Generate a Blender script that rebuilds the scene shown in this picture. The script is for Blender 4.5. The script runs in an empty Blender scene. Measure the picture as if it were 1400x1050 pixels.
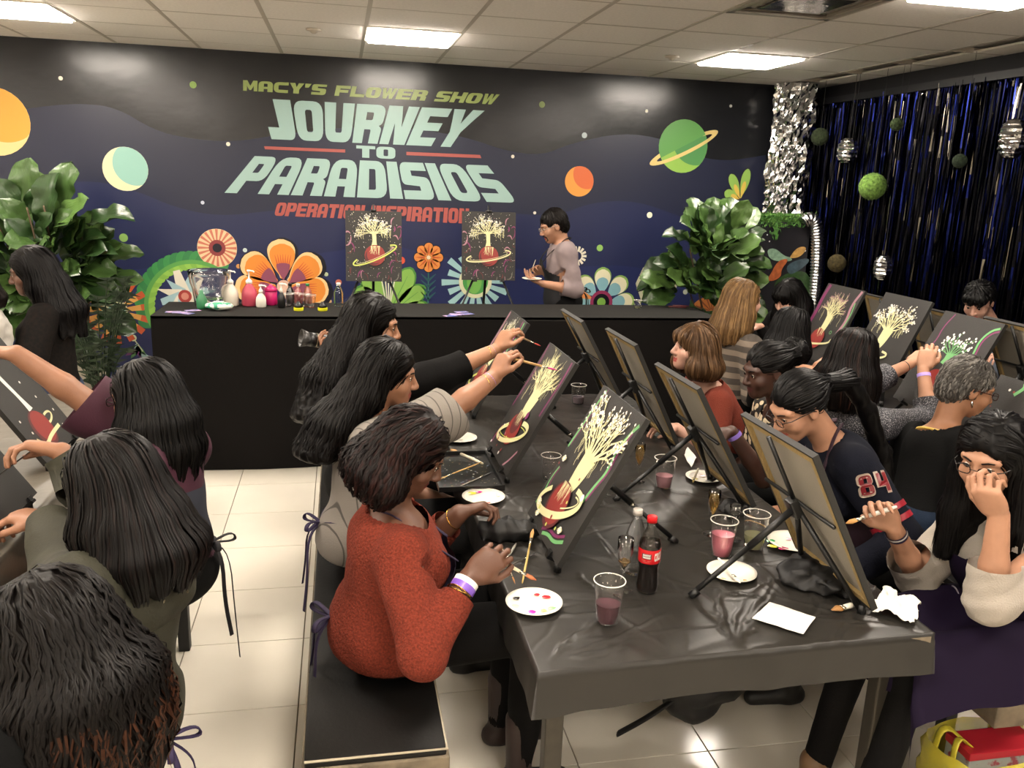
import bpy, bmesh, math, random
import numpy as np
from mathutils import Vector, Matrix, noise as mnoise
sc = bpy.context.scene
COL = sc.collection
# ---------------------------------------------------------------- camera, world, exposure
FPX = 1148.0; HC = 1.9
_d = np.array([465-700, -(237-525), -FPX]); _x = np.array([6390-700, -(457-525), -FPX])
_Y = _d/np.linalg.norm(_d); _X = _x-_Y*(_x@_Y); _X /= np.linalg.norm(_X); _Z = np.cross(_X, _Y)
RW = np.array([_X, _Y, _Z])                       # camera axes -> room axes
cam = bpy.data.cameras.new('camera'); camo = bpy.data.objects.new('camera', cam); COL.objects.link(camo)
cam.sensor_width = 36; cam.sensor_fit = 'HORIZONTAL'; cam.lens = FPX/1400*36; cam.clip_start = .05
M4 = Matrix([list(RW[0])+[0], list(RW[1])+[0], list(RW[2])+[HC], [0, 0, 0, 1]]); camo.matrix_world = M4
sc.camera = camo
sc.view_settings.view_transform = 'Standard'; sc.view_settings.look = 'None'
sc.view_settings.exposure = 0.36; sc.view_settings.gamma = 1.0; sc.view_settings.use_curve_mapping = False
PANEL = 50
wd = bpy.data.worlds.new('world'); sc.world = wd; wd.use_nodes = True
wd.node_tree.nodes['Background'].inputs[0].default_value = (1, .9, .75, 1); wd.node_tree.nodes['Background'].inputs[1].default_value = .05

def ray(px, py):
    d = RW@np.array([px-700, -(py-525), -FPX]); return d/d[1]
def at(px, py, y=None, z=None, x=None):           # a point of the room seen at a pixel of the photograph, on a given plane
    d = ray(px, py); t = y if y is not None else ((z-HC)/d[2] if z is not None else x/d[0])
    return np.array([d[0]*t, d[1]*t, HC+d[2]*t])
def V(*a): return np.array(a, float)
def unit(v): v = np.array(v, float); return v/(np.linalg.norm(v)+1e-12)

# ---------------------------------------------------------------- materials
def lin(h):
    if isinstance(h, (tuple, list)): return tuple(h)[:3]
    h = h.lstrip('#'); c = [int(h[i:i+2], 16)/255 for i in (0, 2, 4)]
    return tuple(v/12.92 if v <= .04045 else ((v+.055)/1.055)**2.4 for v in c)
_m = {}
def mat(name, color='#808080', rough=.6, metal=0, bump=0, bscale=30, var=0, vscale=8, trans=0, ior=1.45, emit=0, spec=.5, sheen=0, stretch=None, alpha=1, color2=None, pattern=None, pscale=20, coat=0, pdir=(1, 1, 1), lo=.45, hi=.55):
    if name in _m: return _m[name]
    m = bpy.data.materials.new(name); m.use_nodes = True; nt = m.node_tree; N = nt.nodes; L = nt.links
    b = N['Principled BSDF']; I = b.inputs; c = lin(color)
    I['Base Color'].default_value = (*c, 1); I['Roughness'].default_value = rough; I['Metallic'].default_value = metal
    I['Transmission Weight'].default_value = trans; I['IOR'].default_value = ior; I['Specular IOR Level'].default_value = spec
    I['Sheen Weight'].default_value = sheen; I['Alpha'].default_value = alpha; I['Coat Weight'].default_value = coat
    if emit: I['Emission Color'].default_value = (*c, 1); I['Emission Strength'].default_value = emit
    tc = N.new('ShaderNodeTexCoord'); mp = N.new('ShaderNodeMapping'); L.new(tc.outputs['Object'], mp.inputs[0])
    if stretch: mp.inputs['Scale'].default_value = stretch
    src = None
    if pattern:
        mp2 = N.new('ShaderNodeMapping'); L.new(tc.outputs['Object'], mp2.inputs[0]); mp2.inputs['Scale'].default_value = pdir
        if pattern == 'wave':
            t = N.new('ShaderNodeTexWave'); t.inputs['Scale'].default_value = pscale; t.inputs['Distortion'].default_value = .6; o = t.outputs['Fac']; t.bands_direction = 'DIAGONAL' if sum(1 for q in pdir if q) > 1 else 'XYZ'[[i for i in range(3) if pdir[i]][0]]
        elif pattern == 'voronoi':
            t = N.new('ShaderNodeTexVoronoi'); t.inputs['Scale'].default_value = pscale; o = t.outputs['Distance']
        else:
            t = N.new('ShaderNodeTexNoise'); t.inputs['Scale'].default_value = pscale; t.inputs['Detail'].default_value = 3; o = t.outputs[0]
        L.new(mp2.outputs[0], t.inputs['Vector'])
        r = N.new('ShaderNodeValToRGB'); L.new(o, r.inputs[0]); r.color_ramp.elements[0].position = lo; r.color_ramp.elements[1].position = hi
        r.color_ramp.elements[0].color = (*c, 1); r.color_ramp.elements[1].color = (*lin(color2 or color), 1); src = r.outputs[0]
    if var:
        t = N.new('ShaderNodeTexNoise'); t.inputs['Scale'].default_value = vscale; t.inputs['Detail'].default_value = 4; L.new(mp.outputs[0], t.inputs['Vector'])
        mr = N.new('ShaderNodeMapRange'); L.new(t.outputs[0], mr.inputs[0]); mr.inputs[1].default_value = .3; mr.inputs[2].default_value = .7
        mr.inputs[3].default_value = 1-var; mr.inputs[4].default_value = 1+var
        vm = N.new('ShaderNodeVectorMath'); vm.operation = 'SCALE'
        if src: L.new(src, vm.inputs[0])
        else: vm.inputs[0].default_value = c
        L.new(mr.outputs[0], vm.inputs['Scale']); src = vm.outputs[0]
    if src: L.new(src, I['Base Color'])
    if bump:
        t = N.new('ShaderNodeTexNoise'); t.inputs['Scale'].default_value = bscale; t.inputs['Detail'].default_value = 3; L.new(mp.outputs[0], t.inputs['Vector'])
        bp = N.new('ShaderNodeBump'); bp.inputs['Strength'].default_value = min(bump, 1); bp.inputs['Distance'].default_value = .004*max(1, bump); L.new(t.outputs[0], bp.inputs['Height']); L.new(bp.outputs[0], I['Normal'])
    _m[name] = m; return m

# ---------------------------------------------------------------- object helpers
def wloc(o):
    v = Vector((0, 0, 0))
    while o is not None: v = v+o.location; o = o.parent
    return np.array(v)
def put(name, me, parent=None):
    o = bpy.data.objects.new(name, me); COL.objects.link(o)
    if parent is not None: o.parent = parent
    return o
def mesh(name, v, f, mats, parent=None, smooth=True, mi=None, world=True, fast=True):
    """v, f in room coordinates (world=True) or in the parent's own coordinates"""
    v = np.asarray(v, float).reshape(-1, 3)
    if parent is not None and world: v = v-wloc(parent)
    me = bpy.data.meshes.new(name)
    me.from_pydata(v.tolist(), [], f.tolist() if hasattr(f, 'tolist') else f)
    for m in (mats if isinstance(mats, (list, tuple)) else [mats]): me.materials.append(m)
    if mi is not None: me.polygons.foreach_set('material_index', np.asarray(mi, dtype=np.int32))
    if smooth: me.polygons.foreach_set('use_smooth', np.ones(len(me.polygons), dtype=bool))
    me.update(); return put(name, me, parent)
def tag(o, label, cat, group=None, kind=None):
    if label: o['label'] = label
    if cat: o['category'] = cat
    if group: o['group'] = group
    if kind: o['kind'] = kind
    return o
def thing(name, label, cat, loc=(0, 0, 0), group=None, rz=0):
    o = bpy.data.objects.new(name, None); COL.objects.link(o); o.location = Vector([float(q) for q in loc]); o.rotation_euler = (0, 0, rz); o.empty_display_size = .05
    return tag(o, label, cat, group)
class B:
    """collects primitives with a material index; build() links them as one mesh"""
    def __init__(s): s.v = []; s.f = []; s.m = []; s.n = 0
    def add(s, v, f, m=0, M=None):
        v = np.asarray(v, float).reshape(-1, 3)
        if M is not None: v = v@np.array(M)[:3, :3].T+np.array(M)[:3, 3]
        s.v.append(v); s.f += [tuple(int(i)+s.n for i in q) for q in f]; s.m += [m]*len(f); s.n += len(v); return s
    def box(s, a, b, m=0, bev=0, M=None):
        a, b = np.minimum(a, b), np.maximum(a, b)
        if bev <= 0:
            v = [(x, y, z) for z in (a[2], b[2]) for y in (a[1], b[1]) for x in (a[0], b[0])]
            return s.add(v, [(0, 2, 3, 1), (4, 5, 7, 6), (0, 1, 5, 4), (2, 6, 7, 3), (0, 4, 6, 2), (1, 3, 7, 5)], m, M)
        bm = bmesh.new(); bmesh.ops.create_cube(bm, size=1)
        for q in bm.verts: q.co = Vector(((a[0]+b[0])/2+q.co.x*(b[0]-a[0]), (a[1]+b[1])/2+q.co.y*(b[1]-a[1]), (a[2]+b[2])/2+q.co.z*(b[2]-a[2])))
        bmesh.ops.bevel(bm, geom=bm.edges[:], offset=bev, segments=2, affect='EDGES', profile=.6)
        v = [tuple(q.co) for q in bm.verts]; f = [[q.index for q in g.verts] for g in bm.faces]; bm.free(); return s.add(v, f, m, M)
    def tube(s, pts, r, n=8, m=0, caps=True, M=None, flat=1):
        P = np.asarray(pts, float); k = len(P); R = np.full(k, r) if np.isscalar(r) else np.interp(np.linspace(0, 1, k), np.linspace(0, 1, len(r)), r)
        T = np.gradient(P, axis=0) if k > 2 else np.array([P[1]-P[0]]*2); up = None; v = []
        for i in range(k):
            t = unit(T[i])
            if up is None: up = unit(np.cross(t, V(0, 0, 1) if abs(t[2]) < .9 else V(1, 0, 0)))
            up = unit(up-t*(up@t)); w = np.cross(t, up)
            a = np.arange(n)/n*2*math.pi; v.append(P[i]+R[i]*(np.cos(a)[:, None]*up+flat*np.sin(a)[:, None]*w))
        f = [(i*n+j, i*n+(j+1) % n, (i+1)*n+(j+1) % n, (i+1)*n+j) for i in range(k-1) for j in range(n)]
        if caps: f += [tuple(range(n))[::-1], tuple((k-1)*n+j for j in range(n))]
        return s.add(np.vstack(v), f, m, M)
    def lathe(s, prof, c=(0, 0, 0), n=20, m=0, M=None, cap=True):
        P = np.asarray(prof, float); k = len(P); a = np.arange(n)/n*2*math.pi
        v = np.vstack([np.stack([c[0]+p[0]*np.cos(a), c[1]+p[0]*np.sin(a), np.full(n, c[2]+p[1])], 1) for p in P])
        f = [(i*n+j, i*n+(j+1) % n, (i+1)*n+(j+1) % n, (i+1)*n+j) for i in range(k-1) for j in range(n)]
        if cap:
            if P[0][0] > 1e-5: f.append(tuple(range(n))[::-1])
            if P[-1][0] > 1e-5: f.append(tuple((k-1)*n+j for j in range(n)))
        return s.add(v, f, m, M)
    def build(s, name, mats, parent=None, smooth=False, world=True, auto=None):
        o = mesh(name, np.vstack(s.v), s.f, mats, parent, smooth, s.m, world)
        if auto: sharp(o.data, auto)
        return o
def sharp(me, deg=35):
    me.polygons.foreach_set('use_smooth', np.ones(len(me.polygons), dtype=bool))
    bm = bmesh.new(); bm.from_mesh(me)
    for e in bm.edges:
        if len(e.link_faces) == 2 and e.calc_face_angle(0) > math.radians(deg): e.smooth = False
    bm.to_mesh(me); bm.free()
def copy_tree(o, parent=None):
    c = o.copy(); COL.objects.link(c); c.parent = parent
    for ch in KIDS(o): copy_tree(ch, c)
    return c
def KIDS(o): return [q for q in ALLK.get(o.name, [])]
ALLK = {}
def index_kids():
    ALLK.clear()
    for q in COL.objects:
        if q.parent: ALLK.setdefault(q.parent.name, []).append(q)
def chaikin(P, it=2, closed=False):
    P = np.asarray(P, float)
    for _ in range(it):
        Q = np.roll(P, -1, 0) if closed else P[1:]; A = P if closed else P[:-1]
        R = np.empty((2*len(A), P.shape[1])); R[0::2] = .75*A+.25*Q; R[1::2] = .25*A+.75*Q
        P = R if closed else np.vstack([P[:1], R, P[-1:]])
    return P
# flat shapes with holes -> thin triangulated mesh (loops in any 2-D plane)
def fill2d(loops):
    from mathutils.geometry import tessellate_polygon
    v = [p for lp in loops for p in lp]; f = tessellate_polygon([[Vector((p[0], p[1], 0)) for p in lp] for lp in loops])
    out = []
    for t in f:
        a, b_, c = [v[i] for i in t]; ar = (b_[0]-a[0])*(c[1]-a[1])-(b_[1]-a[1])*(c[0]-a[0])
        if abs(ar) > 1e-10: out.append(tuple(t) if ar > 0 else tuple(t)[::-1])
    return np.array(v, float).reshape(-1, 2), out
# ---------------------------------------------------------------- implicit surfaces -> one continuous mesh
class SDF:
    def __init__(s): s.P = []
    def cone(s, a, b, ra, rb=None, k=.02, m=0, op='u'):
        a = np.array(a, float); b = np.array(b, float); rb = ra if rb is None else rb; R = max(ra, rb)
        if np.linalg.norm(b-a) < 1e-4: b = b+V(0, 0, 1e-3)
        s.P.append(('c', (a, b, ra, rb), np.minimum(a, b)-R, np.maximum(a, b)+R, k, m, op)); return s
    def ell(s, c, r, F=None, k=.02, m=0, op='u'):
        c = np.array(c, float); r = np.array(r if hasattr(r, '__len__') else (r, r, r), float); R = r.max() if F is not None else r
        s.P.append(('e', (c, r, F), c-R, c+R, k, m, op)); return s
    def plane(s, c, n, k=.003):                     # keep the side the normal points away from
        s.P.append(('p', (np.array(c, float), unit(n)), V(-99, -99, -99), V(99, 99, 99), k, 0, 's2')); return s
    @staticmethod
    def d(p, X):
        t, a = p[0], p[1]
        if t == 'c':
            A, Bq, ra, rb = a; ab = Bq-A; L = ab@ab; h = np.clip(((X-A)@ab)/L, 0, 1)
            return np.linalg.norm(X-A-h[..., None]*ab, axis=-1)-(ra+(rb-ra)*h)
        if t == 'e':
            c, r, F = a; Q = X-c
            if F is not None: Q = Q@F.T
            k0 = np.linalg.norm(Q/r, axis=-1); k1 = np.linalg.norm(Q/(r*r), axis=-1); return k0*(k0-1)/(k1+1e-9)
        c, n = a; return -((X-c)@n)
    @staticmethod
    def comb(F, d, k, op):
        if op == 'u':
            h = np.maximum(k-np.abs(F-d), 0)/k; return np.minimum(F, d)-h*h*k*.25
        g = -d; h = np.maximum(k-np.abs(F-g), 0)/k; return np.maximum(F, g)+h*h*k*.25
    def ev(s, X, shift=0):
        F = np.full(X.shape[:-1], 1.0)
        for p in s.P: F = s.comb(F, s.d(p, X), p[4], p[6])
        return F-shift
    def grad(s, X, e=.003):
        g = np.stack([s.ev(X+np.eye(3)[i]*e)-s.ev(X-np.eye(3)[i]*e) for i in range(3)], -1); return g/(np.linalg.norm(g, axis=-1, keepdims=True)+1e-9)
    def bounds(s):
        q = [p for p in s.P if p[6] == 'u']; return np.min([p[2] for p in q], 0), np.max([p[3] for p in q], 0)
    def mesh(s, h, lo=None, hi=None, disp=None, pad=.02):
        a, b = s.bounds(); a = a-pad if lo is None else np.maximum(a-pad, lo); b = b+pad if hi is None else np.minimum(b+pad, hi)
        if np.any(b-a < 3*h): return np.zeros((0, 3)), np.zeros((0, 4), int)
        a = np.floor(a/h)*h; n = np.ceil((b-a)/h).astype(int)+1
        F = np.full(n, 1.0, dtype=np.float32); ax = [a[i]+np.arange(n[i])*h for i in range(3)]
        for p in s.P:
            mg = p[4]+2*h
            i0 = np.clip(np.floor((p[2]-mg-a)/h).astype(int), 0, n); i1 = np.clip(np.ceil((p[3]+mg-a)/h).astype(int)+1, 0, n)
            if np.any(i1 <= i0): continue
            X = np.stack(np.meshgrid(*[ax[i][i0[i]:i1[i]] for i in range(3)], indexing='ij'), -1)
            sl = tuple(slice(i0[i], i1[i]) for i in range(3)); F[sl] = s.comb(F[sl], s.d(p, X), p[4], p[6])
        if disp is not None:
            I = np.argwhere(np.abs(F) < .06); X = a+I*h; F[I[:, 0], I[:, 1], I[:, 2]] += disp(X)
        return nets(F, a, h)
    def owner(s, X):
        best = np.full(len(X), 9.); m = np.zeros(len(X), int)
        for p in s.P:
            if p[6] != 'u': continue
            d = s.d(p, X)+(.0028 if p[5] else 0); u = d < best-1e-6; best[u] = d[u]; m[u] = p[5]
        return m
def nets(F, o, h):
    S = F < 0; n = np.array(F.shape)
    c = sum(S[i:n[0]-1+i, j:n[1]-1+j, k:n[2]-1+k].astype(np.int8) for i in (0, 1) for j in (0, 1) for k in (0, 1))
    act = (c > 0) & (c < 8); I = np.argwhere(act); idx = np.full(act.shape, -1, dtype=np.int64); idx[act] = np.arange(len(I))
    if not len(I): return np.zeros((0, 3)), np.zeros((0, 4), int)
    acc = np.zeros((len(I), 3)); cnt = np.zeros(len(I))
    for ax in range(3):
        o1, o2 = [q for q in range(3) if q != ax]
        for u in (0, 1):
            for w in (0, 1):
                e = np.zeros(3, int); e[o1] = u; e[o2] = w; A = I+e; e2 = e.copy(); e2[ax] = 1; Bq = I+e2
                fa = F[A[:, 0], A[:, 1], A[:, 2]]; fb = F[Bq[:, 0], Bq[:, 1], Bq[:, 2]]; cr = (fa < 0) != (fb < 0)
                t = np.where(cr, fa/(fa-fb+1e-12), 0); p = np.tile(e, (len(I), 1)).astype(float); p[:, ax] = t
                acc[cr] += p[cr]; cnt[cr] += 1
    Vt = o+(I+acc/np.maximum(cnt, 1)[:, None])*h; Q = []
    for ax in range(3):
        o1, o2 = [(1, 2), (2, 0), (0, 1)][ax]
        sl0 = [slice(None)]*3; sl1 = [slice(None)]*3; sl0[ax] = slice(0, -1); sl1[ax] = slice(1, None)
        a = S[tuple(sl0)]; b = S[tuple(sl1)]; E = np.argwhere(a != b); E = E[(E[:, o1] > 0) & (E[:, o2] > 0) & (E[:, o1] < n[o1]-1) & (E[:, o2] < n[o2]-1)]
        if not len(E): continue
        flip = S[E[:, 0], E[:, 1], E[:, 2]]
        def cell(d1, d2):
            G = E.copy(); G[:, o1] -= d1; G[:, o2] -= d2; return idx[G[:, 0], G[:, 1], G[:, 2]]
        q = np.stack([cell(1, 1), cell(0, 1), cell(0, 0), cell(1, 0)], 1); q[~flip] = q[~flip][:, ::-1]; Q.append(q)
    Q = np.vstack(Q); return Vt, Q[(Q >= 0).all(1)]
def wrinkle(amp=.004, sc_=(18, 18, 9), seed=0):
    rs = np.random.RandomState(seed); W = rs.normal(size=(6, 3))*np.array(sc_)/1.6; ph = rs.rand(6)*7
    def f(X):
        r = 0
        Y = X+.02*np.sin(X[:, [1, 2, 0]]*13+ph[0])
        for i in range(6): r = r+np.abs(np.sin(Y@W[i]+ph[i]))
        return amp*(r/3-1.2)
    return f
# ---------------------------------------------------------------- the room shell
YW = 7.05; XR = 4.12; ZC = 2.775; XL = -6.0; YF = -3.2; TS = .467; CT = .59
M_tile = mat('floor_tile', '#cfc9bc', rough=.16, var=.04, vscale=2.5, bump=.05, bscale=3)
M_grout = mat('grout', '#6e6653', rough=.9)
M_ceil = mat('ceiling_tile', '#e6e1da', rough=.95, var=.05, vscale=60, bump=.35, bscale=220)
M_grid = mat('ceiling_grid', '#b5ada1', rough=.5)
M_wallp = mat('pale_wall', '#cdc8be', rough=.9, var=.03)
M_black_wall = mat('mural_black', '#17181b', rough=.24, spec=.5, bump=.6, bscale=5, var=.04)
M_panel = mat('light_panel', '#fff3e4', emit=PANEL)
rnd = random.Random(7)
def struct(name, b, m, **k):
    o = b.build(name, m, **k); o['kind'] = 'structure'; return o
b = B(); b.box((XL, YF, -.12), (XR+.1, YW+.1, -.009)); floor = struct('floor', b, M_grout)
x0 = -.173-TS*12; y0 = 2.335-TS*11
def tilemesh(w, d, h, bev, name, m):
    q = B(); q.box((-w/2, -d/2, 0), (w/2, d/2, h), bev=bev); me = q.build('t', m, smooth=False).data; bpy.data.objects.remove(bpy.data.objects['t']); me.name = name; return me
ft = tilemesh(TS-.004, TS-.004, .009, .0015, 'floor_tile', M_tile); rest = B()
for i in range(40):
    for j in range(24):
        cx, cy = x0+(i+.5)*TS, y0+(j+.5)*TS
        if cx > XR-.1 or cy > YW-.1 or cy < YF: continue
        if cx > -1.2 and cy > 1.15:
            o = put('tile', ft, floor); o.location = (cx, cy, -.009)
        else: rest.box((cx-TS/2+.002, cy-TS/2+.002, -.009), (cx+TS/2-.002, cy+TS/2-.002, 0))
o = rest.build('tile_field', M_tile, floor); o['kind'] = 'stuff'
# ceiling: grid bars, lay-in tiles, lit panels (they carry on over the whole room as real ones do)
b = B(); b.box((XL, YF, ZC+.04), (XR+.1, YW+.1, ZC+.12)); ceil = struct('ceiling', b, M_ceil)
gx0 = .165; gy0 = 6.11; ct = tilemesh(CT-.02, CT-.02, .012, .004, 'ceiling_tile', M_ceil); rest = B()
g = B(); i0 = -11; i1 = 7
for i in range(i0, i1+1):
    x = gx0+i*CT
    if XL < x < XR: g.box((x-.012, YF, ZC-.003), (x+.012, YW, ZC+.03))
for j in range(-16, 3):
    y = gy0+j*CT
    if YF < y < YW: g.box((XL, y-.011, ZC-.001), (XR, y+.011, ZC+.03), 0)
g.build('grid_bar', M_grid, ceil)
lights = []
for i in range(i0, i1):
    for j in range(-16, 2):
        cx, cy = gx0+(i+.5)*CT, gy0+(j+.5)*CT
        if cx < XL+.2 or cx > XR+.1 or cy > YW+.1 or cy < YF+.2: continue
        if i % 4 == 0 and (j+1) % 4 == 0: lights.append((cx, cy)); continue
        if (i, j) == (3, -4): vent_c = (cx, cy); continue
        if cy > 3.1 and cx > -2.6: o = put('tile', ct, ceil); o.location = (cx, cy, ZC-.002+rnd.uniform(-.001, .002)); o.scale = (min(1, 2*(XR-cx)/CT), 1, 1) if cx+CT/2 > XR else (1, 1, 1)
        else: rest.box((cx-CT/2+.01, cy-CT/2+.01, ZC), (cx+CT/2-.01, cy+CT/2-.01, ZC+.01))
o = rest.build('tile_field', M_ceil, ceil); o['kind'] = 'stuff'
M_tray = mat('panel_frame', '#d8d0c4', rough=.5)
wh = {0: 'between the wall lettering and the camera', 4: 'in front of the foil column'}
for cx, cy in lights:
    vis = cy > 3 and cx > -2.6
    lab = None
    if vis: lab = 'lit square ceiling panel over the middle of the lettered wall' if abs(cx-.46) < .3 and cy > 5 else 'lit square ceiling panel nearest the foil-wrapped corner' if cx > 2 and cy > 5 else 'lit ceiling panel cut by the top left corner of the photo' if cx < -1 and cy > 5 else 'lit ceiling panel cut by the top right corner of the photo' if cx > 2 else ('lit ceiling panel over the near left table, above the photo' if cx < -1 else 'lit ceiling panel over the centre table, above the photo')
    t = thing('ceiling_light', lab or 'lit ceiling panel out of view behind the camera', 'ceiling light', (cx, cy, ZC-.004), 'square ceiling light panels')
    q = B(); h = CT/2-.004
    for s in (-1, 1): q.box((cx+s*h, cy-h, ZC-.008), (cx+s*(h-.02), cy+h, ZC+.03)); q.box((cx-h+.02, cy+s*h, ZC-.008), (cx+h-.02, cy+s*(h-.02), ZC+.03))
    q.build('frame', M_tray, t)
    q = B(); q.box((cx-h+.02, cy-h+.02, ZC-.022), (cx+h-.02, cy+h-.02, ZC+.01), bev=.012); q.build('diffuser', M_panel, t)
# air vent: louvred square with a mirror-like plate
cx, cy = vent_c; t = thing('ceiling_vent', 'shiny square air diffuser set in the ceiling near the corner', 'air vent', (cx, cy, ZC))
q = B(); h = CT/2-.01
for k, (a, z) in enumerate(((h, 0), (h-.07, .014), (h-.14, .028))):
    for s in (-1, 1): q.box((cx+s*a, cy-a, ZC-.006+z), (cx+s*(a-.035), cy+a, ZC+.004+z)); q.box((cx-a, cy+s*a, ZC-.006+z), (cx+a, cy+s*(a-.035), ZC+.004+z))
q.build('louvre', mat('vent_grey', '#8f887c', rough=.4), t)
q = B(); q.box((cx-.17, cy-.17, ZC+.0), (cx+.17, cy+.17, ZC+.006)); q.build('centre_plate', mat('vent_mirror', '#b0aaa2', rough=.12, metal=.9, bump=.5, bscale=12), t)
for px, py, n in ((858/2, 78/2, 0), (919, 76, 1)):
    p = at(px, py, z=ZC); q = B(); q.lathe([(.05, -.004), (.048, -.012), (.03, -.016), (.012, -.03), (0, -.032)], (p[0], p[1], ZC), 16)
    o = q.build('sprinkler_cover', mat('sprinkler', '#b9b0a2', rough=.4), smooth=True); tag(o, ('round sprinkler cover left of the middle ceiling light', 'round sprinkler cover left of the light by the foil corner')[n], 'sprinkler', 'round sprinkler covers')
# walls
XM = 3.60
b = B(); b.box((XL-.1, YW, 0), (XR+.1, YW+.1, ZC+.05)); wall_back = struct('wall_back', b, M_black_wall)
b = B(); b.box((XR, YF, 0), (XR+.1, YW, ZC+.05)); wall_right = struct('wall_right', b, mat('dark_wall', '#101014', rough=.7))
b = B(); b.box((XL-.1, YF, 0), (XL, YW, ZC+.05)); struct('wall_left', b, M_wallp)
b = B(); b.box((XL-.1, YF-.1, 0), (XR+.1, YF, ZC+.05)); struct('wall_front', b, M_wallp)
# ---------------------------------------------------------------- the printed wall
def Wp(px, py): p = at(px, py, y=YW); return (p[0], p[2])
def ink(c, r=.36): return mat('ink_'+c.strip('#'), tuple(q*.78 for q in lin(c)), rough=r, bump=.3, bscale=6)
_lay = [0]
def mural(name, loops, c, px=True, lay=None):
    L = [[Wp(*p) for p in lp] if px else lp for lp in loops]
    v, f = fill2d(L)
    if not len(v): return
    if lay is None: _lay[0] += 1; lay = _lay[0] % 60+8
    y = YW-.0006-lay*.00012
    V3 = np.stack([v[:, 0], np.full(len(v), y), v[:, 1]], 1)
    return mesh(name, V3, f, ink(c), wall_back, smooth=False)
def circ(cx, cy, rx, ry=None, n=32, rot=0, a0=0, a1=360):
    ry = ry or rx; a = np.radians(np.linspace(a0, a1, n, endpoint=a1-a0 < 359)); r = math.radians(rot)
    return [(cx+rx*math.cos(t)*math.cos(r)-ry*math.sin(t)*math.sin(r), cy+rx*math.cos(t)*math.sin(r)+ry*math.sin(t)*math.cos(r)) for t in a]
NAVY1 = '#1f2338'; NAVY2 = '#22284a'; NAVY3 = '#252c55'
top1 = chaikin([(-180, 175), (0, 156), (50, 146), (110, 141), (160, 147), (210, 178), (260, 190), (320, 194), (370, 186), (430, 178), (500, 172), (570, 176), (640, 188), (690, 206), (740, 213), (780, 196), (850, 181), (910, 190), (945, 212), (990, 221), (1047, 212)])
mural('mural_hill', [[tuple(p) for p in top1]+[(1047, 460), (-180, 700)]], NAVY1, lay=1)
top2 = chaikin([(-180, 250), (60, 252), (130, 246), (190, 262), (240, 284), (300, 296), (370, 288), (440, 282), (520, 300), (600, 300), (680, 290), (760, 296), (810, 276), (870, 274), (930, 296), (990, 320), (1047, 330)])
mural('mural_hill', [[tuple(p) for p in top2]+[(1047, 460), (-180, 700)]], NAVY2, lay=2)
top3 = chaikin([(-180, 380), (200, 372), (300, 345), (430, 350), (520, 330), (600, 352), (700, 370), (800, 364), (860, 362), (930, 380), (1047, 400)])
mural('mural_hill', [[tuple(p) for p in top3]+[(1047, 470), (-180, 700)]], NAVY3, lay=3)
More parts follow.
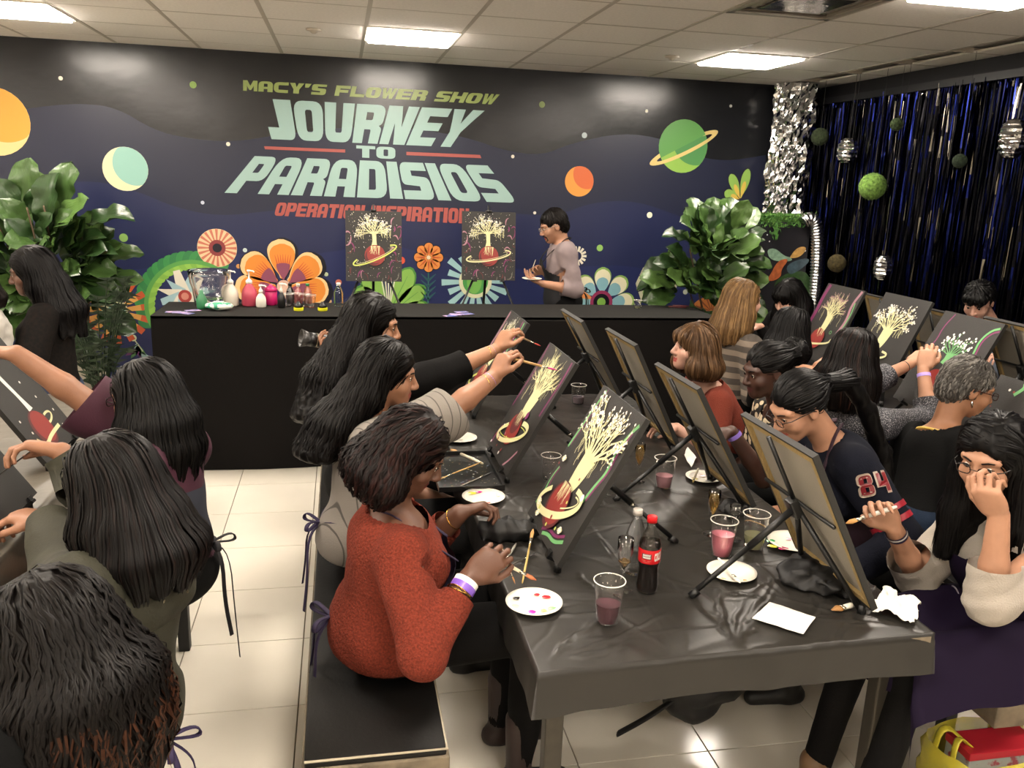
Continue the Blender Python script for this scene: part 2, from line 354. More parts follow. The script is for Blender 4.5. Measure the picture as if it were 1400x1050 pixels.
G = {'J': ([(.42, 1), (1, 1), (1, 0, .25), (0, 0), (0, .3), (.42, .3)],), 'O': ([(0, 0, .32), (0, 1, .32), (1, 1, .32), (1, 0, .32)], [(.38, .22, .08), (.62, .22, .08), (.62, .78, .08), (.38, .78, .08)]),
 'U': ([(0, 1), (.38, 1), (.38, .24, .06), (.62, .24, .06), (.62, 1), (1, 1), (1, 0, .3), (0, 0, .3)],), 'R': ([(0, 0), (0, 1), (1, 1, .3), (1, .52, .1), (.88, .46), (1, .4, .08), (1, 0), (.62, 0), (.62, .36, .05), (.38, .36), (.38, 0)], [(.38, .6), (.62, .6, .05), (.62, .8, .05), (.38, .8)]),
 'N': ([(0, 0), (0, 1), (.45, 1), (.64, .45), (.64, 1), (1, 1), (1, 0), (.55, 0), (.36, .55), (.36, 0)],), 'E': ([(0, 0), (0, 1), (1, 1), (1, .78), (.4, .78), (.4, .61), (.95, .61), (.95, .4), (.4, .4), (.4, .22), (1, .22), (1, 0)],),
 'Y': ([(0, 1), (.38, 1), (.5, .62), (.62, 1), (1, 1), (.7, .4), (.7, 0), (.3, 0), (.3, .4)],), 'P': ([(0, 0), (0, 1), (1, 1, .3), (1, .34, .25), (.4, .34), (.4, 0)], [(.4, .56), (.62, .56, .05), (.62, .8, .05), (.4, .8)]),
 'A': ([(0, 0), (0, 1, .38), (1, 1, .38), (1, 0), (.63, 0), (.63, .28), (.37, .28), (.37, 0)], [(.37, .48), (.63, .48), (.63, .78, .06), (.37, .78, .06)]), 'D': ([(0, 0), (0, 1), (1, 1, .35), (1, 0, .35)], [(.38, .22), (.62, .22, .06), (.62, .78, .06), (.38, .78)]),
 'I': ([(0, 0), (0, 1), (1, 1), (1, 0)],), 'S': ([(0, 0), (1, 0, .25), (1, .6, .15), (.4, .64), (.4, .78), (1, .78), (1, 1), (0, 1, .25), (0, .4, .15), (.6, .36), (.6, .24), (0, .24)],), 'T': ([(0, 1), (1, 1), (1, .74), (.69, .74), (.69, 0), (.31, 0), (.31, .74), (0, .74)],),
 'M': ([(0, 0), (0, 1), (.3, 1), (.5, .5), (.7, 1), (1, 1), (1, 0), (.74, 0), (.74, .5), (.56, .1), (.44, .1), (.26, .5), (.26, 0)],), 'C': ([(1, 1), (0, 1, .4), (0, 0, .4), (1, 0), (1, .28), (.32, .28, .1), (.32, .72, .1), (1, .72)],),
 "'": ([(0, 1), (1, 1), (.6, .62), (0, .62)],), 'F': ([(0, 0), (0, 1), (1, 1), (1, .72), (.32, .72), (.32, .6), (.9, .6), (.9, .34), (.32, .34), (.32, 0)],), 'L': ([(0, 0), (0, 1), (.32, 1), (.32, .28), (1, .28), (1, 0)],),
 'W': ([(0, 1), (.24, 1), (.33, .45), (.42, 1), (.6, 1), (.68, .45), (.76, 1), (1, 1), (.82, 0), (.6, 0), (.51, .5), (.42, 0), (.18, 0)],), 'H': ([(0, 0), (0, 1), (.34, 1), (.34, .62), (.66, .62), (.66, 1), (1, 1), (1, 0), (.66, 0), (.66, .36), (.34, .36), (.34, 0)],),
 '8': ([(0, 0, .3), (0, .42, .1), (.14, .5), (0, .58, .1), (0, 1, .3), (1, 1, .3), (1, .58, .1), (.86, .5), (1, .42, .1), (1, 0, .3)], [(.36, .16), (.64, .16), (.64, .4), (.36, .4)], [(.36, .6), (.64, .6), (.64, .84), (.36, .84)]), '4': ([(0, .3), (0, 1), (.34, 1), (.34, .55), (.6, .55), (.6, 1), (.94, 1), (.94, 0), (.6, 0), (.6, .3)],)}
def rounded(lp):
    out = []; n = len(lp)
    for i, p in enumerate(lp):
        if len(p) == 2: out.append((p[0], p[1])); continue
        P = V(*p[:2]); A = V(*lp[i-1][:2]); Bq = V(*lp[(i+1) % n][:2]); r = p[2]
        a = P+unit(A-P)*min(r, np.linalg.norm(A-P)*.49); c = P+unit(Bq-P)*min(r, np.linalg.norm(Bq-P)*.49)
        for t in (0, .2, .4, .6, .8, 1): out.append(tuple((1-t)**2*a+2*t*(1-t)*P+t*t*c))
    return out
def text_quads(word, quad, wide=None, gap=.09, iw=.42):
    """letters of a word laid into a four-cornered patch: TL TR BR BL"""
    wide = wide or {}; ws = [wide.get(ch, iw if ch in "I'" else .5 if ch == ' ' else 1) for ch in word]; tot = sum(ws)+gap*(len(ws)-1); u = 0; TL, TR, BR, BL = [V(*p) for p in quad]; out = []
    for ch, w in zip(word, ws):
        if ch != ' ':
            L = []
            for lp in G[ch]:
                r = rounded(lp); dens = []
                for i in range(len(r)):
                    a, c = V(*r[i]), V(*r[(i+1) % len(r)]); dens += [tuple(a), tuple((a+c)/2)]
                L.append([tuple((1-y)*((1-s_)*BL+s_*BR)+y*((1-s_)*TL+s_*TR)) for x, y in dens for s_ in [(u+x*w)/tot]])
            out.append((ch, L))
        u += w+gap
    return out
def wordart(word, quad, c, name='mural_letter', lay=40, **k):
    for ch, L in text_quads(word, quad, **k): mural(name, L, c, lay=lay)
def cq(*p): return [(300+a/3.111, 80+b_/3.111) for a, b_ in p]
TEAL = '#9ab8b1'; CORAL = '#a4534c'; LIME = '#93a35c'
wordart('JOURNEY', cq((172, 170), (1128, 222), (1015, 378), (222, 343)), TEAL, gap=.07)
wordart('PARADISIOS', cq((150, 415), (1140, 455), (1268, 614), (22, 571)), TEAL, gap=.07)
wordart('TO', cq((582, 369), (748, 378), (748, 428), (582, 420)), TEAL, gap=.06)
wordart('OPERATION INSPIRATION', cq((248, 612), (1062, 638), (1058, 702), (232, 668)), CORAL, gap=.08)
wordart("MACY'S FLOWER SHOW", cq((101, 92), (1192, 153), (1166, 196), (101, 137)), LIME, gap=.07)
for q in ([(190, 373), (535, 387), (535, 400), (194, 386)], [(795, 397), (1108, 410), (1114, 424), (795, 411)]): mural('mural_bar', [cq(*q)], CORAL, lay=40)
# planets and dots
def pc(px, py): return Wp(px, py)
SC = 1/156.
def planet(px, py, r, c1, c2, off):
    x, z = Wp(px, py); r = r*SC; mural('mural_planet', [circ(x, z, r)], c1, False, lay=10)
    a = circ(x, z, r*.995, n=40); ox, oz = x+off[0]*r, z+off[1]*r; lp = [p if math.hypot(p[0]-ox, p[1]-oz) < r*1.0 else (ox+(p[0]-ox)*r*.999/math.hypot(p[0]-ox, p[1]-oz), oz+(p[1]-oz)*r*.999/math.hypot(p[0]-ox, p[1]-oz)) for p in a]
    mural('mural_planet_shade', [lp], c2, False, lay=11)
planet(-8, 166, 38, '#e0c489', '#e29d3e', (.3, .4)); planet(171.5, 231, 25.5, '#d9d6ae', '#8fbdb0', (.45, .25)); planet(792, 248, 19.5, '#e59a45', '#d66b3d', (.55, .5))
planet(934, 200, 34.5, '#8cb552', '#4f8a50', (.55, .3))
rc = Wp(935, 202); ring = [circ(rc[0], rc[1], 52*SC, 9.5*SC, n=48, rot=26.5), circ(rc[0]+.005, rc[1], 42*SC, 4.5*SC, n=48, rot=26.5)]
back = []
mural('mural_ring', [ring[0], ring[1]], '#d9c07c', False, lay=13)
# the upper half of the planet lies over the back of the ring
px_, pz_ = Wp(934, 200); cap = [p for p in circ(px_, pz_, 34.4*SC, n=64) if (p[1]-rc[1])*math.cos(math.radians(26.5))-(p[0]-rc[0])*math.sin(math.radians(26.5)) > 4.6*SC*0+0.004]
mural('mural_planet', [sorted(cap, key=lambda p: math.atan2(p[1]-pz_-.05, p[0]-px_+.03))], '#5d9650', False, lay=15)
for px, py, r, c in ((83, 107, 2.4, '#e8e2cf'), (264, 116, 4, '#8fb158'), (312, 197, 2.4, '#e8e2cf'), (277, 277, 2.2, '#c9cfe0'), (169, 325, 5, '#7fa458'), (335, 342, 2.6, '#b9c9c4'), (326, 364, 2.8, '#c98d50'), (446, 375, 2.6, '#b2bd96'), (451, 412, 2.4, '#c8a273'),
   (741, 143, 4, '#8a9a60'), (799, 185, 3.6, '#b9c5c6'), (884, 152, 2, '#e8e2cf'), (701, 214, 2.2, '#e8e2cf'), (731, 291, 2, '#e8e2cf'), (888, 294, 4, '#e9ead2'), (999, 145, 2, '#b8b8b0'), (820, 339, 4.4, '#8cb860'), (463, 386, 4, '#bb6b57'), (549, 356, 4.6, '#d3563a'), (937, 399, 3.6, '#aeb3a0'), (182, 462, 4.2, '#c9cda8'), (1022, 326, 2, '#dddddd')):
    x, z = Wp(px, py); mural('mural_dot', [circ(x, z, r*SC, n=16)], c, False, lay=12)
def petal(cx, cz, ang, r0, r1, w, c, lay, n=14, tip=.65, name='mural_petal'):
    a = math.radians(ang); L = []
    prof = [(0, .12)]+[(t, math.sin(math.pi*min(1, t/tip)/2) if t < tip else math.sqrt(max(0, 1-((t-tip)/(1-tip))**2))) for t in np.linspace(.1, .995, n)]
    for s in (1, -1):
        seq = prof if s > 0 else prof[::-1]
        for t, q in seq:
            d = r0+(r1-r0)*t; o = s*q*w/2; L.append((cx+d*math.cos(a)-o*math.sin(a), cz+d*math.sin(a)+o*math.cos(a)))
    mural(name, [L], c, False, lay=lay)
def spoke(cx, cz, ang, r0, r1, w0, w1, c, lay, name='mural_ray'):
    a = math.radians(ang); u = (math.cos(a), math.sin(a)); n = (-u[1], u[0])
    mural(name, [[(cx+u[0]*r+n[0]*s*w/2, cz+u[1]*r+n[1]*s*w/2) for r, w, s in ((r0, w0, 1), (r1, w1, 1), (r1, w1, -1), (r0, w0, -1))]], c, False, lay=lay)
S = SC
x, z = Wp(297, 339)                                       # striped round flower
mural('mural_flower', [circ(x, z, 23.5*S)], '#e3c39a', False, lay=14)
for k in range(20): spoke(x, z, k*18, 10*S, 23*S, 1.6*S, 3.4*S, '#c0705a', 15)
mural('mural_flower', [circ(x, z, 10*S)], '#8a3a3c', False, lay=16); mural('mural_flower', [circ(x, z, 5.5*S)], '#1c1a26', False, lay=17)
x, z = Wp(388, 392)                                       # big orange flower
for k, an in enumerate((186, 143, 90, 37, -8)):
    petal(x, z, an, 8*S, 62*S, 38*S, '#15141f', 13); petal(x-.012, z+.012, an, 9*S, 58*S, 34*S, '#e5c48e', 14, tip=.7); petal(x-.005, z+.008, an, 9*S, 53*S, 31*S, '#dd8a38', 15, tip=.7)
    for s in (-14, -9.3, -4.6, 0, 4.6, 9.3, 14): spoke(x, z, an+s, 22*S, 41*S, 2.6*S, .4*S, '#c75a35', 16)
    petal(x, z, an, 9*S, 30*S, 17*S, '#8a4a60', 17, tip=.9)
mural('mural_flower', [circ(x, z, 8.5*S)], '#d9b3a0', False, lay=18)
x, z = Wp(266, 420)                                       # fern curl
for k, an in enumerate(np.linspace(205, 62, 20)):
    a = math.radians(an); r = 57*S; cx_, cz_ = x+r*math.cos(a), z+r*math.sin(a)
    petal(cx_, cz_, an-50, -4*S, 17*S, 12*S, '#3f8a4c' if k % 2 else '#357a48', 13+k*.05, n=8); petal(cx_, cz_, an-130, -2*S, 15*S, 11*S, '#7fae4a' if k % 2 else '#8cba50', 14+k*.05, n=8)
mural('mural_fern', [[(x+r*math.cos(math.radians(t)), z+r*math.sin(math.radians(t))) for r, tt in ((59*S, np.linspace(208, 58, 24)), (54*S, np.linspace(58, 208, 24))) for t in tt]], '#5a9a4c', False, lay=16)
x, z = Wp(253, 405)                                       # pale star flower
for k in range(12): spoke(x, z, k*30+15, 5*S, 33*S if k % 2 else 29*S, 15*S, .5*S if k % 3 else 8*S, '#d8d2c0' if k % 2 else '#9dbcc2', 17+k*.03)
mural('mural_flower', [circ(x, z, 8*S)], '#a03c38', False, lay=19); mural('mural_flower', [circ(x, z, 4.5*S)], '#c98474', False, lay=20)
x, z = Wp(157, 425)                                       # sun burst with brick-coloured tips
for k in range(15): spoke(x, z, k*24+8, 14*S, 31*S, 5*S, 7*S, '#d49a50', 14); spoke(x, z, k*24+8, 31*S, 41*S, 7.5*S, 8*S, '#bf5733', 14)
mural('mural_flower', [circ(x, z, 15*S)], '#c9c5a6', False, lay=16); mural('mural_flower', [circ(x+2*S, z-3*S, 11*S)], '#7aa9a4', False, lay=17)
spoke(*Wp(182, 462), -58, 4*S, 20*S, 1.4*S, 1.4*S, '#b9bda0', 14)
x, z = Wp(531, 430)                                       # green fan of leaves
for an, r1, w in ((142, 52, 26), (118, 62, 24), (64, 66, 24), (38, 58, 22), (165, 50, 20), (12, 52, 20)):
    petal(x, z, an, 6*S, (r1+3)*S, (w+3)*S, '#4f8a3e', 13); petal(x, z, an, 6*S, r1*S, w*S, '#88b657', 14); spoke(x, z, an, 12*S, r1*.85*S, 1.5*S, .5*S, '#5d9447', 15)
for an in (80, 85, 90, 95, 101): spoke(x, z, an, 6*S, 62*S, 1.2*S, 1.8*S, '#e1e0c9', 15)
x, z = Wp(586, 352)                                       # small orange flower on its stem
for k in range(8): petal(x, z, k*45, 2*S, 20*S, 13*S, '#15141f', 14.); petal(x, z, k*45, 2*S, 19*S, 11.5*S, '#d98843', 15); spoke(x, z, k*45, 5*S, 17*S, 3*S, .4*S, '#b9572f', 16)
mural('mural_flower', [circ(x, z, 2.6*S)], '#e6dcc0', False, lay=17)
spoke(x, z, -90, 19*S, 60*S, 1.6*S, 1.6*S, '#3a6b66', 14)
for k in range(4):
    for s in (-1, 1): spoke(x, z-(30+k*8)*S, 90-s*48, 0, 13*S, 3.4*S, 1*S, '#2f5a5e', 14)
x, z = Wp(650, 385)                                       # pale blue ray burst
for k in range(18): spoke(x, z, k*20+2, 22*S, (38+7*(k % 2))*S, 5.5*S, 8.5*S, '#9cc3c4', 14)
mural('mural_flower', [circ(x, z, 22*S)], '#dbd9b4', False, lay=15); mural('mural_flower', [circ(x, z, 17*S)], '#4f9a50', False, lay=16); mural('mural_flower', [circ(x-.01, z, 10*S, 16*S)], '#76b257', False, lay=17)
x, z = Wp(822, 413)                                       # blue and cream petals
for an in (90, 45, 135, 2, 178): petal(x, z, an, 12*S, 48*S, 24*S, '#86ad58', 13); petal(x, z, an, 12*S, 45*S, 22*S, '#e2dcbb', 14); petal(x, z, an, 12*S, 34*S, 17*S, '#84b3bd', 15)
petal(x, z, 160, 12*S, 44*S, 10*S, '#d98a4a', 15.5)
for r, c, l in ((16, '#8f3357', 16), (11.5, '#17151f', 17), (6, '#7fb04f', 18)): mural('mural_flower', [circ(x, z, r*S)], c, False, lay=l)
x, z = Wp(789, 350)
for k in range(14): spoke(x, z, k*25.7, 6*S, 13*S, 3*S, 3*S, '#e6e0cb', 14)
x, z = Wp(898, 388)                                       # octagon with green petals
mural('mural_flower', [circ(x, z, 31*S, n=8)[:]], '#b8b79c', False, lay=14)
for k in range(8): petal(x, z, k*45, 8*S, 25*S, 14*S, '#6c9a48', 15); spoke(x, z, k*45+22.5, 4*S, 29*S, 6*S, 1*S, '#14131a', 16)
mural('mural_flower', [circ(x, z, 6.5*S)], '#b8b79c', False, lay=17); mural('mural_flower', [circ(x, z, 3.2*S)], '#14131a', False, lay=18)
x, z = Wp(1012, 273)
for an, r1 in ((158, 26), (118, 38), (80, 42)): petal(x, z, an, 3*S, (r1+2)*S, 15*S, '#20202c', 13); petal(x, z, an, 3*S, r1*S, 13*S, '#8db558', 14); petal(x, z, an, 2*S, r1*.6*S, 6*S, '#d4b653', 15)
x, z = Wp(972, 425)
mural('mural_flower', [circ(x, z, 30*S, 21*S, a0=0, a1=180)], '#b5703a', False, lay=13); 
for k in range(7): spoke(x, z, 15+k*25, 2*S, 25*S, 1*S, 3*S, '#7a4530', 14)
for k in range(6): petal(*Wp(172+k*7, 486+(k % 2)*4), 30+k*25, 0, 16*S, 6*S, ('#6b3a66', '#4f7a4a', '#8fb0b0')[k % 3], 13)
# fine seam and wrinkles of the print
# ---------------------------------------------------------------- furniture
M_cloth = mat('black_cloth', '#110f0e', rough=.9, bump=.2, bscale=60, spec=.12)
M_clothtop = mat('black_cloth_top', '#191816', rough=.8, spec=.25, bump=.15, bscale=60)
M_plastic = mat('black_plastic_sheet', '#262421', rough=.36, spec=.38, bump=.25, bscale=16, stretch=(1, .5, 1))
M_steel = mat('grey_steel', '#37332c', rough=.45, metal=.3, var=.12, vscale=40)
M_bench = mat('bench_vinyl', '#141312', rough=.5, spec=.3, bump=.15, bscale=90)
M_worn = mat('worn_wood', '#6f6453', rough=.7, var=.45, vscale=14)
_cr = random.Random(12); CRE = []
for _k in range(240):
    _x, _y, _a, _l = _cr.uniform(.4, 1.6), _cr.uniform(1.7, 4.35), _cr.choice((.3, .9, 1.9, 2.5, 0, 1.57))+_cr.uniform(-.3, .3), _cr.uniform(.10, .42); CRE.append((_x, _y, _x+_l*math.cos(_a), _y+_l*math.sin(_a), _cr.uniform(.006, .012), _cr.choice((1, 1, -1))*_cr.uniform(.0015, .0045)))
for _x, _y, _n, _a0, _a1 in ((.47, 1.76, 7, .2, 1.3), (1.5, 1.8, 7, 1.8, 2.9), (.95, 1.75, 8, .7, 2.5), (1.25, 1.95, 6, .3, 2.8), (.62, 2.3, 6, 0, 3)):
    for _k in range(_n): _a, _l, _o = _cr.uniform(_a0, _a1), _cr.uniform(.15, .5), _cr.uniform(.02, .08); CRE.append((_x+_o*math.cos(_a), _y+_o*math.sin(_a), _x+_l*math.cos(_a), _y+_l*math.sin(_a), .008, _cr.uniform(.003, .006)))
for _q in ((.45, 1.86, 1.56, 1.9), (.45, 2.55, 1.56, 2.58), (.45, 3.3, 1.56, 3.28), (.82, 1.74, .83, 4.3), (1.2, 1.74, 1.19, 4.3)): CRE.append((*_q, .006, .003))
def wr(x, y, s=1.):
    a = mnoise.noise(Vector((x*3.1, y*1.3, 1.7)))+.6*mnoise.noise(Vector((x*7, y*3, 5)))
    c = abs(mnoise.noise(Vector((x*2.2+y*1.9, y*1.1-x, 9))))
    d = abs(mnoise.noise(Vector((x*1.7-y*2.6, y*.9+x*1.4, 3))))
    z = s*(.0012*a-.002*max(0, .12-c)/.12*.9+.002*max(0, .09-d)/.09)
    return z
def creases(P):
    z = np.zeros(len(P)); x, y = P[:, 0], P[:, 1]
    for ax, ay, bx, by, w, h in CRE:
        L = (bx-ax)**2+(by-ay)**2; t = ((x-ax)*(bx-ax)+(y-ay)*(by-ay))/L; dd = np.abs(((x-ax)*(by-ay)-(y-ay)*(bx-ax))/math.sqrt(L)+.006*np.sin(t*7+ax*50)+.002*np.sin(t*23+ay*50))
        z += np.where((t > 0) & (t < 1) & (dd < w), h*(1-dd/w)*np.sin(math.pi*np.clip(t, 0, 1))**.7, 0)
    return z
def cloth_table(name, x0, x1, y0, y1, z, drop, label, mat_, seed=0, tilt=0, legs=(), group=None, ncell=.028, fine=False):
    t = thing(name, label, 'table', ((x0+x1)/2, (y0+y1)/2, 0), group)
    nx, ny = int((x1-x0)/ncell), int((y1-y0)/ncell); dn = 5
    if fine: nx = int((x1-x0)/.0062)
    xs = [x0]*dn+list(np.linspace(x0, x1, nx))+[x1]*dn; ys = [y0]*dn+(list(np.arange(y0, 2.9, .0065))+list(np.linspace(2.9, y1, 80)) if fine else list(np.linspace(y0, y1, ny)))+[y1]*dn
    v = []
    for j, y in enumerate(ys):
        for i, x in enumerate(xs):
            di = max(dn-i, i-(len(xs)-1-dn), 0); dj = max(dn-j, j-(len(ys)-1-dn), 0); d = max(di, dj)/dn
            zz = z-.001+wr(x+seed, y)*(1 if d == 0 else 0); dz = drop*(1+.18*mnoise.noise(Vector((x*2+seed, y*2, 0))))*d
            ox = (1 if i > len(xs)/2 else -1) if di else 0; oy = (1 if j > len(ys)/2 else -1) if dj else 0
            fl = .010*d+.012*d*mnoise.noise(Vector((x*9, y*9, seed+4)))
            yy = y+tilt*(x-x0)*(1-(y-y0)/(y1-y0))
            v.append((x+ox*fl, yy+oy*fl, zz-dz))
    W_ = len(xs); f = [(j*W_+i, j*W_+i+1, (j+1)*W_+i+1, (j+1)*W_+i) for j in range(len(ys)-1) for i in range(W_-1)]
    v = np.array(v)
    if fine: top = v[:, 2] > z-.02; v[top, 2] += creases(v[top])
    c = mesh('tablecloth', v, f, mat_, t); b = B(); b.box((x0+.012, y0+.03, z-.04), (x1-.012, y1-.012, z-.012)); b.build('table_board', M_worn, t)
    b = B()
    for lx, ly in legs:
        b = B(); b.box((lx-.024, ly-.024, 0), (lx+.024, ly+.024, z-.04), bev=.006); b.lathe([(.034, z-.075), (.034, z-.04)], (lx, ly, 0), 12); b.lathe([(.03, 0), (.03, .02)], (lx, ly, 0), 12); b.build('leg', M_steel, t)
    b = B(); b.box((x0+.05, y0+.05, z-.09), (x1-.05, y0+.075, z-.04)); b.build('rail', M_steel, t); b = B(); b.box((x0+.05, y1-.075, z-.09), (x1-.05, y1-.05, z-.04)); b.build('rail', M_steel, t)
    return t
ct_ = cloth_table('work_table', .45, 1.555, 1.735, 4.34, .76, .115, 'long centre table under crinkled black plastic with drinks and easels', M_plastic, 0, .03,
    fine=True, legs=[(.52, 1.83), (1.50, 1.88), (.52, 4.26), (1.49, 4.26)])
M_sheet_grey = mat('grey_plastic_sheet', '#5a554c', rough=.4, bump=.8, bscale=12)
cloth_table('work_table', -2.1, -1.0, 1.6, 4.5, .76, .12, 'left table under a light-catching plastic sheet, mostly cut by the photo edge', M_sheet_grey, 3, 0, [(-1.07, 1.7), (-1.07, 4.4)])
cloth_table('work_table', 2.86, 3.50, 1.9, 5.35, .76, .12, 'right table under black plastic in front of the tinsel curtain', M_plastic, 8, 0, [(2.93, 2.0), (3.43, 2.0), (2.93, 5.25), (3.43, 5.25)])
def bench(x0, x1, y0, y1, label, z=.45):
    t = thing('bench', label, 'bench', ((x0+x1)/2, (y0+y1)/2, 0), 'black padded benches')
    b = B(); b.box((x0+.006, y0+.006, z-.03), (x1-.006, y1, z), bev=.012); b.build('seat', M_bench, t, auto=40)
    b = B(); b.box((x0, y0, z-.1), (x1, y1+.01, z-.026), bev=.004); b.build('seat_frame', M_worn, t)
    b = B(); b.tube([(x0+.008, y0+.004, z-.004), (x1-.008, y0+.004, z-.004), (x1-.002, y1, z-.004)], .0035, 6); b.build('piping', mat('pale_trim', '#a89f8b', rough=.6), t)
    for yy in (y0+.25, y1-.25):
        for xx in (x0+.06, x1-.06):
            b = B(); b.box((xx-.022, yy-.022, 0), (xx+.022, yy+.022, z-.1), bev=.004); b.build('leg', mat('black_metal', '#141414', rough=.5), t)
bench(-.115, .265, 1.895, 4.35, 'black padded bench with a chipped pale end beside the aisle')
bench(1.905, 2.235, 1.87, 4.7, 'black bench on the right side of the centre table')
bench(2.30, 2.62, 2.3, 5.1, 'black bench back to back behind the centre table sitters')
bench(-.93, -.58, .9, 3.5, 'black bench under the three women on the left')
# ---------------------------------------------------------------- the bar
t = thing('bar_counter', 'long bar counter fully draped in black cloth along the printed wall', 'counter', (.7, 5.75, 0))
x0, x1, y0, y1, z = -1.152, 2.6, 5.43, 6.03, 1.01
v = []; P = [(x0, y1), (x0, y0), (x1, y0), (x1, y1)]; per = []
for a, c in zip(P[:-1], P[1:]):
    n = int(np.hypot(c[0]-a[0], c[1]-a[1])/.02); nx_, ny_ = unit(V(c[1]-a[1], -(c[0]-a[0]), 0))[:2]
    for k in range(n):
        s = k/n; per.append((a[0]+(c[0]-a[0])*s, a[1]+(c[1]-a[1])*s, nx_*min(1, 6*min(s, 1-s)+.0), ny_*min(1, 6*min(s, 1-s))))
per.append((x1, y1, 0, 0)); rows = [0, .004, .02, .15, .4, .7, 1]
for k, r in enumerate(rows):
    for i, (x, y, nx_, ny_) in enumerate(per):
        d = (.035*(mnoise.noise(Vector((x*1.6, y*3, .5)))+.4*mnoise.noise(Vector((x*6, y*6, r*1.5))))+.015)*r*(1 if r > .03 else 0)
        v.append((x+nx_*d, y+ny_*d, z-(.004 if k == 1 else 0) if k < 2 else z*(1-r)+.004))
n = len(per); f = [(k*n+i, (k+1)*n+i, (k+1)*n+i+1, k*n+i+1) for k in range(len(rows)-1) for i in range(n-1)]
mesh('drape', v, f, M_cloth, t)
b = B(); b.box((x0, y0, z-.03), (x1, y1, z), bev=.004); b.build('counter_top', M_clothtop, t)
b = B(); b.box((x0+.05, y1-.05, 0), (x1-.05, y1-.02, z-.03)); b.build('back_panel', M_cloth, t)
b = B(); b.box((.72, y0-.052, .0), (.726, y0-.012, z-.05)); 
# ---------------------------------------------------------------- canvases on small black easels
M_can = mat('canvas_black', '#242220', rough=.55, bump=.25, bscale=300)
M_edge = mat('canvas_edge', '#1f1e1c', rough=.55)
M_back = mat('canvas_back', '#8b8478', rough=.9, bump=.3, bscale=300, var=.04)
M_wood = mat('stretcher_wood', '#937c50', rough=.7, var=.15, vscale=20, stretch=(8, 8, 1))
M_easel = mat('easel_black', '#121212', rough=.4)
PC = ['#ded9a6', '#8e2f2a', '#7c2f60', '#6fae6e', '#ece8e0', '#c9d36a', '#a87a88', '#5c2426', '#6c6a62']
PM = [mat('paint_'+c.strip('#'), tuple(q*.75 for q in lin(c)), rough=.5) for c in PC]
CW, CH = .406, .508
def ribbon(pts, w, it=2):
    P = chaikin(pts, it); T = np.gradient(P, axis=0); T /= np.linalg.norm(T, axis=1, keepdims=True)+1e-9; N = np.stack([-T[:, 1], T[:, 0]], 1)
    W_ = np.interp(np.linspace(0, 1, len(P)), np.linspace(0, 1, len(w)), w)[:, None]/2 if hasattr(w, '__len__') else w/2
    A = P+N*W_; C = P-N*W_; n = len(P); return np.vstack([A, C]), [(i, i+1, n+i+1, n+i) for i in range(n-1)]
class Pic:
    def __init__(s, seed): s.b = B(); s.r = random.Random(seed); s.l = 0
    def add(s, v2, f, m):
        s.l += 1; v2 = np.asarray(v2)
        v2 = np.clip(v2, [.003, .003], [CW-.003, CH-.003]); s.b.add(np.column_stack([v2, np.full(len(v2), .0006+s.l*.000012)]), f, m)
    def line(s, pts, w, m, it=2): s.add(*ribbon(pts, w, it), m)
    def disc(s, c, r, m, ry=None, rot=0, n=18, jit=0):
        p = circ(c[0], c[1], r, ry or r, n=n, rot=rot)
        if jit: p = [(c[0]+(x-c[0])*(1+s.r.uniform(-jit, jit)), c[1]+(y-c[1])*(1+s.r.uniform(-jit, jit))) for x, y in p]
        s.add([c]+p, [(0, i+1, (i+1) % n+1) for i in range(n)], m)
    def band(s, c, rx, ry, rot, w, m, a0=0, a1=360, w2=None):
        a = np.radians(np.linspace(a0, a1, 40)); r = math.radians(rot)
        p = np.stack([c[0]+rx*np.cos(a)*math.cos(r)-ry*np.sin(a)*math.sin(r), c[1]+rx*np.cos(a)*math.sin(r)+ry*np.sin(a)*math.cos(r)], 1); s.add(*ribbon(p, [w2 or w, w, w2 or w], 0), m)
    def tree(s, base, top, w0, w1, spread, height, nb, leaf, vines, lm=4, tm=0, depth=3):
        base = V(*base); top = V(*top); s.line([base, base*.6+top*.4+V(.003, 0), top], [w0, w1*1.05, w1*1.3], tm)
        def br(p, an, L, w, k):
            q = p+L*V(math.cos(an), math.sin(an)); mid = (p+q)/2+L*.12*s.r.uniform(-1, 1)*V(-math.sin(an), math.cos(an)); s.line([p, mid, q], [w, w*.6, w*.35], tm, 1)
            if k == 0:
                if leaf: s.disc(q, leaf*s.r.uniform(.7, 1.2), lm, n=7)
                return
            for j in range(s.r.choice((2, 2, 3))): br(p+(q-p)*s.r.uniform(.45, 1), an+s.r.uniform(-.55, .55), L*s.r.uniform(.45, .75), w*.6, k-1)
            if leaf: s.disc(q+V(s.r.uniform(-1, 1), s.r.uniform(-1, 1))*.01, leaf*s.r.uniform(.6, 1), lm, n=6)
        for i in range(nb):
            an = math.pi/2+spread*(i/(nb-1)-.5)*-1; br(top+V((i/(nb-1)-.5)*w1, -.004), an, height*s.r.uniform(.45, .62)*(1-.25*abs(i/(nb-1)-.5)), w1*.3 if w1 < .04 else w1*.155, depth)
        for i in range(vines):
            sgn = s.r.choice((-1, 1)); x = top[0]+sgn*s.r.uniform(.05, .13); y = top[1]+s.r.uniform(.0, .06); L = s.r.uniform(.03, .07)
            s.line([(x, y), (x+.004, y-L*.4), (x-.004, y-L*.7), (x+.002, y-L)], .0022, tm, 1)
    def roots(s, c, r, n, m):
        for i in range(n):
            a = math.pi/2+s.r.uniform(-.5, .5); x = c[0]+s.r.uniform(-.5, .5)*r; s.line([(x, c[1]+r*.95), (x+s.r.uniform(-.006, .006), c[1]+r*.6), (x+s.r.uniform(-.012, .012), c[1]+r*s.r.uniform(.0, .35))], [.004, .002, .001], m, 1)
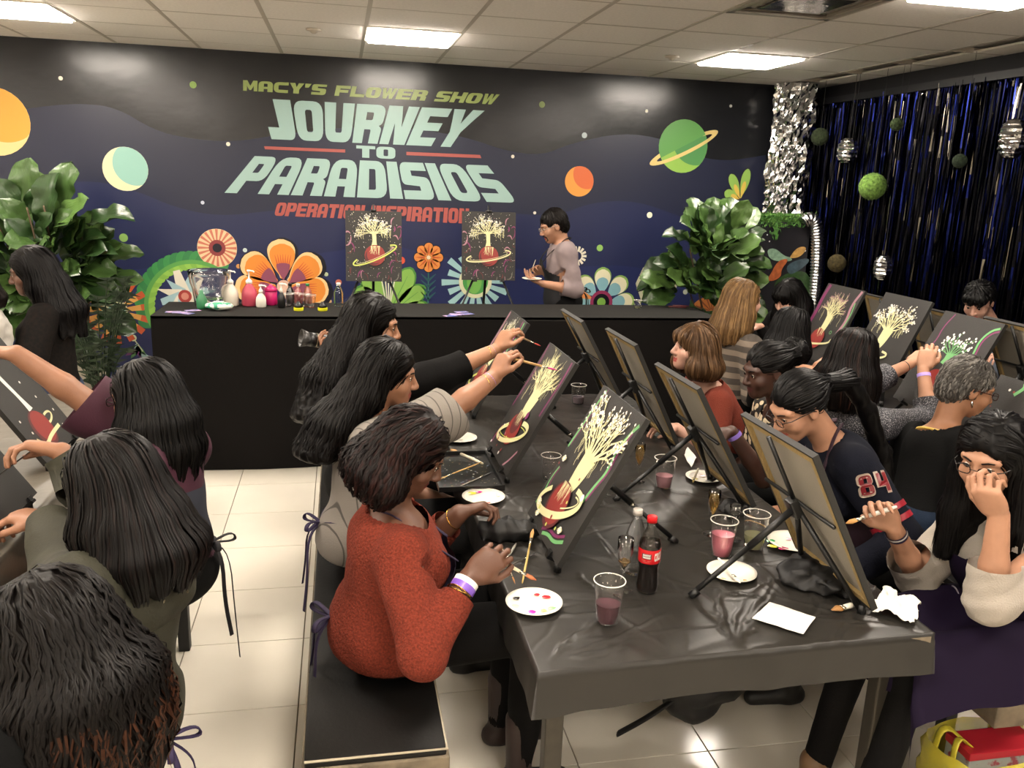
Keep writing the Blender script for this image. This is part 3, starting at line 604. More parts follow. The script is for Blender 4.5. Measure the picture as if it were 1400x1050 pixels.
def paint(seed, kind):
    p = Pic(seed); r = p.r; mo = {}
    c = (.19, .135); R = .062
    if kind == 'demo1' or kind == 'demo2':
        for i in range(240): p.disc((r.uniform(.01, .395), r.uniform(.01, .5)), r.uniform(.0008, .0028), r.choice((4, 4, 6, 0)), n=6)
        for k in range(26):
            sd_ = r.choice((0, 0, 1, 1, 2)); x_, y_ = (r.uniform(.0, .06), r.uniform(.03, .47)) if sd_ == 0 else (r.uniform(.34, .40), r.uniform(.03, .47)) if sd_ == 1 else (r.uniform(.05, .36), r.uniform(.01, .05)); ra = r.uniform(.02, .06); a0_ = r.uniform(0, 360)
            p.line([(x_+ra*.6*math.cos(math.radians(a0_+q)), y_+ra*math.sin(math.radians(a0_+q))) for q in (0, 40, 80, 120)], [.002, r.uniform(.006, .014), .002], r.choice((2, 6, 2, 7, 8)))
        
        c = (.21, .19) if kind == 'demo1' else (.2, .18); p.tree((c[0]-.005, c[1]+.06), (c[0]-.005, .35), .05, .026, 2.9, .13, 13, .0032, 26, depth=3)
        p.disc(c, .075, 1); p.disc((c[0]-.01, c[1]-.01), .06, 7, n=24); p.disc((c[0]+.004, c[1]+.004), .062, 1, n=24); p.roots(c, .07, 16, 0)
        rot = 24 if kind == 'demo1' else 10
        p.band(c, .17, .034, rot, .010, 5 if kind == 'demo1' else 0, 140, 400); p.band(c, .145, .022, rot, .003, 0, 150, 390); return p
    if kind == 'c3':
        p.line([(.008, .27), (.02, .34), (.03, .42), (.05, .50)], .012, 3); p.line([(.02, .28), (.035, .36), (.045, .44), (.06, .505)], .006, 2)
        p.line([(.33, .19), (.345, .25), (.37, .31), (.35, .38), (.37, .44), (.395, .48)], .014, 3); p.line([(.345, .2), (.36, .26), (.382, .31), (.366, .38), (.385, .45)], .010, 2)
        p.line([(.19, .012), (.24, .03), (.3, .03), (.36, .06)], .012, 3); p.line([(.17, .02), (.23, .045), (.29, .045), (.35, .075)], .010, 2); p.line([(.015, .05), (.03, .10), (.02, .15), (.035, .2)], .009, 3); p.line([(.028, .05), (.043, .11), (.033, .16), (.045, .2)], .007, 2)
        p.tree((.195, .18), (.215, .305), .05, .085, 2.1, .19, 12, .005, 14, depth=3)
        p.disc((.19, .115), .082, 7, n=26); p.disc((.192, .12), .072, 1, n=26); p.roots((.192, .12), .075, 18, 0)
        p.band((.19, .13), .160, .050, 20, .026, 0, 125, 410, w2=.018); p.band((.2, .135), .13, .026, 20, .005, 0, 280, 400)
        for x, y, q in ((.05, .235, 1), (.31, .075, 1), (.33, .2, 0), (.09, .04, 1), (.055, .07, 1)):
            p.disc((x, y), .012, 4); (p.band((x, y), .017, .006, 15, .003, 0) if q else None)
        for i in range(9): p.disc((r.uniform(.02, .38), r.uniform(.03, .26)), r.uniform(.003, .008), r.choice((1, 4, 5, 7)), n=9)
        return p
    if kind == 'c2':
        p.line([(.01, .2), (.02, .3), (.03, .4), (.01, .5)], .010, 2); p.line([(.37, .26), (.375, .34), (.385, .42), (.375, .5)], .014, 2); p.line([(.3, .01), (.34, .05), (.37, .1)], .012, 6); p.line([(.03, .02), (.02, .06), (.04, .11)], .01, 2)
        p.tree((.19, .20), (.21, .31), .045, .085, 1.6, .19, 13, 0, 10, depth=3)
        p.disc((.19, .14), .075, 1, ry=.07, n=24); p.disc((.19, .17), .05, 7, n=20); p.roots((.19, .155), .07, 14, 0)
        p.band((.2, .13), .16, .040, 20, .020, 0, 120, 420); p.band((.2, .13), .15, .03, 14, .003, 5, 120, 420); p.disc((.26, .225), .016, 2)
        for i in range(10): p.disc((r.uniform(.02, .38), r.uniform(.02, .12)), r.uniform(.004, .009), r.choice((4, 1, 6, 5)), n=9)
        return p
    if kind == 'c1':
        p.line([(.36, .3), (.35, .36), (.385, .42), (.36, .5)], .016, 3); p.line([(.32, .28), (.33, .36), (.35, .42), (.33, .5)], .02, 2); p.line([(.02, .3), (.03, .4), (.02, .5)], .02, 6)
        p.tree((.19, .22), (.2, .33), .04, .05, 1.7, .16, 10, .003, 12, depth=3); p.disc((.19, .13), .085, 1, n=24); p.band((.2, .13), .16, .04, 16, .014, 5, 120, 420); p.roots((.19, .15), .07, 12, 0); p.disc((.03, .03), .015, 4); return p
    if kind == 'rt1':
        p.line([(.012, .2), (.03, .3), (.02, .4), (.035, .5)], .03, 2); p.line([(.35, .2), (.38, .3), (.35, .4), (.385, .5)], .022, 6); p.line([(.37, .2), (.395, .32), (.375, .42)], .01, 3)
        p.tree((.19, .2), (.2, .30), .05, .055, 1.6, .17, 14, .003, 6, lm=6, depth=3); p.disc((.19, .14), .07, 1, n=22); p.roots((.19, .15), .065, 12, 0); p.line([(.06, .09), (.2, .1), (.33, .13), (.34, .16)], .012, 0); p.disc((.07, .04), .014, 4); p.band((.3, .2), .01, .01, 0, .004, 3); return p
    if kind == 'rt2':
        p.tree((.17, .19), (.19, .30), .05, .07, 2.2, .16, 12, .0045, 14, depth=3); p.disc((.16, .12), .075, 6, n=24); p.disc((.16, .122), .068, 1, n=24); p.roots((.16, .13), .07, 14, 0); p.line([(.06, .09), (.16, .11), (.28, .14), (.29, .165), (.24, .17)], .013, 0); p.disc((.3, .06), .01, 4, ry=.006); p.disc((.05, .19), .008, 4); return p
    if kind == 'rt3':
        p.line([(.012, .26), (.06, .34), (.05, .42), (.08, .5)], .008, 2); p.line([(.33, .33), (.32, .4), (.35, .46), (.395, .48)], .012, 3); p.line([(.345, .33), (.335, .4), (.365, .45), (.4, .465)], .010, 2)
        p.tree((.19, .24), (.2, .30), .05, .04, 2.4, .12, 9, .006, 0, lm=4, tm=3, depth=2); p.disc((.19, .14), .07, 1, n=24); return p
    if kind == 'l1':
        p.tree((.19, .19), (.16, .36), .045, .022, 1.4, .12, 6, .0, 0, tm=4, depth=1); p.disc((.17, .11), .08, 7, n=24); p.disc((.18, .115), .07, 1, n=24); p.line([(.3, .08), (.18, .07), (.1, .05), (.06, .09)], .016, 0); p.band((.26, .13), .05, .018, 10, .010, 0, 250, 460)
        for x, y in ((.3, .22), (.27, .3), (.35, .14), (.33, .07), (.05, .18), (.07, .12)): p.disc((x, y), .006, 4, n=8)
        return p
    if kind == 'rt4':
        p.line([(.05, .3), (.12, .33), (.2, .31), (.3, .35)], .012, 5); p.line([(.12, .44), (.15, .48), (.14, .5)], .016, 3)
        for i in range(14): p.disc((r.uniform(.03, .38), r.uniform(.2, .48)), r.uniform(.004, .01), r.choice((6, 4, 1)), n=9)
        p.disc((.2, .15), .08, 1); return p
    if kind == 'l2':
        p.disc((.33, .2), .012, 3, n=9); p.disc((.335, .205), .006, 0, n=8); p.tree((.1, .2), (.1, .33), .04, .03, 1.8, .14, 7, .004, 2, depth=2); return p
    p.disc((.2, .15), .07, 1); return p
def canvas(label, x, y0, z0, lean, face, kind, seed, rear=True, sc_=1., floor_stand=False, group='painted canvases on easels', backclip=True, elabel=None, wmul=1.):
    """bottom edge runs along y from y0; face -1: the picture looks towards -x (left)"""
    a = math.radians(lean); up = V(-face*math.sin(a), 0, math.cos(a)); nrm = V(face*math.cos(a), 0, math.sin(a))
    s = V(0, 1, 0)*(1 if face > 0 else -1); o = V(x, y0 if face > 0 else y0+CW, z0)
    M = np.eye(4); M[:3, 0] = s; M[:3, 1] = up; M[:3, 2] = nrm; M[:3, 3] = o
    return canvas_M(label, M, kind, seed, elabel)
def canvas_M(label, M, kind, seed, elabel=None, table_z=.76, floor_stand=False):
    o = M[:3, 3]; T = .018
    t = thing('canvas', label, 'painting', o, 'painted canvases on easels')
    b = B(); b.box((0, 0, -.002), (CW, CH, 0), 0, M=M); cf = b.build('canvas_face', M_can, t)
    b = B()
    for lo, hi in (((0, 0), (.006, CH)), ((CW-.006, 0), (CW, CH)), ((.006, 0), (CW-.006, .006)), ((.006, CH-.006), (CW-.006, CH))): b.box((*lo, -T), (*hi, -.002), 0, M=M)
    b.build('wrapped_edge', M_edge, t)
    b = B(); b.box((.006, .006, -.006), (CW-.006, CH-.006, -.0035), 0, M=M); bk = b.build('canvas_backing', M_back, t)
    for lo, hi in (((.006, .006), (.026, CH-.006)), ((CW-.026, .006), (CW-.006, CH-.006)), ((.026, .006), (CW-.026, .026)), ((.026, CH-.026), (CW-.026, CH-.006))):
        b = B(); b.box((*lo, -T+.001), (*hi, -.006), 0, M=M); b.build('stretcher_bar', M_wood, bk)
    if kind:
        pc_ = paint(seed, kind); bb = B(); v = np.vstack(pc_.b.v); bb.add(v, pc_.b.f, 0, M); bb.m = pc_.b.m; bb.build('painted_picture', PM, cf)
    return t
def easel_M(label, M, table_z=.758, back=.33, spread=.15, group='black tabletop easels', name='easel', hub=.27, toplen=0.0):
    up, n, s, o = M[:3, 1], M[:3, 2], M[:3, 0], M[:3, 3]
    P = lambda u, v_, w: o+s*u+up*v_+n*w
    t = thing(name, label, 'easel', V(P(CW/2, 0, -.05)[0], P(CW/2, 0, -.05)[1], table_z), group)
    w = -.034; h = P(CW/2, hub, w)
    def ground(p, d): k = (table_z-p[2])/d[2]; return p+d*k
    for sg in (-1, 1):
        e = P(CW/2+sg*spread, -.012, w); d = unit(e-h); g = ground(e, d) if d[2] < -.05 else e
        b = B(); b.tube([h, g+V(0, 0, .008)], .0085, 8); b.tube([g+V(0, 0, .03), g+V(0, 0, .001)], .0115, 8); b.build('front_leg', M_easel, t, smooth=True)
        c = P(CW/2+sg*spread*.85, -.006, -.01); b = B(); b.box((CW/2+sg*spread*.85-.012, -.012, w), (CW/2+sg*spread*.85+.012, -.002, .012), M=M); b.box((CW/2+sg*spread*.85-.012, -.012, .004), (CW/2+sg*spread*.85+.012, .014, .009), M=M); b.build('support_pin', M_easel, t)
    hd = -n.copy(); hd[2] = 0; hd = unit(hd); g = V(h[0], h[1], table_z)+hd*back; mid = h*.55+g*.45
    b = B(); b.tube([h, mid], .0105, 8); b.tube([mid, g+V(0, 0, .006)], .008, 8); b.tube([g+unit(h-g)*.03, g+V(0, 0, .001)], .012, 8); rl = b.build('rear_leg', M_easel, t, smooth=True)
    b = B(); b.lathe([(.007, -.006), (.008, 0), (.007, .006)], mid+unit(np.cross(g-h, V(0, 0, 1)))*.012, 10); b.build('clamp_screw', mat('chrome', '#c9c4ba', rough=.2, metal=1), rl, smooth=True)
    b = B(); b.box((CW/2-.02, hub-.03, w-.022), (CW/2+.02, hub+.03, w+.006), bev=.006, M=M); b.build('hub', M_easel, t)
    b = B(); b.tube([P(.015, hub+.012, -.026), P(CW-.015, hub+.012, -.026)], .0055, 6); b.build('cross_bar', M_easel, t, smooth=True)
    b = B(); b.tube([h, P(CW/2, CH+toplen, w)], .007, 8); 
    if toplen: b.box((CW/2-.02, CH-.005, w), (CW/2+.02, CH+.012, .006), M=M)
    b.build('mast', M_easel, t, smooth=True)
    return t
def frameM(x, y0, z0, lean, face):
    a = math.radians(lean); M = np.eye(4); M[:3, 0] = V(0, 1, 0)*(1 if face > 0 else -1); M[:3, 1] = V(-face*math.sin(a), 0, math.cos(a)); M[:3, 2] = V(face*math.cos(a), 0, math.sin(a)); M[:3, 3] = V(x, y0 if face > 0 else y0+CW, z0); return M
CAN = [  # x, y0, z0, lean, face, kind, canvas label, easel label
 (.612, 2.20, .80, 28.5, -1, 'c3', 'nearest centre-table canvas with a cream tree on a red ringed planet', 'tabletop easel holding the nearest finished centre-table canvas'),
 (.606, 2.965, .80, 29.5, -1, 'c2', 'second centre-table canvas with a leafless cream tree and black-lined ring', 'tabletop easel under the canvas painted by the woman in grey'),
 (.612, 3.86, .80, 30, -1, 'c1', 'far centre-table canvas being painted by the woman in black', 'tabletop easel under the farthest left-side centre-table canvas'),
 (1.425, 1.84, .80, 28, 1, '', 'nearest canvas seen from behind, pale backing and wooden stretcher', 'tabletop easel with its long rear leg beside the white napkin'),
 (1.445, 2.58, .80, 30, 1, '', 'canvas seen from behind in front of the woman with glasses and ponytail', 'tabletop easel straddling the pink drink and champagne flute'),
 (1.44, 3.27, .80, 27, 1, '', 'canvas seen from behind in front of the woman with coral top and bob', 'tabletop easel behind the champagne flute, third from the camera'),
 (1.42, 3.93, .80, 30, 1, '', 'farthest centre-table canvas seen from behind against the black bar', 'tabletop easel holding the farthest back-turned centre-table canvas'),
]
MB = mat('l', '#000000')
for i, (x, y0, z0, lean, face, kind, lab, el) in enumerate(CAN):
    M = frameM(x, y0, z0, lean, face); canvas_M(lab, M, kind, 20+i); easel_M(el, M, back=.30)
def fromtop(px, py, y, lean, face):                # bottom line from the seen near-top corner
    T_ = at(px, py, y=y); a = math.radians(lean); return T_[0]+face*math.sin(a)*CH, T_[2]-math.cos(a)*CH
for (px, py, y, lean, face, kind, lab, el) in [
 (1183, 398, 4.62, 24, -1, 'rt1', 'right-table canvas with a dense pale tree, beside the silver duct', 'easel of the right-table canvas beside the silver duct'),
 (1275, 413, 3.98, 24, -1, 'rt2', 'right-table canvas with a golden-trunked tree held by the sparkly-sleeved painter', 'easel of the right-table canvas with the golden-trunked tree'),
 (1375, 443, 3.33, 27, -1, 'rt3', 'right-table canvas with a stubby pale green tree above the grey-haired woman', 'easel behind the canvas with the stubby pale green tree'),
 (1478, 545, 2.60, 27, -1, 'rt4', 'right-table canvas cut by the right photo edge, with pink dots', 'easel of the canvas cut by the right photo edge')]:
    x, z0 = fromtop(px, py, y, lean, face); M = frameM(x, y, z0, lean, face); canvas_M(lab, M, kind, 50+int(y*3)); easel_M(el, M, back=.26)
for (px, py, y, lean, lab, el) in [(1236, 412, 4.72, 20, 'back of a dark canvas between the two tallest right-table trees', 'easel of the dark canvas between the tallest painted trees'),
      (1312, 430, 4.05, 20, 'back of a dark canvas left of the boy', 'easel of the dark canvas left of the boy'), (1440, 452, 3.12, 27, 'back of the canvas the boy works on, khaki backing', 'dark easel with wooden strut in front of the boy')]:
    x, z0 = fromtop(px, py, y, lean, 1); M = frameM(x, y, z0, lean, 1); canvas_M(lab, M, '', 1); easel_M(el, M, back=.2)
# left table
for (x, y0, lean, kind, lab, el) in [(-1.09, 3.27, 33, 'l1', 'left-table canvas with a pale trunk over a dull red planet', 'easel under the left-table canvas with the dull red planet'), (-1.03, 2.56, 33, 'l2', 'nearly blank left-table canvas cut by the left photo edge', 'easel under the nearly blank left-table canvas')]:
    M = frameM(x, y0, .80, lean, 1); canvas_M(lab, M, kind, 70+int(x*10)); easel_M(el, M, back=.28)
# two demonstration canvases on tall easels behind the bar
for px0, py0, px1, kind, lab, el, rot in ((474, 288, 548, 'demo1', 'finished demonstration canvas on the left behind the bar, tilted ring', 'tall black easel behind the bar holding the left demonstration canvas', 0), (635, 289, 706, 'demo2', 'finished demonstration canvas on the right beside the instructor', 'tall black easel behind the bar holding the right demonstration canvas', 0)):
    a = at(px0, py0, y=6.25); c = at(px1, py0+4, y=6.25); k = (c[0]-a[0])/CW; an = math.radians(7)
    M = np.eye(4); M[:3, 0] = (1, 0, 0); M[:3, 1] = (0, math.sin(an), math.cos(an)); M[:3, 2] = (0, -math.cos(an), math.sin(an)); M[:3, 3] = (a[0]+(c[0]-a[0]-CW)/2, 6.25, a[2]-CH*math.cos(an))
    canvas_M(lab, M, kind, 5+len(kind)); easel_M(el, M, table_z=0, back=.42, spread=.12, group='tall floor easels', name='floor_easel', toplen=.05)
# ---------------------------------------------------------------- plants, foil, tinsel
M_leaf = [mat('leaf_%d' % i, c, rough=.33, spec=.6, var=.25, vscale=9, bump=.6, bscale=28, stretch=(1, 3, 1)) for i, c in enumerate(('#334a22', '#46602e', '#223819'))]
M_leafback = M_leaf[1]
def leafmesh(seed, L=.3, W_=.2):
    r = random.Random(seed); nu, nv = 11, 7; v = []; curl = r.uniform(.25, .6); fold = r.uniform(.15, .5); tw = r.uniform(-.4, .4)
    for i in range(nu):
        t = i/(nu-1); w = W_/2*(math.sin(math.pi*min(.999, t*.93+.05))**.6)*(.55+.65*t) if 0 < i < nu-1 else W_*.03
        for j in range(nv):
            s = (j/(nv-1)-.5)*2; x = t*L*math.cos(curl*t*.8); z = -L*curl*.5*t*t+fold*abs(s)*w+.014*math.sin(t*17+s*2.5+seed)*abs(s)+.012*math.cos(t*11+seed*2)*s*s
            y = s*w; v.append((x, y*math.cos(tw*t)-z*math.sin(tw*t)*.3, z+y*math.sin(tw*t)))
    f = [(i*nv+j, i*nv+j+1, (i+1)*nv+j+1, (i+1)*nv+j) for i in range(nu-1) for j in range(nv-1)]
    v = np.array(v); n = len(v); v2 = v-V(0, 0, .0015); f2 = [tuple(n+q for q in g[::-1]) for g in f]
    o = mesh('leaf', np.vstack([v, v2]), f+f2, M_leaf[seed % 3]); me = o.data; bpy.data.objects.remove(o); return me
LM = [leafmesh(i) for i in range(6)]
def fig(label, base, top, rx, rz_, n, seed, pot, scale=1.0, avoid=None):
    r = random.Random(seed); t = thing('fiddle_leaf_fig', label, 'plant', base)
    if pot == 'pale':
        b = B(); b.lathe([(.085, 0), (.12, .05), (.15, .25), (.15, .42), (.13, .50), (.115, .52), (.11, .50), (.115, .45)], base, 24); b.build('pot', mat('pale_pot', '#8d8577', rough=.6), t, smooth=True)
        b = B(); b.tube([base+V(.14, -.05, .47), base+V(.21, -.06, .45), base+V(.22, -.06, .35), base+V(.15, -.05, .28)], .013, 8); b.build('pot_handle', mat('pale_pot', '#8d8577'), t, smooth=True)
    else:
        b = B(); b.lathe([(.13, 0), (.17, .3), (.175, .34), (.16, .34), (.155, .3)], base, 24); b.build('pot', mat('dark_pot', '#1d1a18', rough=.5), t, smooth=True)
    b = B(); b.lathe([(0, 0), (.12, 0)], base+V(0, 0, .42 if pot == 'pale' else .3), 16); b.build('soil', mat('soil', '#241a12', rough=1), t)
    c = V(top[0], top[1], top[2])
    for k in range(5):
        a = r.uniform(0, 6.28); e = c+V(math.cos(a)*rx*.5, math.sin(a)*.15, rz_*r.uniform(-.3, .7)); s0 = base+V(math.cos(a)*.04, math.sin(a)*.04, .3)
        b = B(); b.tube(chaikin([s0, (s0+e)/2+V(0, 0, -.05), e]), [.013, .011, .010, .009, .009, .008, .007, .006, .006, .005][:len(chaikin([s0, e, e]))], 6); b.build('stem', mat('stem_brown', '#4a3a28', rough=.8), t, smooth=True)
    for i in range(n):
        th = r.uniform(0, 2*math.pi); ph = math.asin(r.uniform(-.9, .98)); rr = r.uniform(.35, 1)
        off = V(math.cos(th)*math.cos(ph)*rx*rr, math.sin(th)*math.cos(ph)*.27*rr-.02, math.sin(ph)*rz_*rr)
        p = c+off*.72; d = unit(V(off[0]/rx, off[1]/.35, 0)*1.+V(r.uniform(-.3, .3), r.uniform(-.55, .0), r.uniform(-.1, .9)+.4*off[2]/rz_))
        if p[1]+d[1]*.3 > YW-.03: d[1] = -abs(d[1])
        if ph > .9: d = unit(d+V(0, 0, .8))
        up = unit(V(-d[0]*.3, -.7, .8)-d*(V(-d[0]*.3, -.7, .8)@d)); y = np.cross(up, d)
        if avoid and (p[0]+max(d[0], 0)*.3 > avoid[0] and p[1]+max(d[1], 0)*.3 > avoid[1] or p[1]+abs(d[1])*.3 > 6.38 and p[0]+d[0]*.3 > avoid[0]-.1 or abs(p[0]-1.4) < 1.15 and p[1] < 6.1 and p[2] < 1.1): continue
        o = put('leaf', LM[r.randrange(6)], t); s_ = scale*r.uniform(.75, 1.15)
        Mx = Matrix([[d[0]*s_, y[0]*s_, up[0]*s_, p[0]-base[0]], [d[1]*s_, y[1]*s_, up[1]*s_, p[1]-base[1]], [d[2]*s_, y[2]*s_, up[2]*s_, p[2]-base[2]], [0, 0, 0, 1]]); o.matrix_basis = Mx
    return t
pb = at(125, 600, y=6.35); fig('big glossy fiddle leaf fig left of the bar with a pale pot', V(pb[0]-.05, 6.35, 0), at(60, 372, y=6.4), .60, .72, 125, 5, 'pale', 1.08)
pb = at(990, 440, y=6.5); fig('big glossy fiddle leaf fig between the bar end and the foil column', V(pb[0]-.1, 6.12, 0), at(970, 374, y=6.12), .43, .60, 105, 9, 'dark', .95, avoid=(3.12, 6.36))
# silver foil wrapped column in the corner
M_foil = mat('silver_foil', '#dededf', rough=.14, metal=1, bump=1, bscale=22)
def foil(name, label, cx, cy, r, z0, z1, seed, n=56, m=90, amp=.035):
    v = []
    for i in range(m):
        for j in range(n):
            a = j/n*2*math.pi; z = z0+(z1-z0)*i/(m-1); q = Vector((math.cos(a)*4.5, math.sin(a)*4.5, z*3.2+seed))
            d = amp*(abs(mnoise.noise(q))*1.5-abs(mnoise.noise(q*2.7))*1.2+.9*mnoise.noise(q*7.3)); v.append((cx+(r+d)*math.cos(a), cy+(r*.75+d)*math.sin(a), z))
    f = [(i*n+j, i*n+(j+1) % n, (i+1)*n+(j+1) % n, (i+1)*n+j) for i in range(m-1) for j in range(n)]
    o = mesh(name, v, f, M_foil, smooth=False); return tag(o, label, 'column')
foil('foil_column', 'corner column wrapped in crumpled silver foil', 3.77, 6.84, .165, .0, ZC-.01, 3)
# tinsel curtain
M_t = [mat('tinsel_black', '#08080d', rough=.25, metal=.8), mat('tinsel_blue', '#1d2560', rough=.2, metal=1), mat('tinsel_glint', '#77736a', rough=.18, metal=1), mat('tinsel_deep', '#0d1030', rough=.25, metal=1)]  # silvery tone stands for glints painted into the strips, denser near the top
r = random.Random(4); V_, F_, MI = [], [], []
def strip(x, y, z1, z0, w, along, m):
    ns = 18; base = len(V_); a = r.uniform(0, 6.28); tw = r.uniform(-1.6, 1.6)
    for i in range(ns):
        t = i/(ns-1); z = z1+(z0-z1)*t; a2 = a+tw*t+r.uniform(-.5, .5); sw = .012*math.sin(t*5+a)*t; dx, dy = math.cos(a2)*w/2, math.sin(a2)*w/2
        c = (x+sw*.6, y+sw+r.uniform(-.002, .002)); V_.append((c[0]-dx, c[1]-dy, z)); V_.append((c[0]+dx, c[1]+dy, z))
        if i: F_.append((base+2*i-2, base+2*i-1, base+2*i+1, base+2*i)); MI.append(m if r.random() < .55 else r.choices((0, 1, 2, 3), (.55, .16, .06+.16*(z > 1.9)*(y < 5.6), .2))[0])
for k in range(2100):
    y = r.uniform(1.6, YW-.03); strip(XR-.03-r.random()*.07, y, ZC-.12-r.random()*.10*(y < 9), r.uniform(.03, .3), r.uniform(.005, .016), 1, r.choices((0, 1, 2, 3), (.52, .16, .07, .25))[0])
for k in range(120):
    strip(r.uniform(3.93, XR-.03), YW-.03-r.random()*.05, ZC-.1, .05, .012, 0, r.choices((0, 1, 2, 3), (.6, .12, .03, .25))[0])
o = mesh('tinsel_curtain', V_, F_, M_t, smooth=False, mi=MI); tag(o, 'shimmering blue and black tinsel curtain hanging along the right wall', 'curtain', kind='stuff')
b = B(); b.box((XR-.10, 1.6, ZC-.16), (XR-.012, YW-.02, ZC-.11)); o = b.build('curtain_rail', mat('rail_black', '#121216', rough=.5)); tag(o, 'black header rail carrying the tinsel curtain', 'curtain rail')
# balls and foil lanterns hanging in front of the tinsel
def cord(p, r_=.0016): b_ = B(); b_.tube([p, V(p[0], p[1], ZC-.002)], r_, 4); return b_
M_cord = mat('thin_cord', '#1a1a1a', rough=.8)
def ball(px, py, rad, c, label, y=None):
    p = at(px, py, x=3.86); rr = rad*p[1]/1148*1.02; s = SDF(); s.ell(p, rr, k=.01); sd = px
    v, f = s.mesh(rr/12, disp=lambda X: .5*rr*.12*np.sin(X[:, 0]*410/rr*.12+sd)*np.sin(X[:, 1]*370/rr*.12)*np.sin(X[:, 2]*390/rr*.12))
    t = thing('moss_ball', label, 'decoration', p, 'hanging moss balls'); mesh('ball', v, f, mat('moss_'+c.strip('#'), c, rough=.95, bump=1, bscale=80, var=.5, vscale=50), t)
    bb = B(); 
    for k in range(240):
        d = unit([r.gauss(0, 1) for _ in range(3)]); q = unit(np.cross(d, [.3, .5, .8]))*.004; e = p+d*rr*r.uniform(1.02, 1.13); bb.add([p+d*rr*.95-q, p+d*rr*.95+q, e], [(0, 1, 2)])
    o = bb.build('moss_tufts', _m['moss_'+c.strip('#')], t); o['kind'] = 'stuff'; cord(p).build('cord', M_cord, t)
ball(1193, 255, 19, '#5b7a34', 'large bright green moss ball hanging before the tinsel'); ball(1121, 187, 12, '#26301a', 'dark moss ball just right of the foil column'); ball(1226, 170, 9, '#2c3a1e', 'small dark moss ball up near the ceiling'); ball(1144, 360, 13, '#3a3218', 'brown moss ball beside the silver duct'); ball(1312, 220, 10, '#1e2a1a', 'dim small moss ball between the two upper foil lanterns')
def lantern(px, py, rx, rz_, label, seed):
    p = at(px, py, x=3.84); k = p[1]/1148*1.04; rx, rz_ = rx*k, rz_*k; v = []; n, m = 28, 44
    for i in range(m):
        t = i/(m-1); z = math.cos(math.pi*t); rad = max(.02, math.sqrt(max(0, 1-abs(z)**2.6)))*(1+.045*math.sin(t*math.pi*19))
        for j in range(n):
            a = j/n*2*math.pi; d = 1+.10*mnoise.noise(Vector((math.cos(a)*2, math.sin(a)*2, t*9+seed))); v.append((p[0]+rx*rad*d*math.cos(a), p[1]+rx*rad*d*math.sin(a), p[2]+rz_*z))
    f = [(i*n+j, (i+1)*n+j, (i+1)*n+(j+1) % n, i*n+(j+1) % n) for i in range(m-1) for j in range(n)]+[tuple(range(n)), tuple((m-1)*n+j for j in range(n))[::-1]]
    t = thing('foil_lantern', label, 'decoration', p, 'hanging silver foil lanterns'); mesh('ribbed_shell', v, f, M_foil, t, smooth=False); cord(p+V(0, 0, rz_)).build('cord', M_cord, t)
lantern(1159, 206, 14, 18, 'silver ribbed foil lantern above the green moss ball', 1); lantern(1385, 190, 19, 29, 'large silver foil lantern cut by the right photo edge', 5); lantern(1207, 366, 13, 19, 'low silver foil lantern above the painted canvases', 9)
# planter box with moss, painted creature board and silver duct
pl = at(1075, 300, y=6.5); t = thing('moss_planter', 'black box stand topped with trailing green moss below the foil column', 'planter', (pl[0]+.02, 6.5, 0))
xa, xb = at(1040, 300, y=6.4)[0], at(1110, 300, y=6.4)[0]; zt = pl[2]-.02
b = B(); b.box((xa, 6.4, .02), (xb, 6.66, zt), bev=.006); b.build('stand', mat('night_black', '#131218', rough=.5), t)
bb = B()
for k in range(3200):
    x, y = r.uniform(xa-.03, xb+.02), r.uniform(6.36, 6.67); z = zt+r.uniform(-.03, .05)*(1 if y > 6.4 else 1.4); d = unit([r.gauss(0, 1), r.gauss(0, 1), abs(r.gauss(.5, 1))])*r.uniform(.02, .04); q = unit(np.cross(d, V(r.random(), .4, .2)))*.005
    bb.add([V(x, y, z)-q, V(x, y, z)+q, V(x, y, z)+d], [(0, 1, 2)], r.choice((0, 0, 1)))
for k in range(60):
    x = xa+.13+r.gauss(0, .015); z = zt-r.random()*.12; bb.add([V(x-.006, 6.38, z), V(x+.006, 6.38, z), V(x+r.uniform(-.01, .01), 6.365, z-.03)], [(0, 1, 2)], 0)
o = bb.build('moss', [mat('moss_green', '#3f6a2b', rough=.8, var=.4, vscale=30), mat('moss_light', '#587f35', rough=.8)], t); o['kind'] = 'stuff'
def patch(pts, c, lay, y=6.398, nm='painted_creature'):
    L = [[(at(px, py, y=y)[0], at(px, py, y=y)[2]) for px, py in chaikin(pts, 2, True)]]; v, f = fill2d(L); mesh(nm, np.column_stack([v[:, 0], np.full(len(v), y-.0006*lay), v[:, 1]]), f, mat('gloss_'+c.strip('#'), c, rough=.35, var=.3, vscale=30), t, smooth=False)
patch([(1048, 341), (1060, 339), (1072, 350), (1082, 352), (1083, 357), (1066, 358), (1052, 354)], '#6f8a76', 1); patch([(1079, 352), (1090, 338), (1102, 337), (1101, 344), (1092, 352), (1082, 353)], '#a8834a', 2)
patch([(1047, 384), (1054, 374), (1062, 358), (1074, 353), (1078, 356), (1068, 368), (1068, 378), (1058, 384), (1050, 384)], '#9a5430', 3); patch([(1074, 362), (1100, 352), (1109, 356), (1090, 372), (1078, 376)], '#3a4a52', 2); patch([(1056, 388), (1076, 372), (1108, 370), (1108, 412), (1064, 404)], '#2c4424', 1)
for px, py in ((1049, 321), (1052, 330), (1101, 343), (1060, 315)): p = at(px, py, y=6.397); b = B(); b.add([p+V(.006*math.cos(a), 0, .006*math.sin(a)) for a in np.arange(8)*math.pi/4], [tuple(range(8))[::-1]]); b.build('painted_star', ink('#e8e8e8'), t)
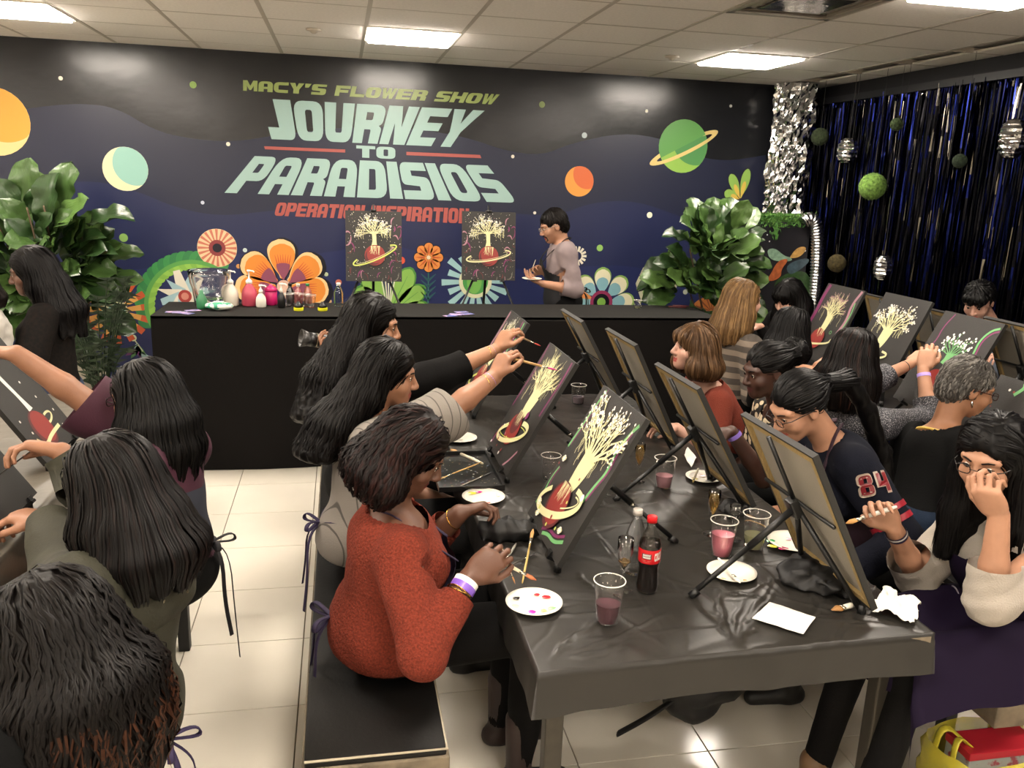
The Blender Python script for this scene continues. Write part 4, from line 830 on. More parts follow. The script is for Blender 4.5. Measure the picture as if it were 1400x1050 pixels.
dp = [at(px, py, y=6.33) for px, py in ((1098, 304), (1104, 299), (1112, 300), (1116, 310), (1118, 330), (1117, 365), (1114, 400), (1110, 430), (1106, 470), (1104, 520))]
dp = chaikin(dp, 3); L = len(dp); cum = np.concatenate([[0], np.cumsum(np.linalg.norm(np.diff(dp, axis=0), axis=1))]); n = 240; s_ = np.linspace(0, cum[-1], n); pts = np.stack([np.interp(s_, cum, dp[:, i]) for i in range(3)], 1)
b = B(); b.tube(pts, [.05+.006*math.sin(x*2*math.pi/.026) for x in s_], 18); tag(b.build('duct_hose', mat('duct_silver', '#dededf', rough=.2, metal=1, bump=.3, bscale=60), smooth=True), 'ribbed silver duct hose arching down beside the planter', 'hose')
# flowers in front of the left pot
pz = at(135, 470, y=5.75)
t = thing('dark_plant', 'dark feathery plant in front of the sun burst on the wall', 'plant', V(pz[0], 5.75, 0)); b = B(); b.lathe([(.09, 0), (.11, .3), (.10, .3)], V(pz[0], 5.75, 0), 16); b.build('pot', mat('dark_pot', '#1d1a18'), t, smooth=True)
for k in range(26):
    a = r.uniform(0, 6.28); e = V(pz[0]+math.cos(a)*.22, 5.75+math.sin(a)*.12, pz[2]+r.uniform(-.15, .45)); s0 = V(pz[0], 5.75, .3); b = B(); b.tube(chaikin([s0, (s0+e)/2+V(0, 0, .15), e]), .004, 4)
    P_ = chaikin([s0, (s0+e)/2+V(0, 0, .15), e])
    for q in P_[4:]:
        for sg in (-1, 1): d = unit(V(sg*.6, r.uniform(-.6, .2), r.uniform(-.2, .5)))*.07; b.add([q-V(0, 0, .012), q+d, q+V(0, 0, .012)], [(0, 1, 2)])
    b.build('frond', mat('frond', '#1d2c18', rough=.5, var=.4), t)
# ---------------------------------------------------------------- things on the bar
M_clear = mat('clear_plastic', '#ffffff', rough=.04, trans=1, ior=1.06, coat=1)
M_glass = mat('clear_glass', '#ffffff', rough=.0, trans=1, ior=1.07, coat=1)
M_white = mat('white_plastic', '#dcd7cc', rough=.35)
def base(px, py, z=1.012): return at(px, py, z=z)
def onbar(px, y=5.88): d = at(px, 414, y=y); return V(d[0], y, 1.012)
p = onbar(288, 5.86); t = thing('drink_tub', 'wide clear plastic tub nested in another on the bar', 'tub', p)
b = B(); b.lathe([(.10, 0), (.115, .12), (.125, .15), (.132, .2), (.138, .235), (.134, .235), (.127, .2), (.12, .15), (.11, .12), (.096, .004)], p, 32); b.build('outer_tub', M_clear, t, smooth=True)
b = B(); b.lathe([(.094, .05), (.1, .12), (.112, .19), (.12, .23), (.118, .23), (.108, .19), (.096, .12), (.09, .054)], p, 32); b.build('inner_tub', M_clear, t, smooth=True)
p = onbar(276, 5.72); b = B(); b.lathe([(.03, 0), (.034, .01), (.034, .06), (.02, .09), (.012, .1), (.012, .12), (0, .12)], p, 16); t = thing('green_bottle', 'small green squeeze bottle before the clear tub', 'bottle', p); b.build('bottle_body', mat('green_plastic', '#3f8a5c', rough=.3, trans=.4), t, smooth=True); b = B(); b.box((.035, -.01, 0)+p, (.06, .01, .025)+p, bev=.004); b.build('black_clip', mat('black_metal', '#141414'), t)
def pump(px, h, r_, c, label, name='pump_bottle', handle=False, capc='#e6e1d6', y=5.86, body=.62):
    p = onbar(px, y); t = thing(name, label, 'bottle', p); H = h*body
    b = B(); b.lathe([(r_*.92, 0), (r_, .008), (r_, H*.5), (r_*.88, H*.72), (r_*.45, H*.93), (r_*.36, H)], p, 20); b.build('bottle_body', mat('body_'+c.strip('#'), c, rough=.3, trans=.15 if c != '#0d0c0c' else 0), t, smooth=True)
    b = B(); b.lathe([(r_*.4, H), (r_*.42, H+.018), (r_*.2, H+.03), (.005, H+.032), (.005, h-.012), (.012, h-.01), (.012, h), (0, h)], p, 14); b.tube([p+V(0, 0, h-.006), p+V(.028, -.01, h-.006), p+V(.036, -.013, h-.014)], .005, 6); b.build('pump_head', mat('pump_'+capc.strip('#'), capc, rough=.35), t, smooth=True)
    if handle: b = B(); b.tube(chaikin([p+V(-r_*.3, 0, H*.95), p+V(-r_*1.0, 0, H*.85), p+V(-r_*1.05, 0, H*.5), p+V(-r_*.9, 0, H*.4)]), .009, 8); b.build('handle', mat('body_'+c.strip('#'), c), t, smooth=True)
pump(316, .235, .05, '#d8cfc0', 'large cream pump jug next to the clear tub', handle=True); pump(341.5, .24, .052, '#b6465a', 'large rose-red pump jug, second pump from the tub'); pump(357, .15, .034, '#d9d4c8', 'smaller white pump bottle between the rose jug and magenta canister', y=5.8); pump(385, .165, .026, '#0d0c0c', 'slim black pump bottle in front of the orange flower', y=5.78)
p = onbar(371, 5.9); t = thing('magenta_canister', 'bright magenta canister with a lid behind the pumps', 'canister', p); b = B(); b.lathe([(.036, 0), (.04, .01), (.04, .09), (.036, .095)], p, 20); b.build('canister_body', mat('magenta', '#b3185c', rough=.35), t, smooth=True); b = B(); b.lathe([(.042, .093), (.042, .11), (.02, .128), (.012, .13), (.012, .14), (0, .14)], p, 20); b.build('lid', mat('magenta', '#b3185c'), t, smooth=True)
def cup(p, h, rb, rt, fill, fc, label, group, name='plastic_cup', cat='cup', seg=28, streak=False):
    t = thing(name, label, cat, p, group); w = .0012
    prof = [(rb, 0), (rb+(rt-rb)*.3, h*.3), (rt, h-.004), (rt+.0022, h-.003), (rt+.0022, h), (rt-.001, h), (rt-w, h-.005), (rb+(rt-rb)*.3-w, h*.3), (rb-w, .0025), (0, .0025)]
    b = B(); b.lathe([(0, 0)]+prof, p, seg, cap=False); b.build('cup_shell', M_clear, t, smooth=True)
    b = B(); a = np.arange(25)/24*2*math.pi; b.tube(np.stack([p[0]+(rt+.0012)*np.cos(a), p[1]+(rt+.0012)*np.sin(a), np.full(25, p[2]+h-.001)], 1), .0016, 6, caps=False); b.build('rim', mat('rim_white', '#d9d5ca', rough=.3), t, smooth=True)
    if fill:
        r1 = rb+(rt-rb)*fill-w*1.6; b = B(); b.lathe([(0, .003), (rb-w*1.6, .003), (r1, h*fill), (0, h*fill)], p, seg, cap=False); b.build('drink', mat('drink_'+fc.strip('#'), fc, rough=.12, spec=.5), t, smooth=False)
    return t
for i, (px, y, lab) in enumerate(((393, 5.84, 'empty clear cup stacked just right of the slim black pump bottle'), (405, 5.88, 'empty clear cup second from the black pump bottle'), (417, 5.84, 'empty clear cup third from the black pump bottle'), (425, 5.8, 'empty clear cup nearest the red drink bottle'))): cup(onbar(px, y), .085, .026, .034, 0, '', lab, 'clear cups on the bar')
def bottle(p, prof, c, capc, capz, capr, label, trans=0, fill=None, name='bottle', group=None, rough=.1):
    t = thing(name, label, 'bottle', p, group); b = B(); b.lathe(prof, p, 24); b.build('bottle_body', mat('bot_'+c.strip('#')+str(trans), c, rough=rough if trans < .9 else .02, trans=1 if trans > .9 else trans, ior=1.06 if trans > .9 else 1.3, coat=1), t, smooth=True)
    b = B(); b.lathe([(capr, capz), (capr, capz+.016), (capr*.9, capz+.018), (0, capz+.018)], p, 18); b.build('cap', mat('cap_'+capc.strip('#'), capc, rough=.35), t, smooth=True)
    if fill: b = B(); b.lathe(fill[1], p, 24); b.build('drink', mat('drink_'+fill[0].strip('#'), fill[0], rough=.15), t, smooth=True)
    return t
bp = [(.026, 0), (.029, .006), (.029, .07), (.022, .095), (.012, .112), (.012, .124)]
bottle(onbar(408, 5.95), bp, '#7d3a3a', '#d9d4c8', .122, .013, 'small reddish bottle with pale cap behind the clear cups'); bottle(onbar(421, 5.97), bp, '#8a4a3a', '#2c7a44', .122, .013, 'small reddish bottle with a green cap'); bottle(onbar(397, 5.97), bp, '#151313', '#1a1a1a', .122, .013, 'small dark bottle behind the clear cups')
bottle(onbar(463, 5.86), [(.03, 0), (.032, .006), (.032, .09), (.024, .115), (.012, .135), (.012, .145)], '#dfe6e6', '#d2d2c9', .143, .014, 'clear water bottle standing alone at mid bar', trans=.92)
for px, lab in ((408, 'yellow-lidded black jar in front of the cups'), (441, 'yellow-lidded black jar standing alone right of the cups')):
    p = onbar(px, 5.66); t = thing('paint_jar', lab, 'jar', p, 'yellow-lidded jars on the bar'); b = B(); b.lathe([(.03, 0), (.032, .006), (.032, .02)], p, 20); b.build('lid', mat('jar_yellow', '#c9c81e', rough=.4), t, smooth=False); b = B(); b.lathe([(.026, .02), (.028, .03), (.022, .045), (.012, .047), (.012, .058), (0, .058)], p, 16); b.build('jar_neck', mat('black_gloss', '#0f0f0f', rough=.25), t, smooth=True)
p = base(300, 424); t = thing('wipes_pack', 'crinkled green and white packet of wipes on the bar front edge', 'packet', p)
s = SDF(); s.ell(p+V(0, 0, .028), (.088, .05, .027), k=.01); v, f = s.mesh(.006, disp=wrinkle(.006, (40, 40, 40), 3)); v[:, 2] = np.maximum(v[:, 2], 1.011); mesh('packet', v, f, mat('wipes_green', '#3f9a78', rough=.35, pattern='noise', pscale=22, color2='#dfe2d8', lo=.5, hi=.53), t); b = B(); b.box(p+V(-.035, -.022, .052), p+V(.03, .018, .057), bev=.002); b.build('resealable_flap', mat('flap_white', '#d5d7cf', rough=.4), t)
def cards(px0, px1, py, n, label, seed, lst):
    rr = random.Random(seed); 
    for k in range(n):
        c = base(px0+(px1-px0)*(k+.5)/n, py+rr.uniform(-3, 3)); an = rr.uniform(-.7, .7); M = Matrix.Translation(c+V(0, 0, .001*k))@Matrix.Rotation(an, 4, 'Z'); b = B(); b.box((-.045, -.03, 0), (.045, .03, .0008), M=M); o = b.build('flyer', mat('flyer_print', '#4a5a9a', rough=.3, pattern='noise', pscale=28, color2='#c9a8c9', lo=.42, hi=.6)); tag(o, lst[k], 'card', label)
cards(232, 268, 428, 4, 'flyers at the left end of the bar', 3, ['leftmost violet printed flyer at the left end of the bar', 'second violet flyer from the left end of the bar', 'third violet flyer, overlapping, left of the wipes packet', 'violet flyer nearest the wipes packet'])
cards(612, 642, 430, 4, 'flyers at the middle of the bar', 6, ['leftmost blue flyer below the demonstration easels', 'second blue flyer of the heap below the easels', 'third blue flyer of the heap below the easels', 'rightmost blue flyer of the heap at mid bar'])
cup(onbar(872, 5.86), .06, .024, .03, .2, '#8a8a6a', 'small clear cup alone before the octagon flower', 'clear cups on the bar')
for k, lab in enumerate(('dark red pen at the right end of the bar, nearer', 'dark red pen at the right end of the bar, farther')):
    a = base(914+k*6, 419-k*1.5, 1.017); c = base(938+k*4, 420.5-k*2, 1.017); b = B(); b.tube([a, c], .005, 6); tag(b.build('pen', mat('pen_red', '#4a1c20', rough=.4), smooth=True), lab, 'pen', 'pens on the bar')
# ---------------------------------------------------------------- things on the centre table
TZ = .7635
def tp(px, py, z=TZ): return at(px, py, z=z)
def plate(px, py, blobs, label, r_=.079, over=None, food=False):
    p = tp(px, py); t = thing('paper_plate', label, 'plate', p, 'white plates used as palettes'); b = B(); b.lathe([(0, .001), (r_*.72, .001), (r_*.78, .004), (r_, .009), (r_, .0105), (r_*.77, .0058), (r_*.71, .003), (0, .003)], p, 40, cap=False); b.build('plate_disc', mat('paper_white', '#d9d4c7', rough=.5), t, smooth=True)
    rr = random.Random(int(px))
    for (dx, dy, s, c) in blobs:
        q = at(px+dx*.8, py+dy*.8, z=TZ+.0075); b = B(); pts = [(0, .0035)]; n = 10; vv = [q+V(0, 0, .0025)]; vv += [q+V(s*rr.uniform(.75, 1.2)*math.cos(a), s*.8*rr.uniform(.75, 1.2)*math.sin(a), -.0005) for a in np.arange(n)/n*2*math.pi]; b.add(vv, [(0, i+1, (i+1) % n+1) for i in range(n)]); b.build('paint_blob', mat('wet_'+c.strip('#'), c, rough=.2), t, smooth=True)
    return t
plate(730, 826, [(-30, -11, .011, '#0e0e12'), (5, -17, .009, '#c3202a'), (22, -13, .013, '#c3202a'), (31, 6, .012, '#7fd07a'), (17, 10, .008, '#e0dc70'), (-3, 13, .012, '#b8238f'), (-32, 3, .012, '#d9d6a8')], 'white palette plate with seven paint dabs at the near left table corner')
plate(661, 681, [(-20, -9, .016, '#d9cf3a'), (-8, -11, .013, '#c01878'), (9, 8, .012, '#c92a35'), (25, -5, .008, '#d8dccc')], 'white palette plate behind the coral sweater woman')
plate(1000, 784, [(-15, 9, .010, '#c9b56a'), (24, 12, .009, '#d0a860')], 'white plate with food crumbs under the big easel leg', r_=.075)
plate(1085, 743, [(-40, -5, .017, '#3f9a55'), (-36, 4, .016, '#cfc94a'), (-18, 8, .016, '#b52a60'), (-8, -8, .012, '#c9a0b0')], 'white palette plate with green and red paint behind the nearest easel', r_=.085)
plate(962, 654, [(-15, 0, .014, '#b8a868'), (0, -5, .018, '#c9a0a0'), (8, 4, .012, '#8a8a8a')], 'small messy palette plate under a brush behind the second easel', r_=.072)
plate(628, 600, [(3, 1, .01, '#c8c8b8')], 'white plate half hidden behind the grey sleeve')
cup(tp(830, 848), .118, .030, .041, .44, '#5c3a42', 'clear cup half full of murky mauve water at the table front', 'clear plastic cups on the centre table')
cup(tp(986, 758), .118, .031, .042, .62, '#d9808f', 'clear cup of pink water', 'clear plastic cups on the centre table')
cup(tp(1030, 748), .118, .031, .042, .40, '#a3a27c', 'clear cup of pale olive water right of the pink one', 'clear plastic cups on the centre table')
cup(tp(907, 665), .118, .030, .041, .40, '#b08088', 'clear cup with a little pink water and streaked sides, farther back', 'clear plastic cups on the centre table')
cup(tp(752, 655), .10, .028, .038, 0, '', 'empty clear cup peeking out behind the nearest painted canvas', 'clear plastic cups on the centre table')
cup(tp(790, 551), .10, .030, .040, .35, '#6a5a60', 'clear cup with dark rinse water near the far canvases', 'clear plastic cups on the centre table')
cup(tp(835, 562), .06, .030, .038, 0, '', 'low empty clear tumbler behind the nearest painted canvas top', 'clear plastic cups on the centre table')
cup(tp(716, 590), .10, .028, .038, 0, '', 'empty clear cup behind the grey sleeved arm', 'clear plastic cups on the centre table')
def flute(px, py, fill, label, h=.155, stem=.06, wide=.021):
    p = tp(px, py); t = thing('champagne_flute', label, 'glass', p, 'plastic champagne flutes')
    b = B(); b.lathe([(0, 0), (.028, 0), (.028, .002), (.006, .006), (.0035, .012), (.0035, stem-.008), (.009, stem), (wide*.75, stem+.03), (wide, h*.75), (wide*.98, h), (wide*.9, h), (wide*.92, h*.75), (wide*.66, stem+.03), (.002, stem+.004), (0, stem+.004)], p, 22, cap=False); b.build('flute_shell', M_glass, t, smooth=True)
    if fill: z1 = stem+(h-stem)*fill; b = B(); b.lathe([(0, stem+.006), (wide*.6, stem+.032), (wide*.82, min(z1, h*.75)), (wide*.82, z1), (0, z1)], p, 20, cap=False); b.build('sparkling_wine', mat('wine', '#c9a860', rough=.03, trans=.85, ior=1.33), t, smooth=True)
flute(851, 806, .3, 'champagne flute beside the cola bottle', wide=.023, h=.16); flute(872, 658, .85, 'full champagne flute between the canvases'); flute(972, 730, .8, 'champagne flute behind the pink cup'); flute(1002, 737, 0, 'empty tilted-looking flute behind the olive cup', h=.12)
p = tp(884, 806); bottle(p, [(.026, 0), (.031, .006), (.0325, .02), (.030, .05), (.0285, .075), (.0315, .09), (.0315, .135), (.031, .15), (.022, .175), (.0125, .195), (.0125, .212)], '#e9e6e0', '#c4161c', .210, .0145, 'cola bottle with red cap and red label', trans=.95, fill=('#140907', [(.025, .002), (.030, .008), (.0315, .02), (.029, .05), (.0275, .075), (.0305, .09), (.0305, .135), (.0295, .152), (.0, .153)]), name='cola_bottle')
t = [o for o in COL.objects if o.name == 'cola_bottle'][0]
b = B(); b.lathe([(.0318, .093), (.0322, .094), (.0322, .134), (.0318, .135)], p, 32, cap=False); lw = b.build('label_wrap', mat('label_red', '#b3151c', rough=.35), t, smooth=True)
t_cola = t; t = lw
def wrap(pts, z0, z1, rad, c, a0, nm='label_print', t=t, p=p):   # a flat rectangle wrapped on the bottle, angles in degrees round the axis
    b = B(); n = 8; vv = []
    for i in range(n+1): a = math.radians(a0[0]+(a0[1]-a0[0])*i/n); vv += [p+V(rad*math.cos(a), rad*math.sin(a), z0), p+V(rad*math.cos(a), rad*math.sin(a), z1)]
    b.add(vv, [(2*i, 2*i+2, 2*i+3, 2*i+1) for i in range(n)]); b.build(nm, ink(c), t, smooth=True)
fa = math.degrees(math.atan2(-p[1], -p[0]))
wrap(0, .108, .124, .03235, '#4a3a38', (fa-38, fa+12)); 
def label_text(word, a0, a1, z0, z1, c, tilt=0):
    for ch, L in text_quads(word, [(a0, z1), (a1, z1+tilt), (a1, z0+tilt), (a0, z0)], gap=.12):
        for lp in [L]:
            v, f = fill2d(lp); vv = [(p[0]+.0326*math.cos(math.radians(a)), p[1]+.0326*math.sin(math.radians(a)), p[2]+z) for a, z in v]; mesh('label_letter', vv, f, ink(c), t, smooth=False)
label_text('SHARE', fa-33, fa+7, .1165, .1225, '#e8e4da'); label_text('A COLA', fa-35, fa+9, .1092, .1152, '#e8e4da') if False else label_text('SHARE', fa-31, fa+5, .1092, .1152, '#e8e4da') if False else None
wrap(0, .1098, .1148, .0325, '#d9d4ca', (fa-33, fa+7)); label_text('COCA', fa+28, fa+70, .102, .126, '#e8e4da', .004)
for k, (z0, a) in enumerate(((.1025, (-40, -16)), (.1025, (-8, 12)), (.0985, (-30, 4)))): wrap(0, z0, z0+.0012, .0325, '#d98a80', (fa+a[0], fa+a[1]))
p = tp(866, 782); t2 = bottle(p, [(.028, 0), (.031, .006), (.031, .11), (.030, .125), (.020, .155), (.0125, .172), (.0125, .188)], '#f2f2f2', '#b9b3ab', .186, .0145, 'empty clear water bottle with a grey cap behind the cola bottle', trans=.97, name='water_bottle', rough=.05)
def sheetmesh(name, label, quad, z, amp, m, cat, seed, n=12, mode=0):
    v = []; A, Bq, C, D_ = [np.array(q) for q in quad]
    for i in range(n+1):
        for j in range(n+1):
            u, w = i/n, j/n; q = (1-u)*(1-w)*A+u*(1-w)*Bq+u*w*C+(1-u)*w*D_; e = max(abs(u-.5), abs(w-.5))*2
            v.append((q[0]+.004*mnoise.noise(Vector((u*5, w*5, seed)))*mode, q[1], z+amp*(abs(mnoise.noise(Vector((q[0]*16, q[1]*16, seed))))+.3*abs(mnoise.noise(Vector((q[0]*50, q[1]*50, seed)))))))
    f = [(i*(n+1)+j, (i+1)*(n+1)+j, (i+1)*(n+1)+j+1, i*(n+1)+j+1) for i in range(n) for j in range(n)]; v = np.array(v); k = len(v)
    o = mesh(name, np.vstack([v, v-V(0, 0, .001)]), f[:]+[tuple(q+k for q in g[::-1]) for g in f], m); return tag(o, label, cat)
M_nap = mat('napkin_white', '#d9d6cd', rough=.8, bump=.2, bscale=120)
sheetmesh('napkin', 'flat white napkin at the front of the centre table', [tp(1028, 847), tp(1098, 868), tp(1115, 845), tp(1052, 824)], TZ+.002, .004, M_nap, 'napkin', 4)
sheetmesh('crumpled_napkin', 'crumpled white napkin behind the nearest easel', [tp(1188, 838), tp(1250, 856), tp(1258, 828), tp(1205, 812)], TZ+.003, .05, M_nap, 'napkin', 8, n=20, mode=4)
sheetmesh('folded_paper', 'small white card standing on the table behind the second easel', [tp(935, 625), tp(945, 640), tp(952, 628), tp(940, 612)], TZ+.002, .02, M_nap, 'paper', 2, n=5)
def brush(a, c, label, bristle='#b98a52', handle='#c9a869', group='paint brushes', wide=.006, hl=.6, sheen=None, flip=False, parent=None):
    a, c = np.array(a), np.array(c); d = unit(c-a); L = np.linalg.norm(c-a); t = thing('paint_brush', label, 'brush', a, group)
    b = B(); b.tube([a, a+d*L*.2, a+d*L*(hl+.08)], [wide*.35, wide*.6, wide*.5], 8); b.build('handle', mat('hand_'+handle.strip('#'), handle, rough=.4), t, smooth=True)
    b = B(); b.tube([a+d*L*(hl+.06), a+d*L*(hl+.2)], [wide*.55, wide*.8], 8, flat=.5); b.build('ferrule', mat('ferrule', '#c9c2b2', rough=.25, metal=.9), t, smooth=True)
    b = B(); b.tube([a+d*L*(hl+.19), a+d*L*(hl+.3), a+d*L], [wide*.8, wide*1.05, wide*.2], 8, flat=.4); b.build('bristles', mat('brist_'+bristle.strip('#'), bristle, rough=.7), t, smooth=True)
BZ = TZ+.008
brush(tp(714, 797, BZ), tp(729, 722, BZ+.03), 'pale wooden brush leaning on the nearest painted canvas foot', handle='#c2a562'); brush(tp(683, 782, BZ), tp(733, 755, BZ), 'thin grey brush lying behind the palette plate', handle='#4a463f', bristle='#3a3a3a', wide=.004); brush(tp(706, 743, BZ), tp(690, 768, BZ), 'short brush with rust bristles pointing at the sweater cuff', handle='#8a8880', bristle='#a8623f', wide=.007); brush(tp(735, 721, BZ), tp(662, 713, BZ), 'broad flat brush with pale bristles beside the black cloth', handle='#c9bfa2', bristle='#c7a368', wide=.012); brush(tp(658, 632, BZ+.02), tp(598, 656, BZ+.03), 'long bamboo-coloured brush lying across the black tray', handle='#b5935a', bristle='#b5935a', wide=.005); brush(tp(660, 634, BZ), tp(616, 614, BZ), 'broad brush with tan bristles at the back of the black tray', handle='#d0c6ad', bristle='#b58a55', wide=.012)
brush(tp(622, 668, BZ), tp(671, 646, BZ), 'thin silver brush on the front rim of the black tray', handle='#9a958a', bristle='#4a4a4a', wide=.004); brush(tp(1170, 826, BZ), tp(1137, 834, BZ), 'flat brush with tan bristles at the foot of the nearest easel', handle='#e0dacb', bristle='#9a6f40', wide=.014, hl=.4); brush(tp(1058, 722, BZ+.03), tp(1003, 690, BZ+.01), 'brush lying behind the olive cup', handle='#a8895a', bristle='#a06a35', wide=.006); brush(tp(955, 640, BZ+.06), tp(947, 660, BZ), 'brush standing on the small messy plate', handle='#c9bfa8', bristle='#8a7a4a', wide=.008); brush(tp(982, 763, BZ+.025), tp(1012, 797, BZ+.01), 'white plastic knife resting on the crumb plate', handle='#e0dcd2', bristle='#e0dcd2', wide=.008, group=None)
# black tray with dried paint, black crumpled cloths
a, c = tp(600, 640), tp(672, 655); x0, x1 = min(a[0], c[0])-.03, max(a[0], c[0])+.03; y0, y1 = tp(640, 672)[1], tp(640, 622)[1]
t = thing('paint_tray', 'black tray splashed with dried paint between two painters', 'tray', ((x0+x1)/2, (y0+y1)/2, TZ)); b = B(); b.box((x0, y0, TZ), (x1, y1, TZ+.004)); 
for lo, hi in (((x0, y0), (x1, y0+.008)), ((x0, y1-.008), (x1, y1)), ((x0, y0+.008), (x0+.008, y1-.008)), ((x1-.008, y0+.008), (x1, y1-.008))): b.box((*lo, TZ+.003), (*hi, TZ+.02))
b.build('tray_body', mat('tray_black', '#0f0e0e', rough=.3), t)
bb = B(); rr = random.Random(2)
for k in range(150):
    q = V(rr.uniform(x0+.02, x1-.02), rr.uniform(y0+.02, y1-.02), TZ+.005+k*.00001); s_ = rr.uniform(.001, .005); bb.add([q+V(s_*math.cos(a_), s_*.7*math.sin(a_), 0) for a_ in np.arange(6)], [tuple(range(6))], rr.randrange(4))
o = bb.build('paint_flecks', [ink('#d8d8d0'), ink('#7a3a40'), ink('#7a8aa8'), ink('#b09a5a')], t); o['kind'] = 'stuff'
def heap(px, py, r3, label, seed, c='#0c0b0b', name='black_cloth', z=TZ, rough=.6):
    p = tp(px, py); s = SDF(); rr = random.Random(seed)
    for k in range(6): s.ell(p+V(rr.uniform(-.6, .6)*r3[0], rr.uniform(-.6, .6)*r3[1], r3[2]*.4), (r3[0]*.6, r3[1]*.6, r3[2]*rr.uniform(.4, .8)), k=.03)
    v, f = s.mesh(.008, disp=wrinkle(.022, (55, 55, 55), seed)); v[:, 2] = np.maximum(v[:, 2], z); o = mesh(name, v, f, mat('heap'+c.strip('#'), c, rough=rough, bump=.3)); return tag(o, label, 'cloth')
heap(700, 735, (.09, .07, .05), 'crumpled black rag under the nearest painted canvas', 3); heap(1120, 790, (.12, .12, .045), 'black cap-like bundle lying under the nearest back-turned canvas', 5)
heap(1000, 700, (.03, .03, .02), 'small black scrap behind the champagne flute', 6)
# ---------------------------------------------------------------- floor level, bottom right
p = at(1340, 1045, z=.22); x, y = p[0]+.02, p[1]
t = thing('shopping_bag', 'yellow translucent carrier bag on the floor, bottom right corner', 'bag', (x, y, 0)); n, m = 40, 14; v = []
for i in range(m):
    for j in range(n):
        a_ = j/n*2*math.pi; z = .30*i/(m-1); cr = .02*mnoise.noise(Vector((math.cos(a_)*3, math.sin(a_)*3, z*9)))+.012*mnoise.noise(Vector((a_*6, z*20, 2))); sx = .17*(1+.1*math.sin(z*9)); v.append((x+(sx+cr)*math.copysign(abs(math.cos(a_))**.6, math.cos(a_)), y+(.11+cr)*math.copysign(abs(math.sin(a_))**.6, math.sin(a_)), z*(1+.12*mnoise.noise(Vector((math.cos(a_), math.sin(a_), 5)))*(i/m))))
f = [(i*n+j, i*n+(j+1) % n, (i+1)*n+(j+1) % n, (i+1)*n+j) for i in range(m-1) for j in range(n)]+[tuple(range(n))[::-1]]
mesh('bag_skin', v, f, mat('yellow_film', '#c4b83a', rough=.25, alpha=.72, bump=.6, bscale=30), t)
for sg in (-1, 1):
    b = B(); b.tube(chaikin([(x-.16, y+sg*.04, .24), (x-.15, y+sg*.03, .36), (x-.08, y+sg*.01, .30), (x-.03, y+sg*.04, .25)]), .012, 6, flat=.25); b.build('bag_handle', mat('yellow_film2', '#c8bb3c', rough=.3), t, smooth=True)
t = thing('game_box', 'grey box with a red lid edge sticking out of the yellow bag', 'box', (x+.02, y, .02)); b = B(); b.box((x-.11, y-.05, .02), (x+.14, y+.05, .285), bev=.003); b.build('box_body', mat('box_grey', '#8f9490', rough=.4, pattern='noise', pscale=30, color2='#8a3a44', lo=.55, hi=.62), t); b = B(); b.box((x-.113, y-.053, .28), (x+.143, y+.053, .305), bev=.003); b.build('box_lid', mat('box_red', '#a8202e', rough=.35), t)
p = at(958, 935, z=.27); t = thing('black_bag', 'black bag with a hanging strap under the centre table', 'bag', (p[0], p[1], 0)); s = SDF(); s.ell(p+V(.02, .05, -.02), (.17, .10, .09), k=.02); s.ell(p+V(.1, .1, .05), (.12, .10, .1), k=.03); s.ell(p+V(.0, .05, -.10), (.10, .08, .08), k=.02); v, f = s.mesh(.015, disp=wrinkle(.02, (25, 25, 25), 2)); v[:, 2] = np.maximum(v[:, 2], .001); mesh('bag_body', v, f, mat('bag_black', '#0e0e0f', rough=.6), t)
a, c = at(845, 1003, z=.03), at(930, 950, z=.24); b = B(); b.tube(chaikin([a, (a+c)/2+V(0, 0, -.01), c]), .02, 8, flat=.35); b.build('strap', mat('bag_black', '#0e0e0f'), t, smooth=True)
# ---------------------------------------------------------------- people
def frame(f, up=V(0, 0, 1)):
    f = unit(f); r_ = unit(np.cross(f, up)); u = np.cross(r_, f); return np.array([r_, f, u])     # rows: right, forward, up
def cutmesh(v, f, c, n, rad=None, axis=None):
    d = (v-c)@n; sel = d > 0
    if rad is not None:
        w = v-c
        if axis is not None: w = w-np.outer(w@axis, axis)
        sel &= np.linalg.norm(w, axis=1) < rad
    keep = ~sel[f].all(1); v = v.copy(); used = np.zeros(len(v), bool); used[f[keep].ravel()] = True; m = sel & used
    v[m] -= np.outer(d[m], n); return v, f[keep]
def rot(v, ax, a): ax = unit(ax); return v*math.cos(a)+np.cross(ax, v)*math.sin(a)+ax*(ax@v)*(1-math.cos(a))
SKIN = {'brown': '#5a3b2c', 'tan': '#8a6048', 'light': '#a1765d', 'dark': '#3c241a', 'pale': '#ac8371', 'olive': '#8d6349'}
def M_skin(t): return mat('skin_'+t, SKIN[t], rough=.5, var=.06, vscale=30, bump=.1, bscale=200)
def M_lip(t): return mat('lips_'+t, {'brown': '#6a2f2a', 'tan': '#8a443a', 'light': '#a0483f', 'dark': '#4a2524', 'pale': '#b0463f', 'olive': '#8f4a3c'}[t], rough=.4)
def M_hair(c): return mat('hair_'+c.strip('#'), tuple(q*.62 for q in lin(c)), rough=.45, spec=.16, var=.35, vscale=60, stretch=(1, 1, .2))
